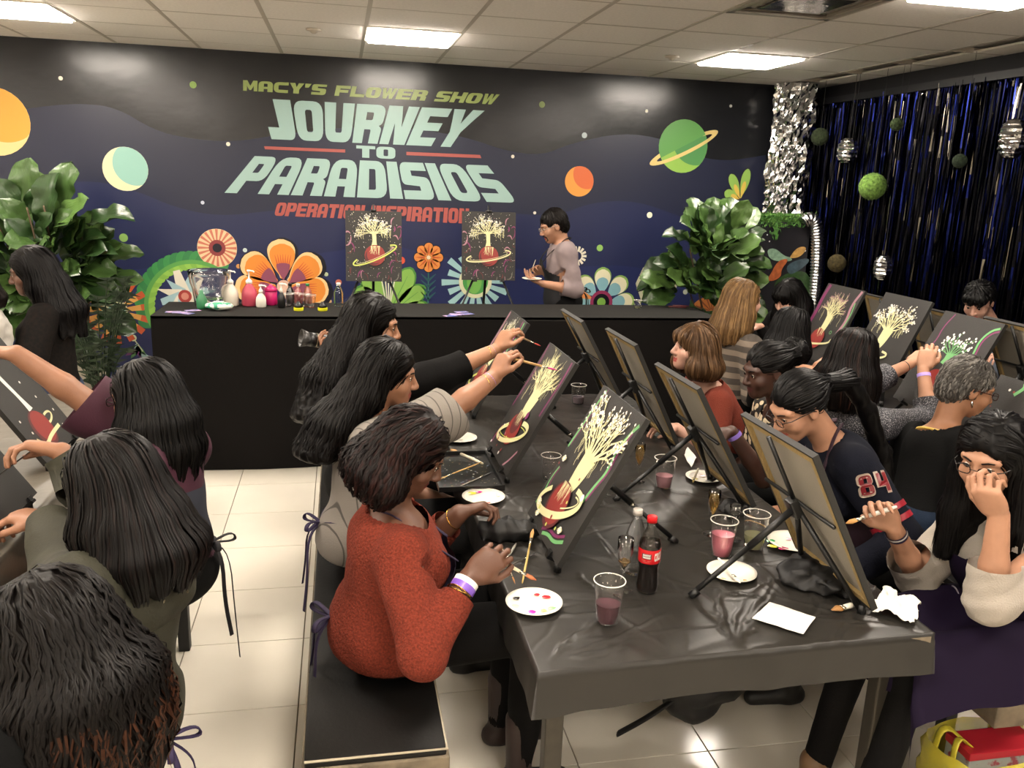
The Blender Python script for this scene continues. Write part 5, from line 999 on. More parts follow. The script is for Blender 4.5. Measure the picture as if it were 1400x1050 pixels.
def headsdf(S, c, F, s=1., male=False, skin=True, k=.012, lid=.6):
    P = lambda x, y, z: c+(V(x, y, z)*s)@F
    e = lambda p, r, k=k, m=0, op='u': S.ell(P(*p), np.array(r)*s, F, k*s, m, op)
    e((0, -.012, .032), (.076, .094, .084)); e((0, .022, -.03), (.060, .070, .078), .03); e((0, .068, -.088), (.024, .022, .020), .03)
    e((0, .055, -.062), (.040, .034, .040), .02)
    for q in (-1, 1):
        e((q*.038, .062, -.028), (.026, .024, .026), .02); S.cone(P(q*.045, .070, .026), P(q*.012, .082, .026), .012*s, k=.014*s)
        e((q*.031, .104, .006), (.018, .018, .012), .012, 0, 's'); e((q*.031, .0745, .004), (.0150, .0135, .0125), .004)
        e((q*.076, -.006, -.006), (.008, .019, .030), .006); e((q*.084, .0, -.002), (.005, .010, .017), .004, 0, 's')
        e((q*.011, .099, -.031), (.0085, .011, .0075), .006)
    S.cone(P(0, .086, .016), P(0, .110, -.024), .0075*s, .0105*s, k=.010*s); e((0, .106, -.028), (.011, .011, .0085), .006)
    e((0, .088, -.055), (.021, .011, .0055), .005, 1); e((0, .086, -.065), (.018, .011, .0062), .005, 1); e((0, .101, -.0598), (.020, .008, .0012), .003, 0, 's')
    return P
def handsdf(S, w, d, n, side, curl=.6, s=1., spread=1., thumb=1., point=False):
    """w wrist, d towards the knuckles, n the way the palm faces, side +1 when the thumb lies on +cross(d,n)"""
    d = unit(d); n = unit(n-d*(n@d)); l = np.cross(d, n)*side; m = 0; k = .008*s; tips = []
    S.ell(w+d*.045*s, (.038*s, .046*s, .017*s), np.array([l, d, n]), .015)
    for i, (ln, r0) in enumerate(((.040, .0088), (.045, .0092), (.042, .0086), (.032, .0076))):
        off = (1.5-i)*.0195*s*spread; kn = w+d*(.088-.006*abs(i-1)**1.3)*s+l*off; S.cone(w+d*.02*s+l*off*.6, kn, .013*s, .0105*s, k=.014)
        p = kn; a = 0; cu = curl*(1+.07*i); cu = .12 if (point and i == 0) else cu
        for j, (sg, bend) in enumerate(((1, .9), (.62, 1.15), (.5, .8))):
            a += cu*bend; dd = unit(rot(d, np.cross(d, n), a)+l*(1.5-i)*.04*spread); q = p+dd*ln*sg*s; S.cone(p, q, r0*s*(1-.1*j), r0*s*(.9-.1*j), k=.004); p = q
        tips.append(p)
    b0 = w+d*.022*s+l*.024*s; t1 = unit(d*.75+l*.62+n*.35*thumb); p1 = b0+t1*.042*s; t2 = unit(d*.9+l*.15+n*.45*thumb); p2 = p1+t2*.032*s; t3 = unit(d*.85-l*.2+n*.55*thumb); p3 = p2+t3*.024*s
    S.cone(b0, p1, .016*s, .0115*s, k=.014); S.cone(p1, p2, .0112*s, .0098*s, k=.004); S.cone(p2, p3, .0098*s, .0082*s, k=.004)
    return tips, p3
def IK(Sh, W, L1, L2, hint):
    D_ = W-Sh; L = np.linalg.norm(D_); sc_ = 1
    if L > (L1+L2)*.995: f = L/(L1+L2)/.995; L1 *= f; L2 *= f; sc_ = f
    a = (L1*L1-L2*L2+L*L)/(2*L); h = math.sqrt(max(0, L1*L1-a*a)); d = D_/L; hn = np.array(hint, float); hn = unit(hn-d*(hn@d)); return Sh+d*a+hn*h, sc_
def strands(S, seeds, flow, n, seg, L, rad, rs, curl=0, lift=.003, cut=None):
    """thin tapered locks that follow the hair surface"""
    lf = lift*.5+rs.rand(n)**2*lift*2.6; X = seeds[rs.randint(0, len(seeds), n)]; step = L/seg; P_ = [X]; 
    for i in range(seg):
        g = S.grad(X); fl = flow(X); fl = fl-g*np.sum(fl*g, 1, keepdims=True); fl /= np.linalg.norm(fl, axis=1, keepdims=True)+1e-6; X = X+fl*step
        dd = S.ev(X); X = X-g*np.clip(dd-lf, -.02, .02)[:, None]; P_.append(X)
    P_ = np.stack(P_, 1)                            # n, seg+1, 3
    if curl:
        t = np.arange(seg+1)/seg; ph = rs.rand(n, 1)*6.28; T = np.gradient(P_, axis=1); T /= np.linalg.norm(T, axis=2, keepdims=True)+1e-9; A = np.cross(T, [.3, .2, .9]); A /= np.linalg.norm(A, axis=2, keepdims=True)+1e-9; C_ = np.cross(T, A)
        w = 2*math.pi*L/.05; P_ = P_+curl*(np.cos(w*t+ph)[..., None]*A+np.sin(w*t+ph)[..., None]*C_)*(t[None, :, None]**.5)
    T = np.gradient(P_, axis=1); T /= np.linalg.norm(T, axis=2, keepdims=True)+1e-9
    G_ = np.stack([S.grad(P_[:, i]) for i in (0, seg)], 1); G_ = G_[:, :1]*(1-np.linspace(0, 1, seg+1))[None, :, None]+G_[:, 1:]*np.linspace(0, 1, seg+1)[None, :, None]
    A = np.cross(T, G_); A /= np.linalg.norm(A, axis=2, keepdims=True)+1e-9
    w = rad*(rs.rand(n, 1, 1)*.7+.6)*(np.array([.6]+[1.]*(seg-1)+[.1])[None, :, None]); V3 = np.stack([P_-A*w, P_+G_*w*.75, P_+A*w], 2)  # n, seg+1, 3pts, 3
    v = V3.reshape(-1, 3); base = (np.arange(n)*(seg+1)*3)[:, None, None]; i = (np.arange(seg)*3)[None, :, None]; f = np.concatenate([np.stack([base+i+a, base+i+b_, base+i+3+b_, base+i+3+a], -1).reshape(-1, 4) for a, b_ in ((0, 1), (1, 2))]); return v, f
NP = [0]
def person(label, head, hyaw, hpitch, pelvis, neck=None, byaw=None, skin='tan', s=1., male=False, hair=None, top=None, arms=(), legs='sit', res=.006, hroll=0, apron=None, legc='#121212', knee_dx=0, shoes='#151515', glasses=None, body_lean=0, fat=1., earrings=False, shirt_part='sweater', extra=None, lip=None, shoulder_w=1., neckline=.0, leg_out=.42, eye=True, headsize=1., legw=1., lap=None):
    NP[0] += 1; rs = np.random.RandomState(NP[0]*7+3); hc = np.array(head, float); pel = np.array(pelvis, float)
    a, p_ = math.radians(hyaw), math.radians(hpitch); hf = V(math.cos(a)*math.cos(p_), math.sin(a)*math.cos(p_), -math.sin(p_)); upv = rot(V(0, 0, 1), V(math.cos(a), math.sin(a), 0), math.radians(hroll)); HF = frame(hf, upv); hs = s*headsize
    by = math.radians(hyaw if byaw is None else byaw); bf = V(math.cos(by), math.sin(by), 0)
    nk = hc+(V(0, -.045, -.155)*hs)@HF*.6+(hc-V(0, 0, .165*hs)-bf*.035*hs)*.4-((hc)*.6-hc*.6) if neck is None else np.array(neck, float)
    if neck is None: nk = hc+.5*((V(0, -.04, -.16)*hs)@HF)+.5*(V(0, 0, -.165*hs)-bf*.035*hs)
    up = unit(nk-pel); side = unit(np.cross(bf, up)); fw = np.cross(up, side); TF = np.array([side, fw, up]); TL = np.linalg.norm(nk-pel)
    root = thing('person', label, 'person', (pel[0], pel[1], 0)); Tp = lambda x, y, t: pel+side*x*s*shoulder_w+fw*y*s+up*TL*t
    # torso: (offset, grow) used for the body and for the garments over it
    bust = 0 if male else 1
    def torso(S, g=0, m=0, lo=0.0, k=.05):
        E = lambda x, y, t, r: S.ell(Tp(x, y, t), (np.array(r)*s*V(shoulder_w*fat**.5, fat, 1)+g), TF, k, m)
        if lo <= 0: E(0, -.015, .02, (.160, .115, .11))
        E(0, .0, .25, (.140, .105, .14)); E(0, .0, .45, (.135, .100, .15)); E(0, .0, .68, (.150, .105, .15)); E(0, -.02, .82, (.140, .085, .10))
        if bust:
            for q in (-1, 1): E(q*.065, .085, .66, (.062, .055, .065))
    ssh = []
    for q in (-1, 1): ssh.append(Tp(q*.155, -.008, .885))
    SB = SDF(); torso(SB, -.010)
    SB.cone(Tp(0, -.01, .9), hc+(V(0, -.03, -.06)*hs)@HF, .056*s, .050*s, k=.035)
    for q in (0, 1): SB.cone(Tp(0, -.01, .93), ssh[q], .045*s, .046*s, k=.03)
    P = headsdf(SB, hc, HF, hs, male)
    if not lip: pass
    SA = SDF(); torso(SA, .006); lowhem = (top or {}).get('hem', 0) < -.05
    if lowhem: SA.ell(Tp(0, -.012, -.02), V(.170*shoulder_w*fat**.5, .120*fat, .13)*s+.014, TF, .05)
    SA.lowhem = lowhem                      # garment
    tc = top or {}; slv = tc.get('sleeve', 'long'); loose = tc.get('loose', .010)
    for q in (0, 1): SA.cone(Tp(0, -.012, .91), ssh[q], .046*s+.006, .052*s+loose*.5, k=.03)
    fine = [(hc-.19*hs, hc+.16*hs)]; A_ = []; cuffs = []
    if not arms: arms = ({}, {})
    for q, arm in zip((-1, 1), arms):               # first the person's left (-side), then right
        Sh = ssh[0 if q < 0 else 1]
        if not arm: W = Tp(q*.17, .30, .22); arm = dict(w=W, hint=(side*q*.5-up), curl=.5)
        W = np.array(arm['w'], float); hint = arm.get('hint', V(0, 0, -1)); E_, f_ = IK(Sh, W, .285*s, .25*s, hint)
        hd = unit(arm.get('d', W-E_)); pn = np.array(arm.get('n', V(0, 0, -1)), float); ar = arm.get('r', 1.)*fat**.3
        SB.cone(Sh, E_, .047*s*ar, .036*s*ar, k=.03); SB.cone(E_, E_*.6+W*.4, .036*s*ar, .036*s*ar, k=.02); SB.cone(E_*.6+W*.4, W, .036*s*ar, .0255*s*ar, k=.015)
        tips, th = handsdf(SB, W+hd*.005, hd, pn, (1 if q > 0 else -1)*arm.get('flip', 1)*-1, arm.get('curl', .6), s*arm.get('hs', .98), point=arm.get('point', False))
        A_.append(dict(W=W, E=E_, d=hd, tips=tips, th=th, n=pn, Sh=Sh)); fine.append((np.minimum(W, W+hd*.17)-.075, np.maximum(W, W+hd*.17)+.075))
        sl = arm.get('sleeve', slv); lo_ = loose+.004
        if sl == 'long': SA.cone(Sh, E_, .052*s*ar+lo_, .042*s*ar+lo_, k=.03); SA.cone(E_, W, .041*s*ar+lo_, .028*s*ar+lo_*.7, k=.02); cuffs.append((W+unit(W-E_)*(-.005-tc.get('cuff', 0)), unit(W-E_)))
        elif sl == 'elbow': e2 = E_+(W-E_)*.12; SA.cone(Sh, E_, .054*s*ar+lo_, .050*s*ar+lo_*1.4, k=.03); SA.cone(E_, e2, .050*s*ar+lo_*1.4, .048*s*ar+lo_*1.5, k=.02); cuffs.append((e2, unit(W-E_)))
        elif sl == 'three': e2 = E_+(W-E_)*.42; SA.cone(Sh, E_, .052*s*ar+lo_, .044*s*ar+lo_, k=.03); SA.cone(E_, e2, .044*s*ar+lo_, .036*s*ar+lo_*1.3, k=.02); cuffs.append((e2, unit(W-E_)))
        elif sl == 'short': e2 = Sh+(E_-Sh)*.75; SA.cone(Sh, e2, .056*s*ar+lo_, .056*s*ar+lo_*2, k=.03); cuffs.append((e2, unit(E_-Sh)))
    # body mesh: fine head and hands, coarser elsewhere, all one mesh
    hb = .0125; Vs, Fs, Ms, nn = [], [], [], 0
    v, f = SB.mesh(hb); cen = v[f].mean(1); keep = np.ones(len(f), bool)
    for lo, hi in fine: keep &= ~np.all((cen > lo+hb*1.3) & (cen < hi-hb*1.3), axis=1)
    Vs.append(v); Fs.append(f[keep]); Ms.append(np.zeros(keep.sum(), int)); nn = len(v)
    for i, (lo, hi) in enumerate(fine):
        v, f = SB.mesh(res*(.8 if i == 0 else .72), lo, hi, pad=0)
        if len(f): mm = SB.owner(v[f].mean(1)); Vs.append(v); Fs.append(f+nn); Ms.append(mm); nn += len(v)
    mesh('body', np.vstack(Vs), np.vstack(Fs), [M_skin(skin), mat('lips_'+lip.strip('#'), lip) if lip else M_lip(skin)], root, mi=np.concatenate(Ms))
    # eyes, brows
    if eye:
        for q in (-1, 1):
            b = B(); c = P(q*.031, .0795, .0045); fr = HF; rr = .0102*hs; th_ = np.linspace(0, math.pi, 9); ph = np.arange(12)/12*2*math.pi
            vv = [c+((V(math.sin(t)*math.cos(u), math.cos(t), math.sin(t)*math.sin(u))*rr))@fr for t in th_ for u in ph]
            b.add(vv, [(i*12+j, i*12+(j+1) % 12, (i+1)*12+(j+1) % 12, (i+1)*12+j) for i in range(8) for j in range(12)]); b.m = [1 if k < 24 else 0 for k in range(96)]
            b.build('eye', [mat('eye_white', '#cfc6ba', rough=.2), mat('iris_dark', '#170e0a', rough=.15)], root, smooth=True)
            b = B(); b.tube([P(q*.014, .0945, .0245), P(q*.032, .0925, .031), P(q*.048, .079, .0265)], [.0022*hs, .0028*hs, .0012*hs], 6); b.build('eyebrow', M_hair(hair.get('brow', '#120d0a') if hair else '#120d0a'), root, smooth=True)
            b = B(); b.tube([P(q*.018, .0895, .0085), P(q*.031, .0925, .0115), P(q*.045, .083, .0075)], .0013*hs, 5); b.build('eyelash', mat('lash', '#0c0908', rough=.6), root, smooth=True)
    # garment
    if top is not None:
        hem = tc.get('hem', .0); nkl = tc.get('neck', .93); npn = unit(up*.85-fw*.5) if tc.get('scoop', True) else up
        for c, d in cuffs: pass
        lo_cut = Tp(0, 0, hem-.02)
        v, f = SA.mesh(tc.get('res', .009), disp=wrinkle(tc.get('wr', .005), tc.get('wsc', (14, 14, 20)), NP[0]))
        v, f = cutmesh(v, f, Tp(0, .01, nkl), npn, tc.get('nw', .085)*s*1.05, up)
        v, f = cutmesh(v, f, Tp(0, 0, hem), -up, .26, up)
        for c, d in cuffs: v, f = cutmesh(v, f, c, d, .14)
        if legs == 'sit': w = ((v[:, :2]-pel[:2])@bf[:2] < .20) & (v[:, 2] < .4545); v[w, 2] = .4545
        o = mesh(shirt_part, v, f, tc['mat'], root)
        if tc.get('hemband'): pass
        if tc.get('mod'):
            sl = o.modifiers.new('thick', 'SOLIDIFY'); sl.thickness = .004
        for c, d in cuffs:
            pass
    # legs
    seat = .4535
    def sitflat(v):
        if legs == 'sit' and seat:
            w = ((v[:, :2]-pel[:2])@bf[:2] < .20) & (v[:, 2] > .30) & (v[:, 2] < seat); v[w, 2] = seat
        return v
    if legs:
        SLg = SDF(); kn, ft = [], []
        for q in (-1, 1):
            hip = Tp(q*.085, 0, 0)
            if legs == 'sit': k_ = hip+bf*leg_out*s+side*q*.03; k_[2] = max(.5, hip[2]+.02); a_ = V(k_[0], k_[1], .10)-bf*(.04+knee_dx)
            else: k_ = hip+bf*.02-V(0, 0, .42*s); a_ = V(hip[0], hip[1], .09)-bf*.01; 
            kn.append(k_); ft.append(a_); SLg.cone(hip, k_, .088*s*fat**.5, .062*s*legw, k=.04, m=0); SLg.cone(k_, a_, .060*s*legw, .044*s, k=.02)
        SLg.ell(Tp(0, -.01, .01), V(.165*shoulder_w*fat**.5, .125*fat, .12)*s+.006, TF, .05)
        v, f = SLg.mesh(.015, disp=wrinkle(.005, (14, 14, 14), NP[0]+40)); v = sitflat(v); mesh('trousers', v, f, mat('trousers_'+legc.strip('#'), legc, rough=.85, spec=.12, bump=.3, bscale=200), root)
        for q in (0, 1):
            S2 = SDF(); f0 = ft[q]; S2.cone(V(f0[0], f0[1], .045)-bf*.03, V(f0[0], f0[1], .035)+bf*.14, .036, .030, k=.02); S2.cone(V(f0[0], f0[1], .05), V(f0[0], f0[1], .13 if shoes != 'boot' else .26), .04, .048, k=.02)
            v, f = S2.mesh(.010); v[:, 2] = np.maximum(v[:, 2], .002); mesh('shoe', v, f, mat('boot_brown' if shoes == 'boot' else 'shoe_'+shoes.strip('#'), '#241614' if shoes == 'boot' else shoes, rough=.5), root)
    if hair: do_hair(root, hair, hc, HF, hs, rs, P, Tp, bf)
    if lap:
        v = []; n, m = 22, 30
        for i in range(n):
            u = (i/(n-1)-.5)*2
            for j in range(m):
                t = j/(m-1); L = t*(leg_out+.17); over = max(0, L-leg_out-.02); bump = -.03*math.cos(u*math.pi*2); x = u*.23
                p = pel+side*x+bf*(.03+min(L, leg_out+.03)+.02*math.sin(u*9+t*5)*(over > 0)); z = pel[2]+.118-.02*t+bump-(over)-.12*max(0, abs(u)-.7)/.3; v.append((p[0], p[1], z+.008*math.sin(t*14+u*6)))
        f = [(i*m+j, i*m+j+1, (i+1)*m+j+1, (i+1)*m+j) for i in range(n-1) for j in range(m-1)]; mesh('apron_skirt', v, f, mat('apron_'+lap.strip('#'), lap, rough=.8, spec=.15), root)
    if glasses:
        for q in (-1, 1):
            b = B(); a_ = np.arange(21)/20*2*math.pi; pts = [P(q*.031+.020*math.copysign(abs(math.cos(t))**.7, math.cos(t)), .106, .003+.014*math.copysign(abs(math.sin(t))**.7, math.sin(t))) for t in a_]; b.tube(pts, .0016, 5, caps=False); b.build('spectacle_rim', mat('specs_'+glasses.strip('#'), glasses, rough=.25), root, smooth=True)
            b = B(); b.tube([P(q*.051, .105, .009), P(q*.070, .08, .009), P(q*.083, .0, .006), P(q*.082, -.015, -.004)], .0019, 5); b.build('spectacle_temple', mat('specs_'+glasses.strip('#'), glasses), root, smooth=True)
        b = B(); b.tube([P(-.012, .108, .006), P(0, .113, .009), P(.012, .108, .006)], .0014, 5); b.build('spectacle_bridge', mat('specs_'+glasses.strip('#'), glasses), root, smooth=True)
    if earrings:
        for q in (-1, 1): b = B(); cc = P(q*.084, -.003, -.040); b.lathe([(0, -.006), (.005, -.003), (.006, 0), (.005, .003), (0, .006)], cc, 10); b.build('earring', mat('pearl', '#e0dcd0', rough=.2), root, smooth=True)
    if apron: do_apron(root, apron, Tp, TF, TL, s, fat, nk, side, fw, up)
    person.SA = SA
    if extra: extra(root, Tp, A_, P, HF, TF)
    return dict(root=root, arms=A_, P=P, Tp=Tp, TF=TF, HF=HF, side=side, fw=fw, up=up, nk=nk)
def do_hair(root, h, hc, HF, s, rs, P, Tp, bf):
    S = SDF(); st = h['style']; v_ = h.get('vol', 1.); L = h.get('len', .25); side, f_, u_ = HF
    e = lambda p, r, k=.02, op='u': S.ell(P(*p), np.array(r)*s, HF, k*s, 0, op)
    tight = st in ('bun', 'pony', 'short'); g = .004 if tight else .012*v_
    e((0, -.016, .036), (.078+g, .094+g, .085+g)); 
    if h.get('fringe'): e((0, .068, .058), (.062, .032, .034), .02)
    back = -HF[1].copy(); back[2] = 0; back = unit(back); sd = unit(np.cross(back, V(0, 0, 1)))
    if st in ('long', 'bob'):
        n = 9; endz = -L
        for i in range(n):
            t = (i/(n-1)-.5)*2; an = t*math.radians(h.get('wrap', 112)); o = P(math.sin(an)*.066, -.022-math.cos(an)*.070, .0)
            d0 = unit((math.sin(an)*HF[0]-math.cos(an)*HF[1])*1.)
            e1 = P(math.sin(an)*.080*v_, -.020-math.cos(an)*.088*v_, -.075)
            S.cone(o, e1, .028*s*v_, .027*s*v_, k=.03)
            dr = h.get('drop', back*.35+V(0, 0, -1)); out = (math.sin(an)*HF[0]); out[2] = 0
            e2 = e1+unit(np.array(dr)+out*.12)*L*(1-.12*abs(t)*h.get('vee', 1))*s if L > .02 else e1+V(0, 0, -.01)
            mid = (e1+e2)/2+back*h.get('bulge', .0); S.cone(e1, mid, .027*s*v_, .030*s*v_, k=.03); S.cone(mid, e2, .030*s*v_, h.get('tip', .014)*s, k=.03)
        if st == 'bob': pass
    if st == 'bun': e(h.get('bun', (0, -.12, .04)), (.058, .055, .055), .015)
    if st == 'pony':
        a = P(0, -.10, .03); pts = [a]+[np.array(q) for q in h['path']]
        for i in range(len(pts)-1): S.cone(pts[i], pts[i+1], (.034 if i else .026)*s*v_, .030*s*v_, k=.02)
    if st == 'short': e((0, -.06, -.02), (.066, .05, .06), .02)
    # open the face
    fo = h.get('open', (0, .116, -.045)); fr = h.get('openr', (.086, .088, .106)); e(fo, fr, .018, 's')
    if tight: e((0, .075, -.085), (.11, .10, .10), .01, 's'); 
    if st in ('short', 'bun', 'pony'):
        for q in (-1, 1): e((q*.085, .004, -.012), (.022, .024, .034), .008, 's')
    amp = h.get('amp', .004); W = rs.normal(size=(5, 3))*V(95, 95, 12); cz = h.get('curly', 0)
    def disp(X):
        Y = (X-hc)@HF.T; r = 0
        for w in W: r = r+np.sin(X@w+2*np.sin(X@w[[2, 0, 1]]*.4))
        r = r*amp*.3
        if cz: r = r+cz*np.sin(X[:, 0]*95+2*np.sin(X[:, 2]*60))*np.sin(X[:, 1]*95)*np.sin(X[:, 2]*80+1)
        return r
    v, f = S.mesh(h.get('res', .0075), disp=disp)
    # strands
    seeds = v[(v-P(0, 0, -.02*1))@HF[2] > (-.04 if st != 'short' else -.08)]
    if st == 'short': lc = (seeds-hc)@HF.T; seeds = seeds[~((lc[:, 1] > .0) & (lc[:, 2] < .055*s))]
    crown = P(h.get('part', 0), .01, .12)
    def flow(X):
        A = X-crown; A = A/(np.linalg.norm(A, axis=1, keepdims=True)+1e-6); hgt = np.clip(((X-hc)@HF[2])/.09, -.2, 1)[:, None]
        if tight:
            tgt = P(*h.get('bun', (0, -.11, .03))) if st != 'short' else None
            if tgt is not None: G_ = tgt-X; return G_/(np.linalg.norm(G_, axis=1, keepdims=True)+1e-6)
        if not h.get('fringe') and st in ('long', 'bob'):
            loc = (X-hc)@HF.T; wf = np.clip((loc[:, 1:2]-.005)/.05, 0, 1)*np.clip((loc[:, 2:3]+.02)/.04, 0, 1); sx = np.sign(loc[:, :1]-h.get('part', 0)); A = A*(1-wf)+wf*(sx*HF[0]*1.2-HF[1]*.7)
        return A*(hgt*1.2+.2)+V(0, 0, -1)*(1.05-hgt*.9)+np.array(h.get('drop', V(0, 0, -1)))*np.clip(.6-hgt, 0, 1)
    n = h.get('n', 420); sv, sf = strands(S, seeds, flow, n, 9, h.get('sl', min(.30, .12+L*.7)), h.get('w', .0032), rs, h.get('curl', 0))
    allv = np.vstack([v, sv]); allf = np.vstack([f, sf+len(v)])
    mats = [M_hair(h['c'])]; mi = None
    if h.get('c2'):
        mats.append(M_hair(h['c2'])); cen = allv[allf].mean(1); 
        if h.get('tips'): q = cen[:, 2] < h['tips']+.03*np.sin(cen[:, 0]*90)*np.sin(cen[:, 1]*70); mi = (q & (rs.rand(len(q)) < .5) & (cen[:, 0] > h.get('tipx', -9)) & (np.arange(len(q)) >= len(f))).astype(int)
        else:
            mi = np.zeros(len(allf), int); sid = rs.rand(n) < h.get('mix', .3); mi[len(f):] = np.tile(np.repeat(sid, 9), 2).astype(int)
    mesh('hair', allv, allf, mats, root, mi=mi)
def do_apron(root, ap, Tp, TF, TL, s, fat, nk, side, fw, up):
    c = ap.get('c', '#1c1226'); M_ = mat('apron_'+c.strip('#'), c, rough=.75, bump=.2, bscale=150)
    # front panel follows the chest and lap
    S = SDF(); g = ap.get('g', .022)
    E = lambda x, y, t, r: S.ell(Tp(x, y, t), (np.array(r)*s*V(1, fat, 1)+g), TF, .05)
    E(0, 0, .05, (.160, .125, .12)); E(0, 0, .25, (.140, .105, .14)); E(0, 0, .45, (.135, .100, .15)); E(0, 0, .66, (.14, .105, .14))
    for q in (-1, 1): E(q*.065, .085, .66, (.062, .055, .065))
    v, f = S.mesh(.011, disp=wrinkle(.004, (16, 16, 10), 5)); cen = (v[f].mean(1)-Tp(0, 0, 0))@TF.T; t = cen[:, 2]/TL
    wd = np.interp(t, [-.2, .35, .5, .74], [.2, .19, .15, .085])*s; keep = (cen[:, 1] > (.0 if ap.get('side', 1) else .05)) & (np.abs(cen[:, 0]) < wd) & (t < ap.get('top', .74)) & (t > -.12)
    mesh('apron', v, f[keep], M_, root)
    for q in (-1, 1):
        b = B(); P0 = Tp(q*.075, .135*fat+.01, .72); b.tube(chaikin([P0, Tp(q*.088, .115, .84), Tp(q*.080, .045, .955), nk-fw*.02*s+side*q*.072*s+up*.035*s, nk-fw*.075*s+side*q*.02*s+up*.03*s]), .010, 6, flat=.28); b.build('apron_strap', M_, root, smooth=True)
    if ap.get('ties', 1):
        b = B(); k = Tp(0, -.135*fat, ap.get('tie_t', .18)); kk = .9
        b.tube(chaikin([Tp(-.16, 0, .22), Tp(-.1, -.11*fat, .2), k, Tp(.1, -.11*fat, .2), Tp(.16, 0, .22)]), .010, 6, flat=.3); b.build('apron_waistband', M_, root, smooth=True)
        for q in (-1, 1):
            b = B(); b.tube(chaikin([k, k-fw*.05+side*q*.06+V(0, 0, .02), k-fw*.06+side*q*.075-V(0, 0, .02), k-fw*.01]), .009, 6, flat=.3); b.build('bow_loop', M_, root, smooth=True)
            b = B(); L = ap.get('tail', .28)*(1 if q > 0 else .75); b.tube(chaikin([k, k-fw*.05+side*q*.03-V(0, 0, .05), k-fw*.055+side*q*.04-V(0, 0, L*.6), k-fw*.07+side*q*.03-V(0, 0, L)]), .008, 6, flat=.25); b.build('bow_tail', M_, root, smooth=True)
def band(arm, c, r=.031, off=-.03, w=.010, name='wristband', root=None):
    W, E_ = arm['W'], arm['E']; d = unit(W-E_); cc = W+d*off; F_ = frame(d); a = np.arange(25)/24*2*math.pi; b = B()
    vv = [cc+F_[0]*r*math.cos(t)+F_[2]*r*math.sin(t)+d*q for q in (-w/2, w/2) for t in a]; b.add(vv, [(i, i+1, 26+i, 25+i) for i in range(24)]); o = b.build(name, mat('band_'+c.strip('#'), c, rough=.35), root, smooth=True)
def bangle(arm, c, r=.031, off=-.045, root=None, tilt=.0):
    W, E_ = arm['W'], arm['E']; d = unit(W-E_); cc = W+d*off; F_ = frame(d); a = np.arange(25)/24*2*math.pi; b = B(); b.tube([cc+F_[0]*r*math.cos(t)+F_[2]*r*math.sin(t)+d*tilt*math.sin(t) for t in a], .0016, 5, caps=False); b.build('bracelet', mat('gold', '#c99a4a', rough=.25, metal=1), root, smooth=True)
def grip_brush(A, label, dirv, L=.17, back=.10, **k):
    m = (A['tips'][0]+A['th'])/2; d = unit(dirv); brush(m-d*back, m+d*(L-back), label, **k)
def knit(c, nm, **k): return mat('knit_'+nm, c, rough=.95, spec=.2, bump=2.2, bscale=k.pop('bs', 160), **k)
X_ = lambda px, py, y: at(px, py, y=y)
# ---- centre table, left side (they face +x)
def ex8(root, Tp, A, P, HF, TF):
    for q in (1,): band(A[q], '#7a55b8', .036, -.035, .02, root=root); band(A[q], '#e6e2da', .0355, -.018, .016, name='white_band', root=root); bangle(A[q], '#c99a4a', .038, -.055, root, .01); bangle(A[q], '#c99a4a', .037, -.048, root, -.008)
    bangle(A[0], '#c99a4a', .034, -.03, root, .008)
    b = B(); a = np.linspace(-1.15, 1.15, 20); b.tube([Tp(.075*math.sin(t), .02+.085*math.cos(t), .94-.085*math.cos(t)**2) for t in a], .0016, 5); b.build('necklace', mat('gold', '#c99a4a'), root, smooth=True)
    b = B(); w = A[1]['tips'][2]; b.tube([w+V(.010*math.cos(t), .004*math.sin(t), .010*math.sin(t)) for t in np.arange(13)/12*6.283], .0022, 5, caps=False); b.build('ring', mat('gold', '#c99a4a'), root, smooth=True)
coral = knit('#6a2c1f', 'coral', var=.35, vscale=170, bs=110)
p8 = person('woman in coral knitted sweater and purple apron looking down at her brush', X_(562, 618, 2.30), -10, 32, V(.12, 2.33, .57), byaw=4, skin='brown', s=.97, neck=X_(545, 706, 2.31),
  hair=dict(style='bob', c='#140c0b', c2='#26120f', mix=.3, amp=.007, len=.08, vol=1.12, wrap=100, drop=V(-.6, 0, -.9), tip=.012, n=700, w=.0042, curl=.006), top=dict(mat=coral, sleeve='long', loose=.014, wr=.008, wsc=(20, 20, 20), hem=-.12, neck=.90, nw=.10, cuff=.055), fat=1.25, shoulder_w=1.05,
  arms=(dict(w=X_(628, 702, 2.50), hint=V(-.1, .5, -1), d=V(1, .15, .25), n=V(0, -.4, -1), curl=.75, r=1.15), dict(w=X_(641, 790, 2.10), hint=V(-.5, -.7, -.75), d=V(.75, .1, .55), n=V(.35, .85, -.2), curl=.85, r=1.08, hs=1.08)),
  apron=dict(c='#1d1230', tail=.30, tie_t=.10), res=.0055, shoes='boot', extra=ex8, legc='#0b0a0a', legw=1.35, leg_out=.46)
grip_brush(p8['arms'][1], 'brush with rust bristles held upright by the coral sweater woman', V(.75, -.3, -.35), .16, .07, handle='#d9cdb0', bristle='#a8603a', wide=.010)
grip_brush(p8['arms'][1], 'second white-handled brush in the coral sweater woman\'s fist', V(.3, -.1, -.8), .12, .06, handle='#e0dccf', bristle='#b08050', wide=.006)
M_rib = mat('ribbed_grey', '#4a4641', rough=.9, pattern='wave', pscale=17, pdir=(1, .6, 0), color2='#77716a', lo=.015, hi=.05, bump=.3, bscale=200)
def ex7(root, Tp, A, P, HF, TF):
    band(A[1], '#9a7ae0', .033, -.03, .016, root=root); bangle(A[1], '', .034, -.05, root, .01); bangle(A[1], '', .034, -.056, root, -.006)
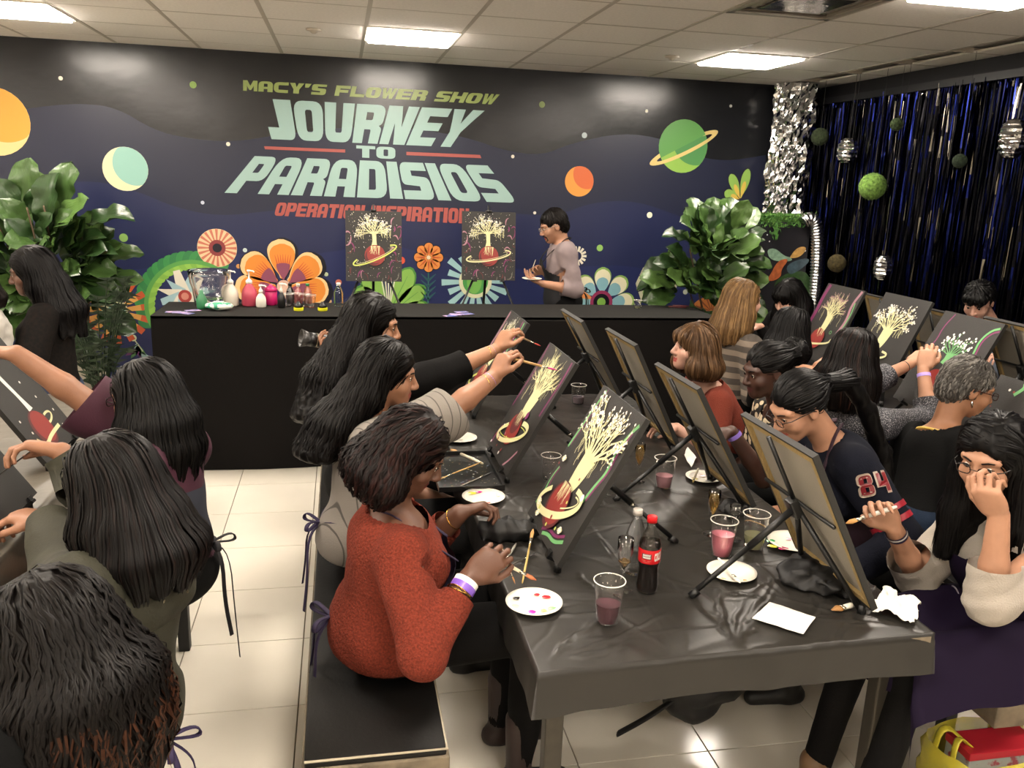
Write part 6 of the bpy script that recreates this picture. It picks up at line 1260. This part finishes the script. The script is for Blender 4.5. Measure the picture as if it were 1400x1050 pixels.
p7 = person('woman in grey ribbed top with long wavy black hair painting', X_(530, 512, 3.02), -8, 10, V(.07, 3.0, .57), byaw=5, skin='tan', s=1.0, neck=X_(510, 575, 3.02),
  hair=dict(style='long', c='#0e0b0a', len=.30, vol=1.1, wrap=84, drop=V(-.8, .0, -1), bulge=.02, tip=.03, n=620, curl=.007, w=.004, curly=.004), top=dict(mat=M_rib, sleeve='elbow', loose=.022, wr=.006, hem=-.12), fat=1.2,
  arms=({}, dict(w=X_(676, 515, 3.05), hint=V(.1, -.5, -1), d=V(.45, .1, .85), n=V(.6, .4, -.4), curl=.8, r=1.15)), apron=dict(c='#241a3a', tie_t=.12, tail=.35), extra=ex7, res=.006)
grip_brush(p7['arms'][1], 'wooden brush with a magenta tip touching the second canvas', V(1, -.1, -.25), .19, .05, handle='#b08a55', bristle='#b03070', wide=.009)
M_blk = mat('black_jersey', '#0c0b0b', spec=.12, rough=.9, bump=.3, bscale=150)
def ex6(root, Tp, A, P, HF, TF): band(A[1], '#9a7ae0', .031, -.03, .016, root=root); bangle(A[1], '', .032, -.05, root, .01)
p6 = person('woman in black sweater with long black curls reaching to the far canvas', X_(510, 445, 3.62), -8, 10, V(.06, 3.62, .56), byaw=5, skin='olive', s=1.05, neck=X_(500, 505, 3.62),
  hair=dict(style='long', c='#0d0a09', len=.36, vol=1.12, wrap=84, drop=V(-.55, -.1, -1), bulge=.03, tip=.035, n=560, curl=.009, w=.004, curly=.005), top=dict(mat=M_blk, sleeve='three', loose=.018, wr=.006), 
  arms=({}, dict(w=X_(679, 478, 3.64), hint=V(.1, -.4, -1), d=V(.55, .1, .8), n=V(.6, .4, -.4), curl=.75, r=1.1)), extra=ex6, res=.0065)
grip_brush(p6['arms'][1], 'brush held at the top of the far canvas', V(.7, .0, -.3), .16, .07, handle='#8a7355', bristle='#a83a30', wide=.008)
p9 = person('photographer mostly hidden behind the black-haired woman, hands on a camera', X_(488, 462, 4.38), 180, 15, V(.22, 4.42, .5), byaw=100, skin='tan', s=.98, hair=dict(style='short', c='#15100d', n=150), top=dict(mat=M_blk, sleeve='long'),
  arms=(dict(w=X_(458, 488, 4.30), hint=V(0, -.4, -1), d=V(-.6, .2, .5), n=V(.0, .2, 1), curl=.6), dict(w=X_(457, 470, 4.5), hint=V(0, .5, -1), d=V(-.5, -.3, .4), n=V(-.2, -1, 0), curl=.6)), res=.008)
c0, c1 = X_(452, 468, 4.4), X_(411, 462, 4.36); t = thing('camera', 'black camera with a long hooded lens held low by the hidden photographer', 'camera', c0); d = unit(c1-c0); L = np.linalg.norm(c1-c0); F_ = frame(d); M = np.eye(4); M[:3, :3] = F_.T; M[:3, 3] = c0
M_camb = mat('camera_black', '#131313', rough=.35, bump=.2, bscale=200); b = B(); b.box((-.065, -.05, -.045), (.065, 0, .045), bev=.008, M=M); b.box((-.025, -.04, .045), (.025, -.005, .07), bev=.006, M=M); b.build('camera_body', M_camb, t)
Ml = M.copy(); Ml[:3, :3] = np.array([F_[0], -F_[2], F_[1]]).T
b = B(); b.lathe([(0, -.002), (.03, 0), (.036, .03), (.036, L*.45), (.033, L*.5), (.037, L*.52), (.037, L*.8), (.032, L*.8)], (0, 0, 0), 24, M=Ml); b.build('lens_barrel', M_camb, t, smooth=True)
b = B(); b.lathe([(.0375, L*.48), (.0378, L*.485), (.0378, L*.495), (.0375, L*.5)], (0, 0, 0), 24, M=Ml, cap=False); b.build('lens_ring', mat('ring_pale', '#a89c80', rough=.3, metal=.8), t, smooth=True)
b = B(); b.lathe([(.037, L*.78), (.047, L), (.045, L), (.035, L*.8)], (0, 0, 0), 24, M=Ml, cap=False); b.build('lens_hood', mat('hood_grey', '#2c2a28', rough=.4), t, smooth=True)
# ---- the instructor behind the bar
M_mauve = mat('mauve_shirt', '#7c6e6e', rough=.8, var=.08, vscale=20, bump=.15, bscale=200)
def ex10(root, Tp, A, P, HF, TF):
    b = B(); b.tube(chaikin([Tp(-.06, .08, .90), Tp(-.078, .02, .985), Tp(-.04, -.055, 1.01), Tp(.04, -.055, 1.01), Tp(.078, .02, .985), Tp(.06, .08, .90)]), .018, 6, flat=.35); b.build('collar', M_mauve, root, smooth=True)
    for q in (-1, 1): b = B(); b.tube([P(q*.012, .098, -.046), P(q*.030, .085, -.056), P(q*.030, .080, -.078), P(0, .092, -.092)], .005, 6); b.build('beard', M_hair('#1a120e'), root, smooth=True)
p10 = person('man in a mauve shirt and dark apron painting from a plate behind the bar', X_(757, 309, 6.42), 180, 22, V(X_(770, 420, 6.42)[0], 6.42, .97), byaw=175, neck=X_(767, 332, 6.42), skin='light', s=1.04, shoulder_w=1.08, fat=1.05, male=True, legs='stand',
  hair=dict(style='short', c='#15100d', brow='#120c0a', n=360, w=.004, sl=.06, amp=.007, openr=(.080, .07, .088)), top=dict(mat=M_mauve, sleeve='three', loose=.014, wr=.006, hem=0), shirt_part='shirt', glasses='#8a8078', extra=ex10, res=.007,
  arms=(dict(w=X_(742, 388, 6.20), hint=V(.3, -.2, -1), d=V(-1, 0, .35), n=V(.2, 0, 1), curl=.35), dict(w=X_(744, 372, 6.45), hint=V(.3, .4, -1), d=V(-.9, -.2, .35), n=V(0, -.7, -.6), curl=.7)), apron=dict(c='#101014', side=0), legc='#0c0c0d')
pc_ = p10['arms'][0]['W']+V(-.09, -.02, .035); t = thing('paper_plate', 'small plate held by the instructor', 'plate', pc_); b = B(); b.lathe([(0, 0), (.055, .001), (.075, .008), (.075, .01), (.055, .003), (0, .002)], pc_, 28, cap=False); b.build('plate_disc', mat('paper_white', '#d9d4c7'), t, smooth=True)
grip_brush(p10['arms'][1], 'thin brush in the instructor\'s hand', V(-.35, -.1, -1), .19, .13, handle='#d9cdb0', bristle='#6a5a4a', wide=.005)
# ---- centre table, right side (they face -x)
coral2 = knit('#7a382b', 'coral_fine', bs=300)
def ex11(root, Tp, A, P, HF, TF):
    b = B()
    for i, t in enumerate(np.linspace(-1.3, 1.3, 26)): c = Tp(.085*math.sin(t), .02+.095*math.cos(t), .95-.10*math.cos(t)**2); b.lathe([(0, -.006), (.006, 0), (0, .006)], c, 8, m=0)
    o = b.build('bead_necklace', mat('amber', '#a87040', rough=.3), root, smooth=True); o['kind'] = 'stuff'
    b = B(); b.tube(chaikin([Tp(.085, .06, .93), Tp(.04, .12, .80), Tp(0, .135, .7)]), .006, 6, flat=.3); b.build('lanyard', mat('lanyard', '#3a2a5a', rough=.5), root, smooth=True)
p11 = person('woman with a brown bob in a fine coral top looking left', X_(948, 476, 3.75), 182, -4, V(2.02, 3.78, .56), byaw=176, skin='pale', s=.97, neck=X_(958, 527, 3.77), extra=ex11,
  hair=dict(style='bob', c='#4f3823', c2='#70543a', mix=.35, len=.035, vol=1.12, wrap=112, drop=V(.05, 0, -1), tip=.03, n=560, w=.0045, fringe=1, open=(0, .128, -.056), openr=(.080, .078, .09), brow='#4a3020'), top=dict(mat=coral2, sleeve='elbow', loose=.012, neck=.88, nw=.11), lip='#8c3c36',
  arms=(dict(w=X_(925, 585, 3.55), hint=V(.3, -.4, -1), d=V(-1, 0, .1), curl=.5), {}), res=.0065)
M_leo = mat('leopard', '#c9b79a', rough=.8, pattern='voronoi', pscale=28, color2='#171210', lo=.46, hi=.5)
M_leo2 = mat('leopard', '#c9b79a')
p15 = person('woman with braids in a bun wearing an animal-print top', X_(1048, 507, 3.27), 184, 14, V(2.05, 3.3, .56), byaw=176, skin='dark', s=1.0, neck=X_(1066, 562, 3.28), earrings=True,
  hair=dict(style='bun', c='#0d0a09', n=560, w=.0030, bun=(0, -.145, .05), amp=.005, ), top=dict(mat=M_leo, sleeve='short', loose=.014, neck=.90, nw=.10),
  arms=(dict(w=X_(1000, 590, 3.05), hint=V(.3, -.3, -1), d=V(-1, 0, -.1), curl=.5), {}), res=.0065, extra=lambda root, Tp, A, P, HF, TF: band(A[0], '#8a70c8', .031, -.02, .018, root=root))
M_navy = mat('navy_jersey', '#10121c', spec=.15, rough=.9, bump=.3, bscale=180)
def ex16(root, Tp, A, P, HF, TF):
    # numerals and stripes on the upper sleeve
    a = A[0]; ax = unit(a['E']-a['Sh']); S = person.SA; o_ = V(0, 0, HC)
    def hit(o, d):
        q = np.array(o, float)
        for _ in range(60): q = q+d*S.ev(q[None])[0]*.9
        return q
    w0 = X_(1196, 662, 2.0); c = hit(w0, unit(w0-o_)); nn = S.grad(c[None])[0]; tx = V(1, -.15, .25); tx = unit(tx-nn*(tx@nn)); ty = np.cross(nn, tx); ty = ty if ty[2] > 0 else -ty
    for wd, u0, col, sc_, lift in (('8', -.050, '#b5a595', 1.22, .0), ('8', -.048, '#7c1822', 1., .0012), ('4', .008, '#b5a595', 1.22, .0), ('4', .010, '#7c1822', 1., .0012)):
        q = text_quads(wd, [(0, 1), (1, 1), (1, 0), (0, 0)])[0][1]; v, f = fill2d(q); vv = []
        for x, y in v:
            b0 = c+tx*(u0+x*.040*sc_-(sc_-1)*.02)+ty*(y*.064*sc_-(sc_-1)*.032-.03); vv.append(hit(b0+nn*.06, -nn)+nn*(.007+lift))
        mesh('sleeve_numeral', vv, f, ink(col), root, smooth=False)
    outv = unit(np.cross(ax, V(0, 0, 1))); tv = np.cross(ax, outv)
    for k, o in enumerate((.62, .76)):
        cc = a['Sh']+(a['E']-a['Sh'])*o; b = B(); b.lathe([(.081-.008*o, -.010), (.081-.008*o, .010)], (0, 0, 0), 28, M=np.vstack([np.column_stack([np.array([outv, tv, ax]).T, cc]), [0, 0, 0, 1]]), cap=False); b.build('sleeve_stripe', ink('#9a2230'), root, smooth=True)
p16 = person('woman in navy jersey with red sleeve numerals, glasses and ponytail bending to paint', X_(1092, 556, 2.62), 186, 30, V(2.03, 2.62, .56), byaw=174, skin='light', s=1.0, neck=X_(1128, 600, 2.64), glasses='#1a1414', extra=ex16,
  hair=dict(style='pony', c='#0c0a0a', n=520, w=.0032, path=[X_(1160, 520, 2.66), X_(1185, 560, 2.68), X_(1205, 620, 2.70), X_(1213, 670, 2.70)], bun=(0, -.11, .03)), top=dict(mat=M_navy, sleeve='long', loose=.022, wr=.006, neck=.97, nw=.075), fat=1.1,
  arms=(dict(w=X_(1150, 790, 2.32), hint=V(1, -.5, -.3), d=V(-1, 0, .1), curl=.6, sleeve='long'), dict(w=X_(1075, 700, 2.8), hint=V(.3, .4, -1), d=V(-1, 0, 0), curl=.6)), apron=dict(c='#2a1522', ties=0), res=.0055)
M_cardi = mat('white_cardigan', '#9c948a', rough=.9, bump=.6, bscale=220)
def ex20(root, Tp, A, P, HF, TF):
    band(A[1], '#2a2038', .031, -.03, .022, root=root); band(A[1], '#c9c4bc', .0316, -.028, .006, name='white_band', root=root)
    rr = random.Random(8)
    for k in range(7):                               # silver script lettering on the bib (unreadable loops)
        b = B(); c = Tp(-.05+.03*k*(.8), .150, .40-.05*(k % 3)); b.tube(chaikin([c+TF[0]*.018*math.cos(t)*(1+.3*(k % 2))+TF[2]*.016*math.sin(t*1.3+k)+TF[1]*(.010-abs(k-3)*.004) for t in np.linspace(0, 5.4, 9)]), .0024, 5); b.build('apron_script', ink('#9a93a0'), root, smooth=True)
p20 = person('woman in white cardigan and purple apron with glasses covering her mouth', X_(1358, 626, 2.0), 204, 14, V(2.07, 2.0, .56), byaw=184, skin='light', s=1.0, neck=X_(1385, 700, 2.03), glasses='#141010', extra=ex20,
  hair=dict(style='long', c='#0c0a0a', len=.30, vol=1.03, wrap=100, drop=V(-.02, -.05, -1), tip=.03, n=560, w=.0036, part=-.02, curl=.002), top=dict(mat=M_cardi, sleeve='three', loose=.018, wr=.007, wsc=(40, 40, 60)), shirt_part='cardigan',
  arms=(dict(w=X_(1366, 704, 1.84), hint=V(-.25, -.1, -1), d=V(-.62, .05, .8), n=V(.75, .55, .5), curl=.9, r=1.05), dict(w=X_(1222, 722, 2.10), hint=V(.5, .2, -1), d=V(-.6, .1, .75), n=V(-.5, -.6, .1), curl=.7, r=1.0)), apron=dict(c='#140b1f', ties=0, g=.03), res=.0052, legc='#0c0b0b', shoes='#6a5038', leg_out=.50, knee_dx=-.14, lap='#140b1f')
grip_brush(p20['arms'][1], 'broad white-handled brush held by the woman covering her mouth', V(-1, .1, -.35), .16, .10, handle='#dcd8ce', bristle='#a8783f', wide=.012)
# ---- right table, left side (backs to the centre table, they face +x)
M_spark = mat('sparkle_knit', '#1c1d24', rough=.7, pattern='noise', pscale=220, color2='#8c8a8e', lo=.52, hi=.66, bump=.8, bscale=200)
def ex17(root, Tp, A, P, HF, TF): band(A[1], '#a890d8', .030, -.03, .016, root=root); band(A[0], '#1a1414', .029, -.06, .005, name='cord_bracelet', root=root); band(A[0], '#1a1414', .029, -.04, .005, name='cord_bracelet', root=root)
p17 = person('dark-haired woman in a sparkly charcoal sweater painting with both arms raised', X_(1168, 488, 3.32), 28, 4, V(2.36, 3.42, .56), byaw=20, skin='light', s=1.0, neck=X_(1170, 548, 3.32), extra=ex17,
  hair=dict(style='long', c='#100b0a', c2='#2a1813', mix=.2, len=.14, vol=1.12, wrap=112, drop=V(-.05, 0, -1), tip=.025, n=560, w=.0036), top=dict(mat=M_spark, sleeve='three', loose=.016, wr=.004),
  arms=(dict(w=X_(1245, 497, 3.62), hint=V(-.1, .3, -1), d=V(.7, .2, .5), n=V(.4, 0, -1), curl=.5), dict(w=X_(1262, 505, 3.36), hint=V(.3, -.5, -1), d=V(.35, .25, .9), n=V(.5, .8, -.3), curl=.55)), res=.0065)
M_blk2 = mat('black_drape_top', '#0b0b0b', spec=.12, rough=.9, bump=.3, bscale=120)
def ex18(root, Tp, A, P, HF, TF):
    b = B(); b.tube(chaikin([Tp(.115*math.cos(t), .00+.10*math.sin(t), .925-.05*math.sin(t)) for t in np.linspace(0, 2*math.pi, 26)]), .006, 6, caps=False); b.build('gold_neck_trim', mat('gold_trim', '#c9a850', rough=.5, bump=1, bscale=200), root, smooth=True)
    b = B(); b.tube(chaikin([Tp(.09, -.03, .95), Tp(.05, .08, .93), Tp(0, .13, .84)]), .006, 6, flat=.3); b.build('apron_strap', M_blk2, root, smooth=True)
    b = B(); c = P(.084, -.003, -.036); b.tube([c, c+V(0, 0, -.012), c+V(.004, 0, -.03)], [.002, .006, .003], 6); b.build('earring', mat('silver', '#b5b0a8', rough=.25, metal=1), root, smooth=True)
p18 = person('woman with short grey hair and glasses in a black top with gold neckline', X_(1322, 530, 2.95), -14, 16, V(2.38, 2.88, .56), byaw=0, skin='olive', s=1.02, neck=X_(1292, 590, 2.97), glasses='#3a1a14', extra=ex18,
  hair=dict(style='short', c='#4e4a46', c2='#7c7873', mix=.35, n=1100, w=.0035, sl=.06, amp=.007, curl=.004, brow='#5a5048', openr=(.080, .08, .09), vol=1.1, res=.007), top=dict(mat=M_blk2, sleeve='long', loose=.02, neck=.90, nw=.12), fat=1.12,
  arms=({}, dict(w=X_(1330, 680, 2.8), hint=V(0, -.5, -1), d=V(1, 0, 0), curl=.5)), res=.006, legc='#1e2838')
p14 = person('woman with straight black hair turned away before the silver duct', X_(1083, 452, 3.98), 25, 8, V(2.34, 3.98, .55), skin='light', s=.94, hair=dict(style='long', c='#0d0b0b', len=.10, vol=1.05, drop=V(0, 0, -1), n=420, w=.0034), top=dict(mat=M_blk, sleeve='long'), arms=({}, dict(w=X_(1118, 500, 3.8), hint=V(0, -.5, -1), d=V(.8, 0, .5), curl=.6)), res=.0075)
M_stripe = mat('striped_knit', '#74685c', rough=.9, pattern='wave', pscale=4.6, pdir=(0, 0, 1), color2='#453e38', lo=.42, hi=.5, bump=.6, bscale=180)
p12 = person('woman with long blonde hair in a beige and grey striped sweater', X_(1016, 412, 4.62), 4, 2, V(2.30, 4.62, .60), byaw=10, skin='pale', s=1.02, neck=X_(1008, 455, 4.62), hair=dict(style='long', c='#6f5334', c2='#8a6b45', mix=.4, len=.17, vol=1.12, wrap=100, drop=V(-.3, 0, -1), tip=.02, n=560, w=.004, brow='#5a4028'), top=dict(mat=M_stripe, sleeve='long', loose=.016), arms=({}, dict(w=X_(1042, 492, 4.5), hint=V(-.1, -.4, -1), d=V(.9, 0, .3), curl=.5)), res=.0072)
p13 = person('woman with black bangs looking down at the far end of the right table', X_(1078, 408, 5.15), 200, 26, V(3.05, 5.30, .55), skin='pale', s=.98, hair=dict(style='long', c='#0b0909', len=.16, vol=1.12, drop=V(0, 0, -1), n=420, w=.0036, fringe=1, open=(0, .128, -.058), openr=(.06, .062, .084)), top=dict(mat=M_blk, sleeve='long'), arms=(dict(w=X_(1040, 447, 5.05), hint=V(0, -.3, -1), d=V(-1, 0, .2), curl=.5), {}), res=.0075)
M_greyT = mat('blue_grey_tee', '#5c6472', rough=.85, bump=.2, bscale=150)
p19 = person('boy with black hair in a blue-grey t-shirt looking down', X_(1338, 412, 4.34), 214, 30, V(3.77, 4.42, .60), neck=X_(1368, 448, 4.38), byaw=200, skin='pale', s=.96, male=True, hair=dict(style='short', c='#0c0b0b', n=420, w=.005, sl=.06, amp=.006, fringe=1, vol=1.1, openr=(.064, .062, .082), open=(0, .125, -.058)), top=dict(mat=M_greyT, sleeve='short', loose=.014), shirt_part='t_shirt', arms=(dict(w=X_(1372, 490, 4.1), hint=V(.3, -.3, -1), d=V(-.8, -.2, .2), curl=.5), {}), res=.007)
# ---- left table (they face -x)
M_maroon = mat('maroon_tee', '#3a1626', rough=.8, bump=.2, bscale=150)
def ex3(root, Tp, A, P, HF, TF):
    band(A[1], '#7a62c8', .031, -.035, .018, root=root); S = SDF(); g = .02
    for t, r in ((.15, (.155, .12, .13)), (.4, (.14, .10, .15)), (.66, (.15, .105, .14))): S.ell(Tp(0, 0, t), np.array(r)+g, TF, .05)
    v, f = S.mesh(.011, disp=wrinkle(.004, (14, 14, 10), 5)); cen = (v[f].mean(1)-Tp(0, 0, 0))@TF.T; mesh('denim_vest', v, f[(cen[:, 1] < .03) & (np.abs(cen[:, 0]) < .14) & (cen[:, 2] > -.05)], mat('slate_denim', '#22252f', rough=.8), root)
p3 = person('woman in maroon tee and slate vest stretching her arm to the left', X_(198, 545, 2.86), 158, 8, V(-.58, 2.80, .56), byaw=165, neck=X_(216, 605, 2.86), skin='tan', s=1.0, extra=ex3, glasses='#151212',
  hair=dict(style='long', c='#0d0b0a', len=.20, vol=1.18, wrap=112, drop=V(.12, -.1, -1), n=620, w=.0036, tip=.012, curl=.002), top=dict(mat=M_maroon, sleeve='elbow', loose=.03), fat=1.1,
  arms=({}, dict(w=X_(22, 484, 2.96), hint=V(0, .2, -1), d=V(-1, .1, .1), curl=.5, r=1.15)), apron=dict(c='#121014', tail=.45, tie_t=.22), res=.0062)
M_olive = mat('olive_parka', '#2b2a1e', rough=.8, var=.12, vscale=12, bump=.25, bscale=150)
def ex2(root, Tp, A, P, HF, TF):
    S = SDF(); S.cone(Tp(-.13, -.05, .86), Tp(.13, -.05, .86), .055, k=.04); S.ell(Tp(0, -.09, .78), (.15, .07, .09), TF, .05); S.cone(Tp(-.10, -.02, .97), Tp(.10, -.02, .97), .035, k=.04); v, f = S.mesh(.009, disp=wrinkle(.010, (22, 22, 22), 9)); mesh('hood', v, f, M_olive, root)
    for x, y, t in ((-.06, -.150, .83), (.03, -.155, .80)): b = B(); c = Tp(x, y, t); b.lathe([(0, .004), (.006, .003), (.008, 0)], (0, 0, 0), 12, M=np.vstack([np.column_stack([np.array([TF[0], TF[2], -TF[1]]).T, c]), [0, 0, 0, 1]])); b.build('snap_button', mat('snap', '#8a8470', rough=.3, metal=.8), root, smooth=True)
p2 = person('woman in an olive hooded parka with long straight black hair', X_(152, 668, 2.04), 150, 14, V(-.60, 2.02, .56), byaw=160, neck=X_(170, 750, 2.04), skin='tan', s=1.02, extra=ex2,
  hair=dict(style='long', c='#0d0a09', c2='#1a1210', mix=.25, len=.17, vol=1.15, wrap=110, drop=V(.25, -.15, -1), bulge=.03, n=700, w=.0032, tip=.02), top=dict(mat=M_olive, sleeve='long', loose=.035, wr=.010, wsc=(16, 16, 20), hem=-.16), shirt_part='parka', fat=1.25, shoulder_w=1.05,
  arms=(dict(w=X_(66, 712, 2.35), hint=V(.2, -.5, -1), d=V(-.8, .2, .1), n=V(0, 0, -1), curl=.7), dict(w=X_(84, 618, 2.45), hint=V(.2, .4, -1), d=V(-1, .1, .25), n=V(0, -.3, -1), curl=.6)), apron=dict(c='#251a3c', tie_t=-.06, tail=.18), res=.0055, legc='#b0a698')
grip_brush(p2['arms'][1], 'thin dark brush held over the left table', V(-.8, -.3, -.6), .16, .04, handle='#2a2622', bristle='#2a2622', wide=.004)
p1 = person('person with dark curls tipped in copper and a black jacket, bottom left corner', X_(72, 885, 1.44), 140, 18, V(-.58, 1.30, .56), byaw=150, skin='tan', s=1.02, neck=X_(90, 985, 1.42),
  hair=dict(style='long', c='#100c0a', c2='#3f2416', tips=float(X_(72, 945, 1.40)[2]), len=.15, vol=1.3, wrap=118, drop=V(.1, -.2, -1), tipx=float(X_(105, 945, 1.40)[0]), n=900, w=.0032, curl=.007, tip=.03, res=.006), top=dict(mat=M_blk2, sleeve='long', loose=.03), shirt_part='jacket', res=.006, fat=1.15)
M_lace = mat('black_lace', '#0e0d0c', spec=.15, rough=.8, pattern='voronoi', pscale=60, color2='#1c1512', lo=.3, hi=.9)
p4 = person('woman in a black lace top with long dark hair below the left fig', X_(44, 372, 4.95), 190, 14, V(X_(72, 500, 4.95)[0], 4.95, .66), byaw=185, skin='brown', s=1.05, hair=dict(style='long', c='#0e0b0b', len=.30, vol=1.05, drop=V(.35, -.05, -1), bulge=.03, n=460, w=.0036, curl=.003), top=dict(mat=M_lace, sleeve='short', loose=.012, neck=.88, nw=.11), res=.0075, legs='stand', legc='#39445a')
M_ruff = mat('white_ruffle', '#bdb8b0', rough=.8, bump=1, bscale=30)
p5 = person('person in a white ruffled garment cut by the left photo edge', X_(-46, 385, 4.6), 200, 5, V(X_(-14, 520, 4.6)[0], 4.6, .72), byaw=200, skin='light', s=1.05, hair=dict(style='bob', c='#1a1310', len=.05, n=120), top=dict(mat=M_ruff, sleeve='long', loose=.03, wr=.014, wsc=(30, 30, 60)), shirt_part='ruffled_blouse', res=.009, legs='stand', eye=False)
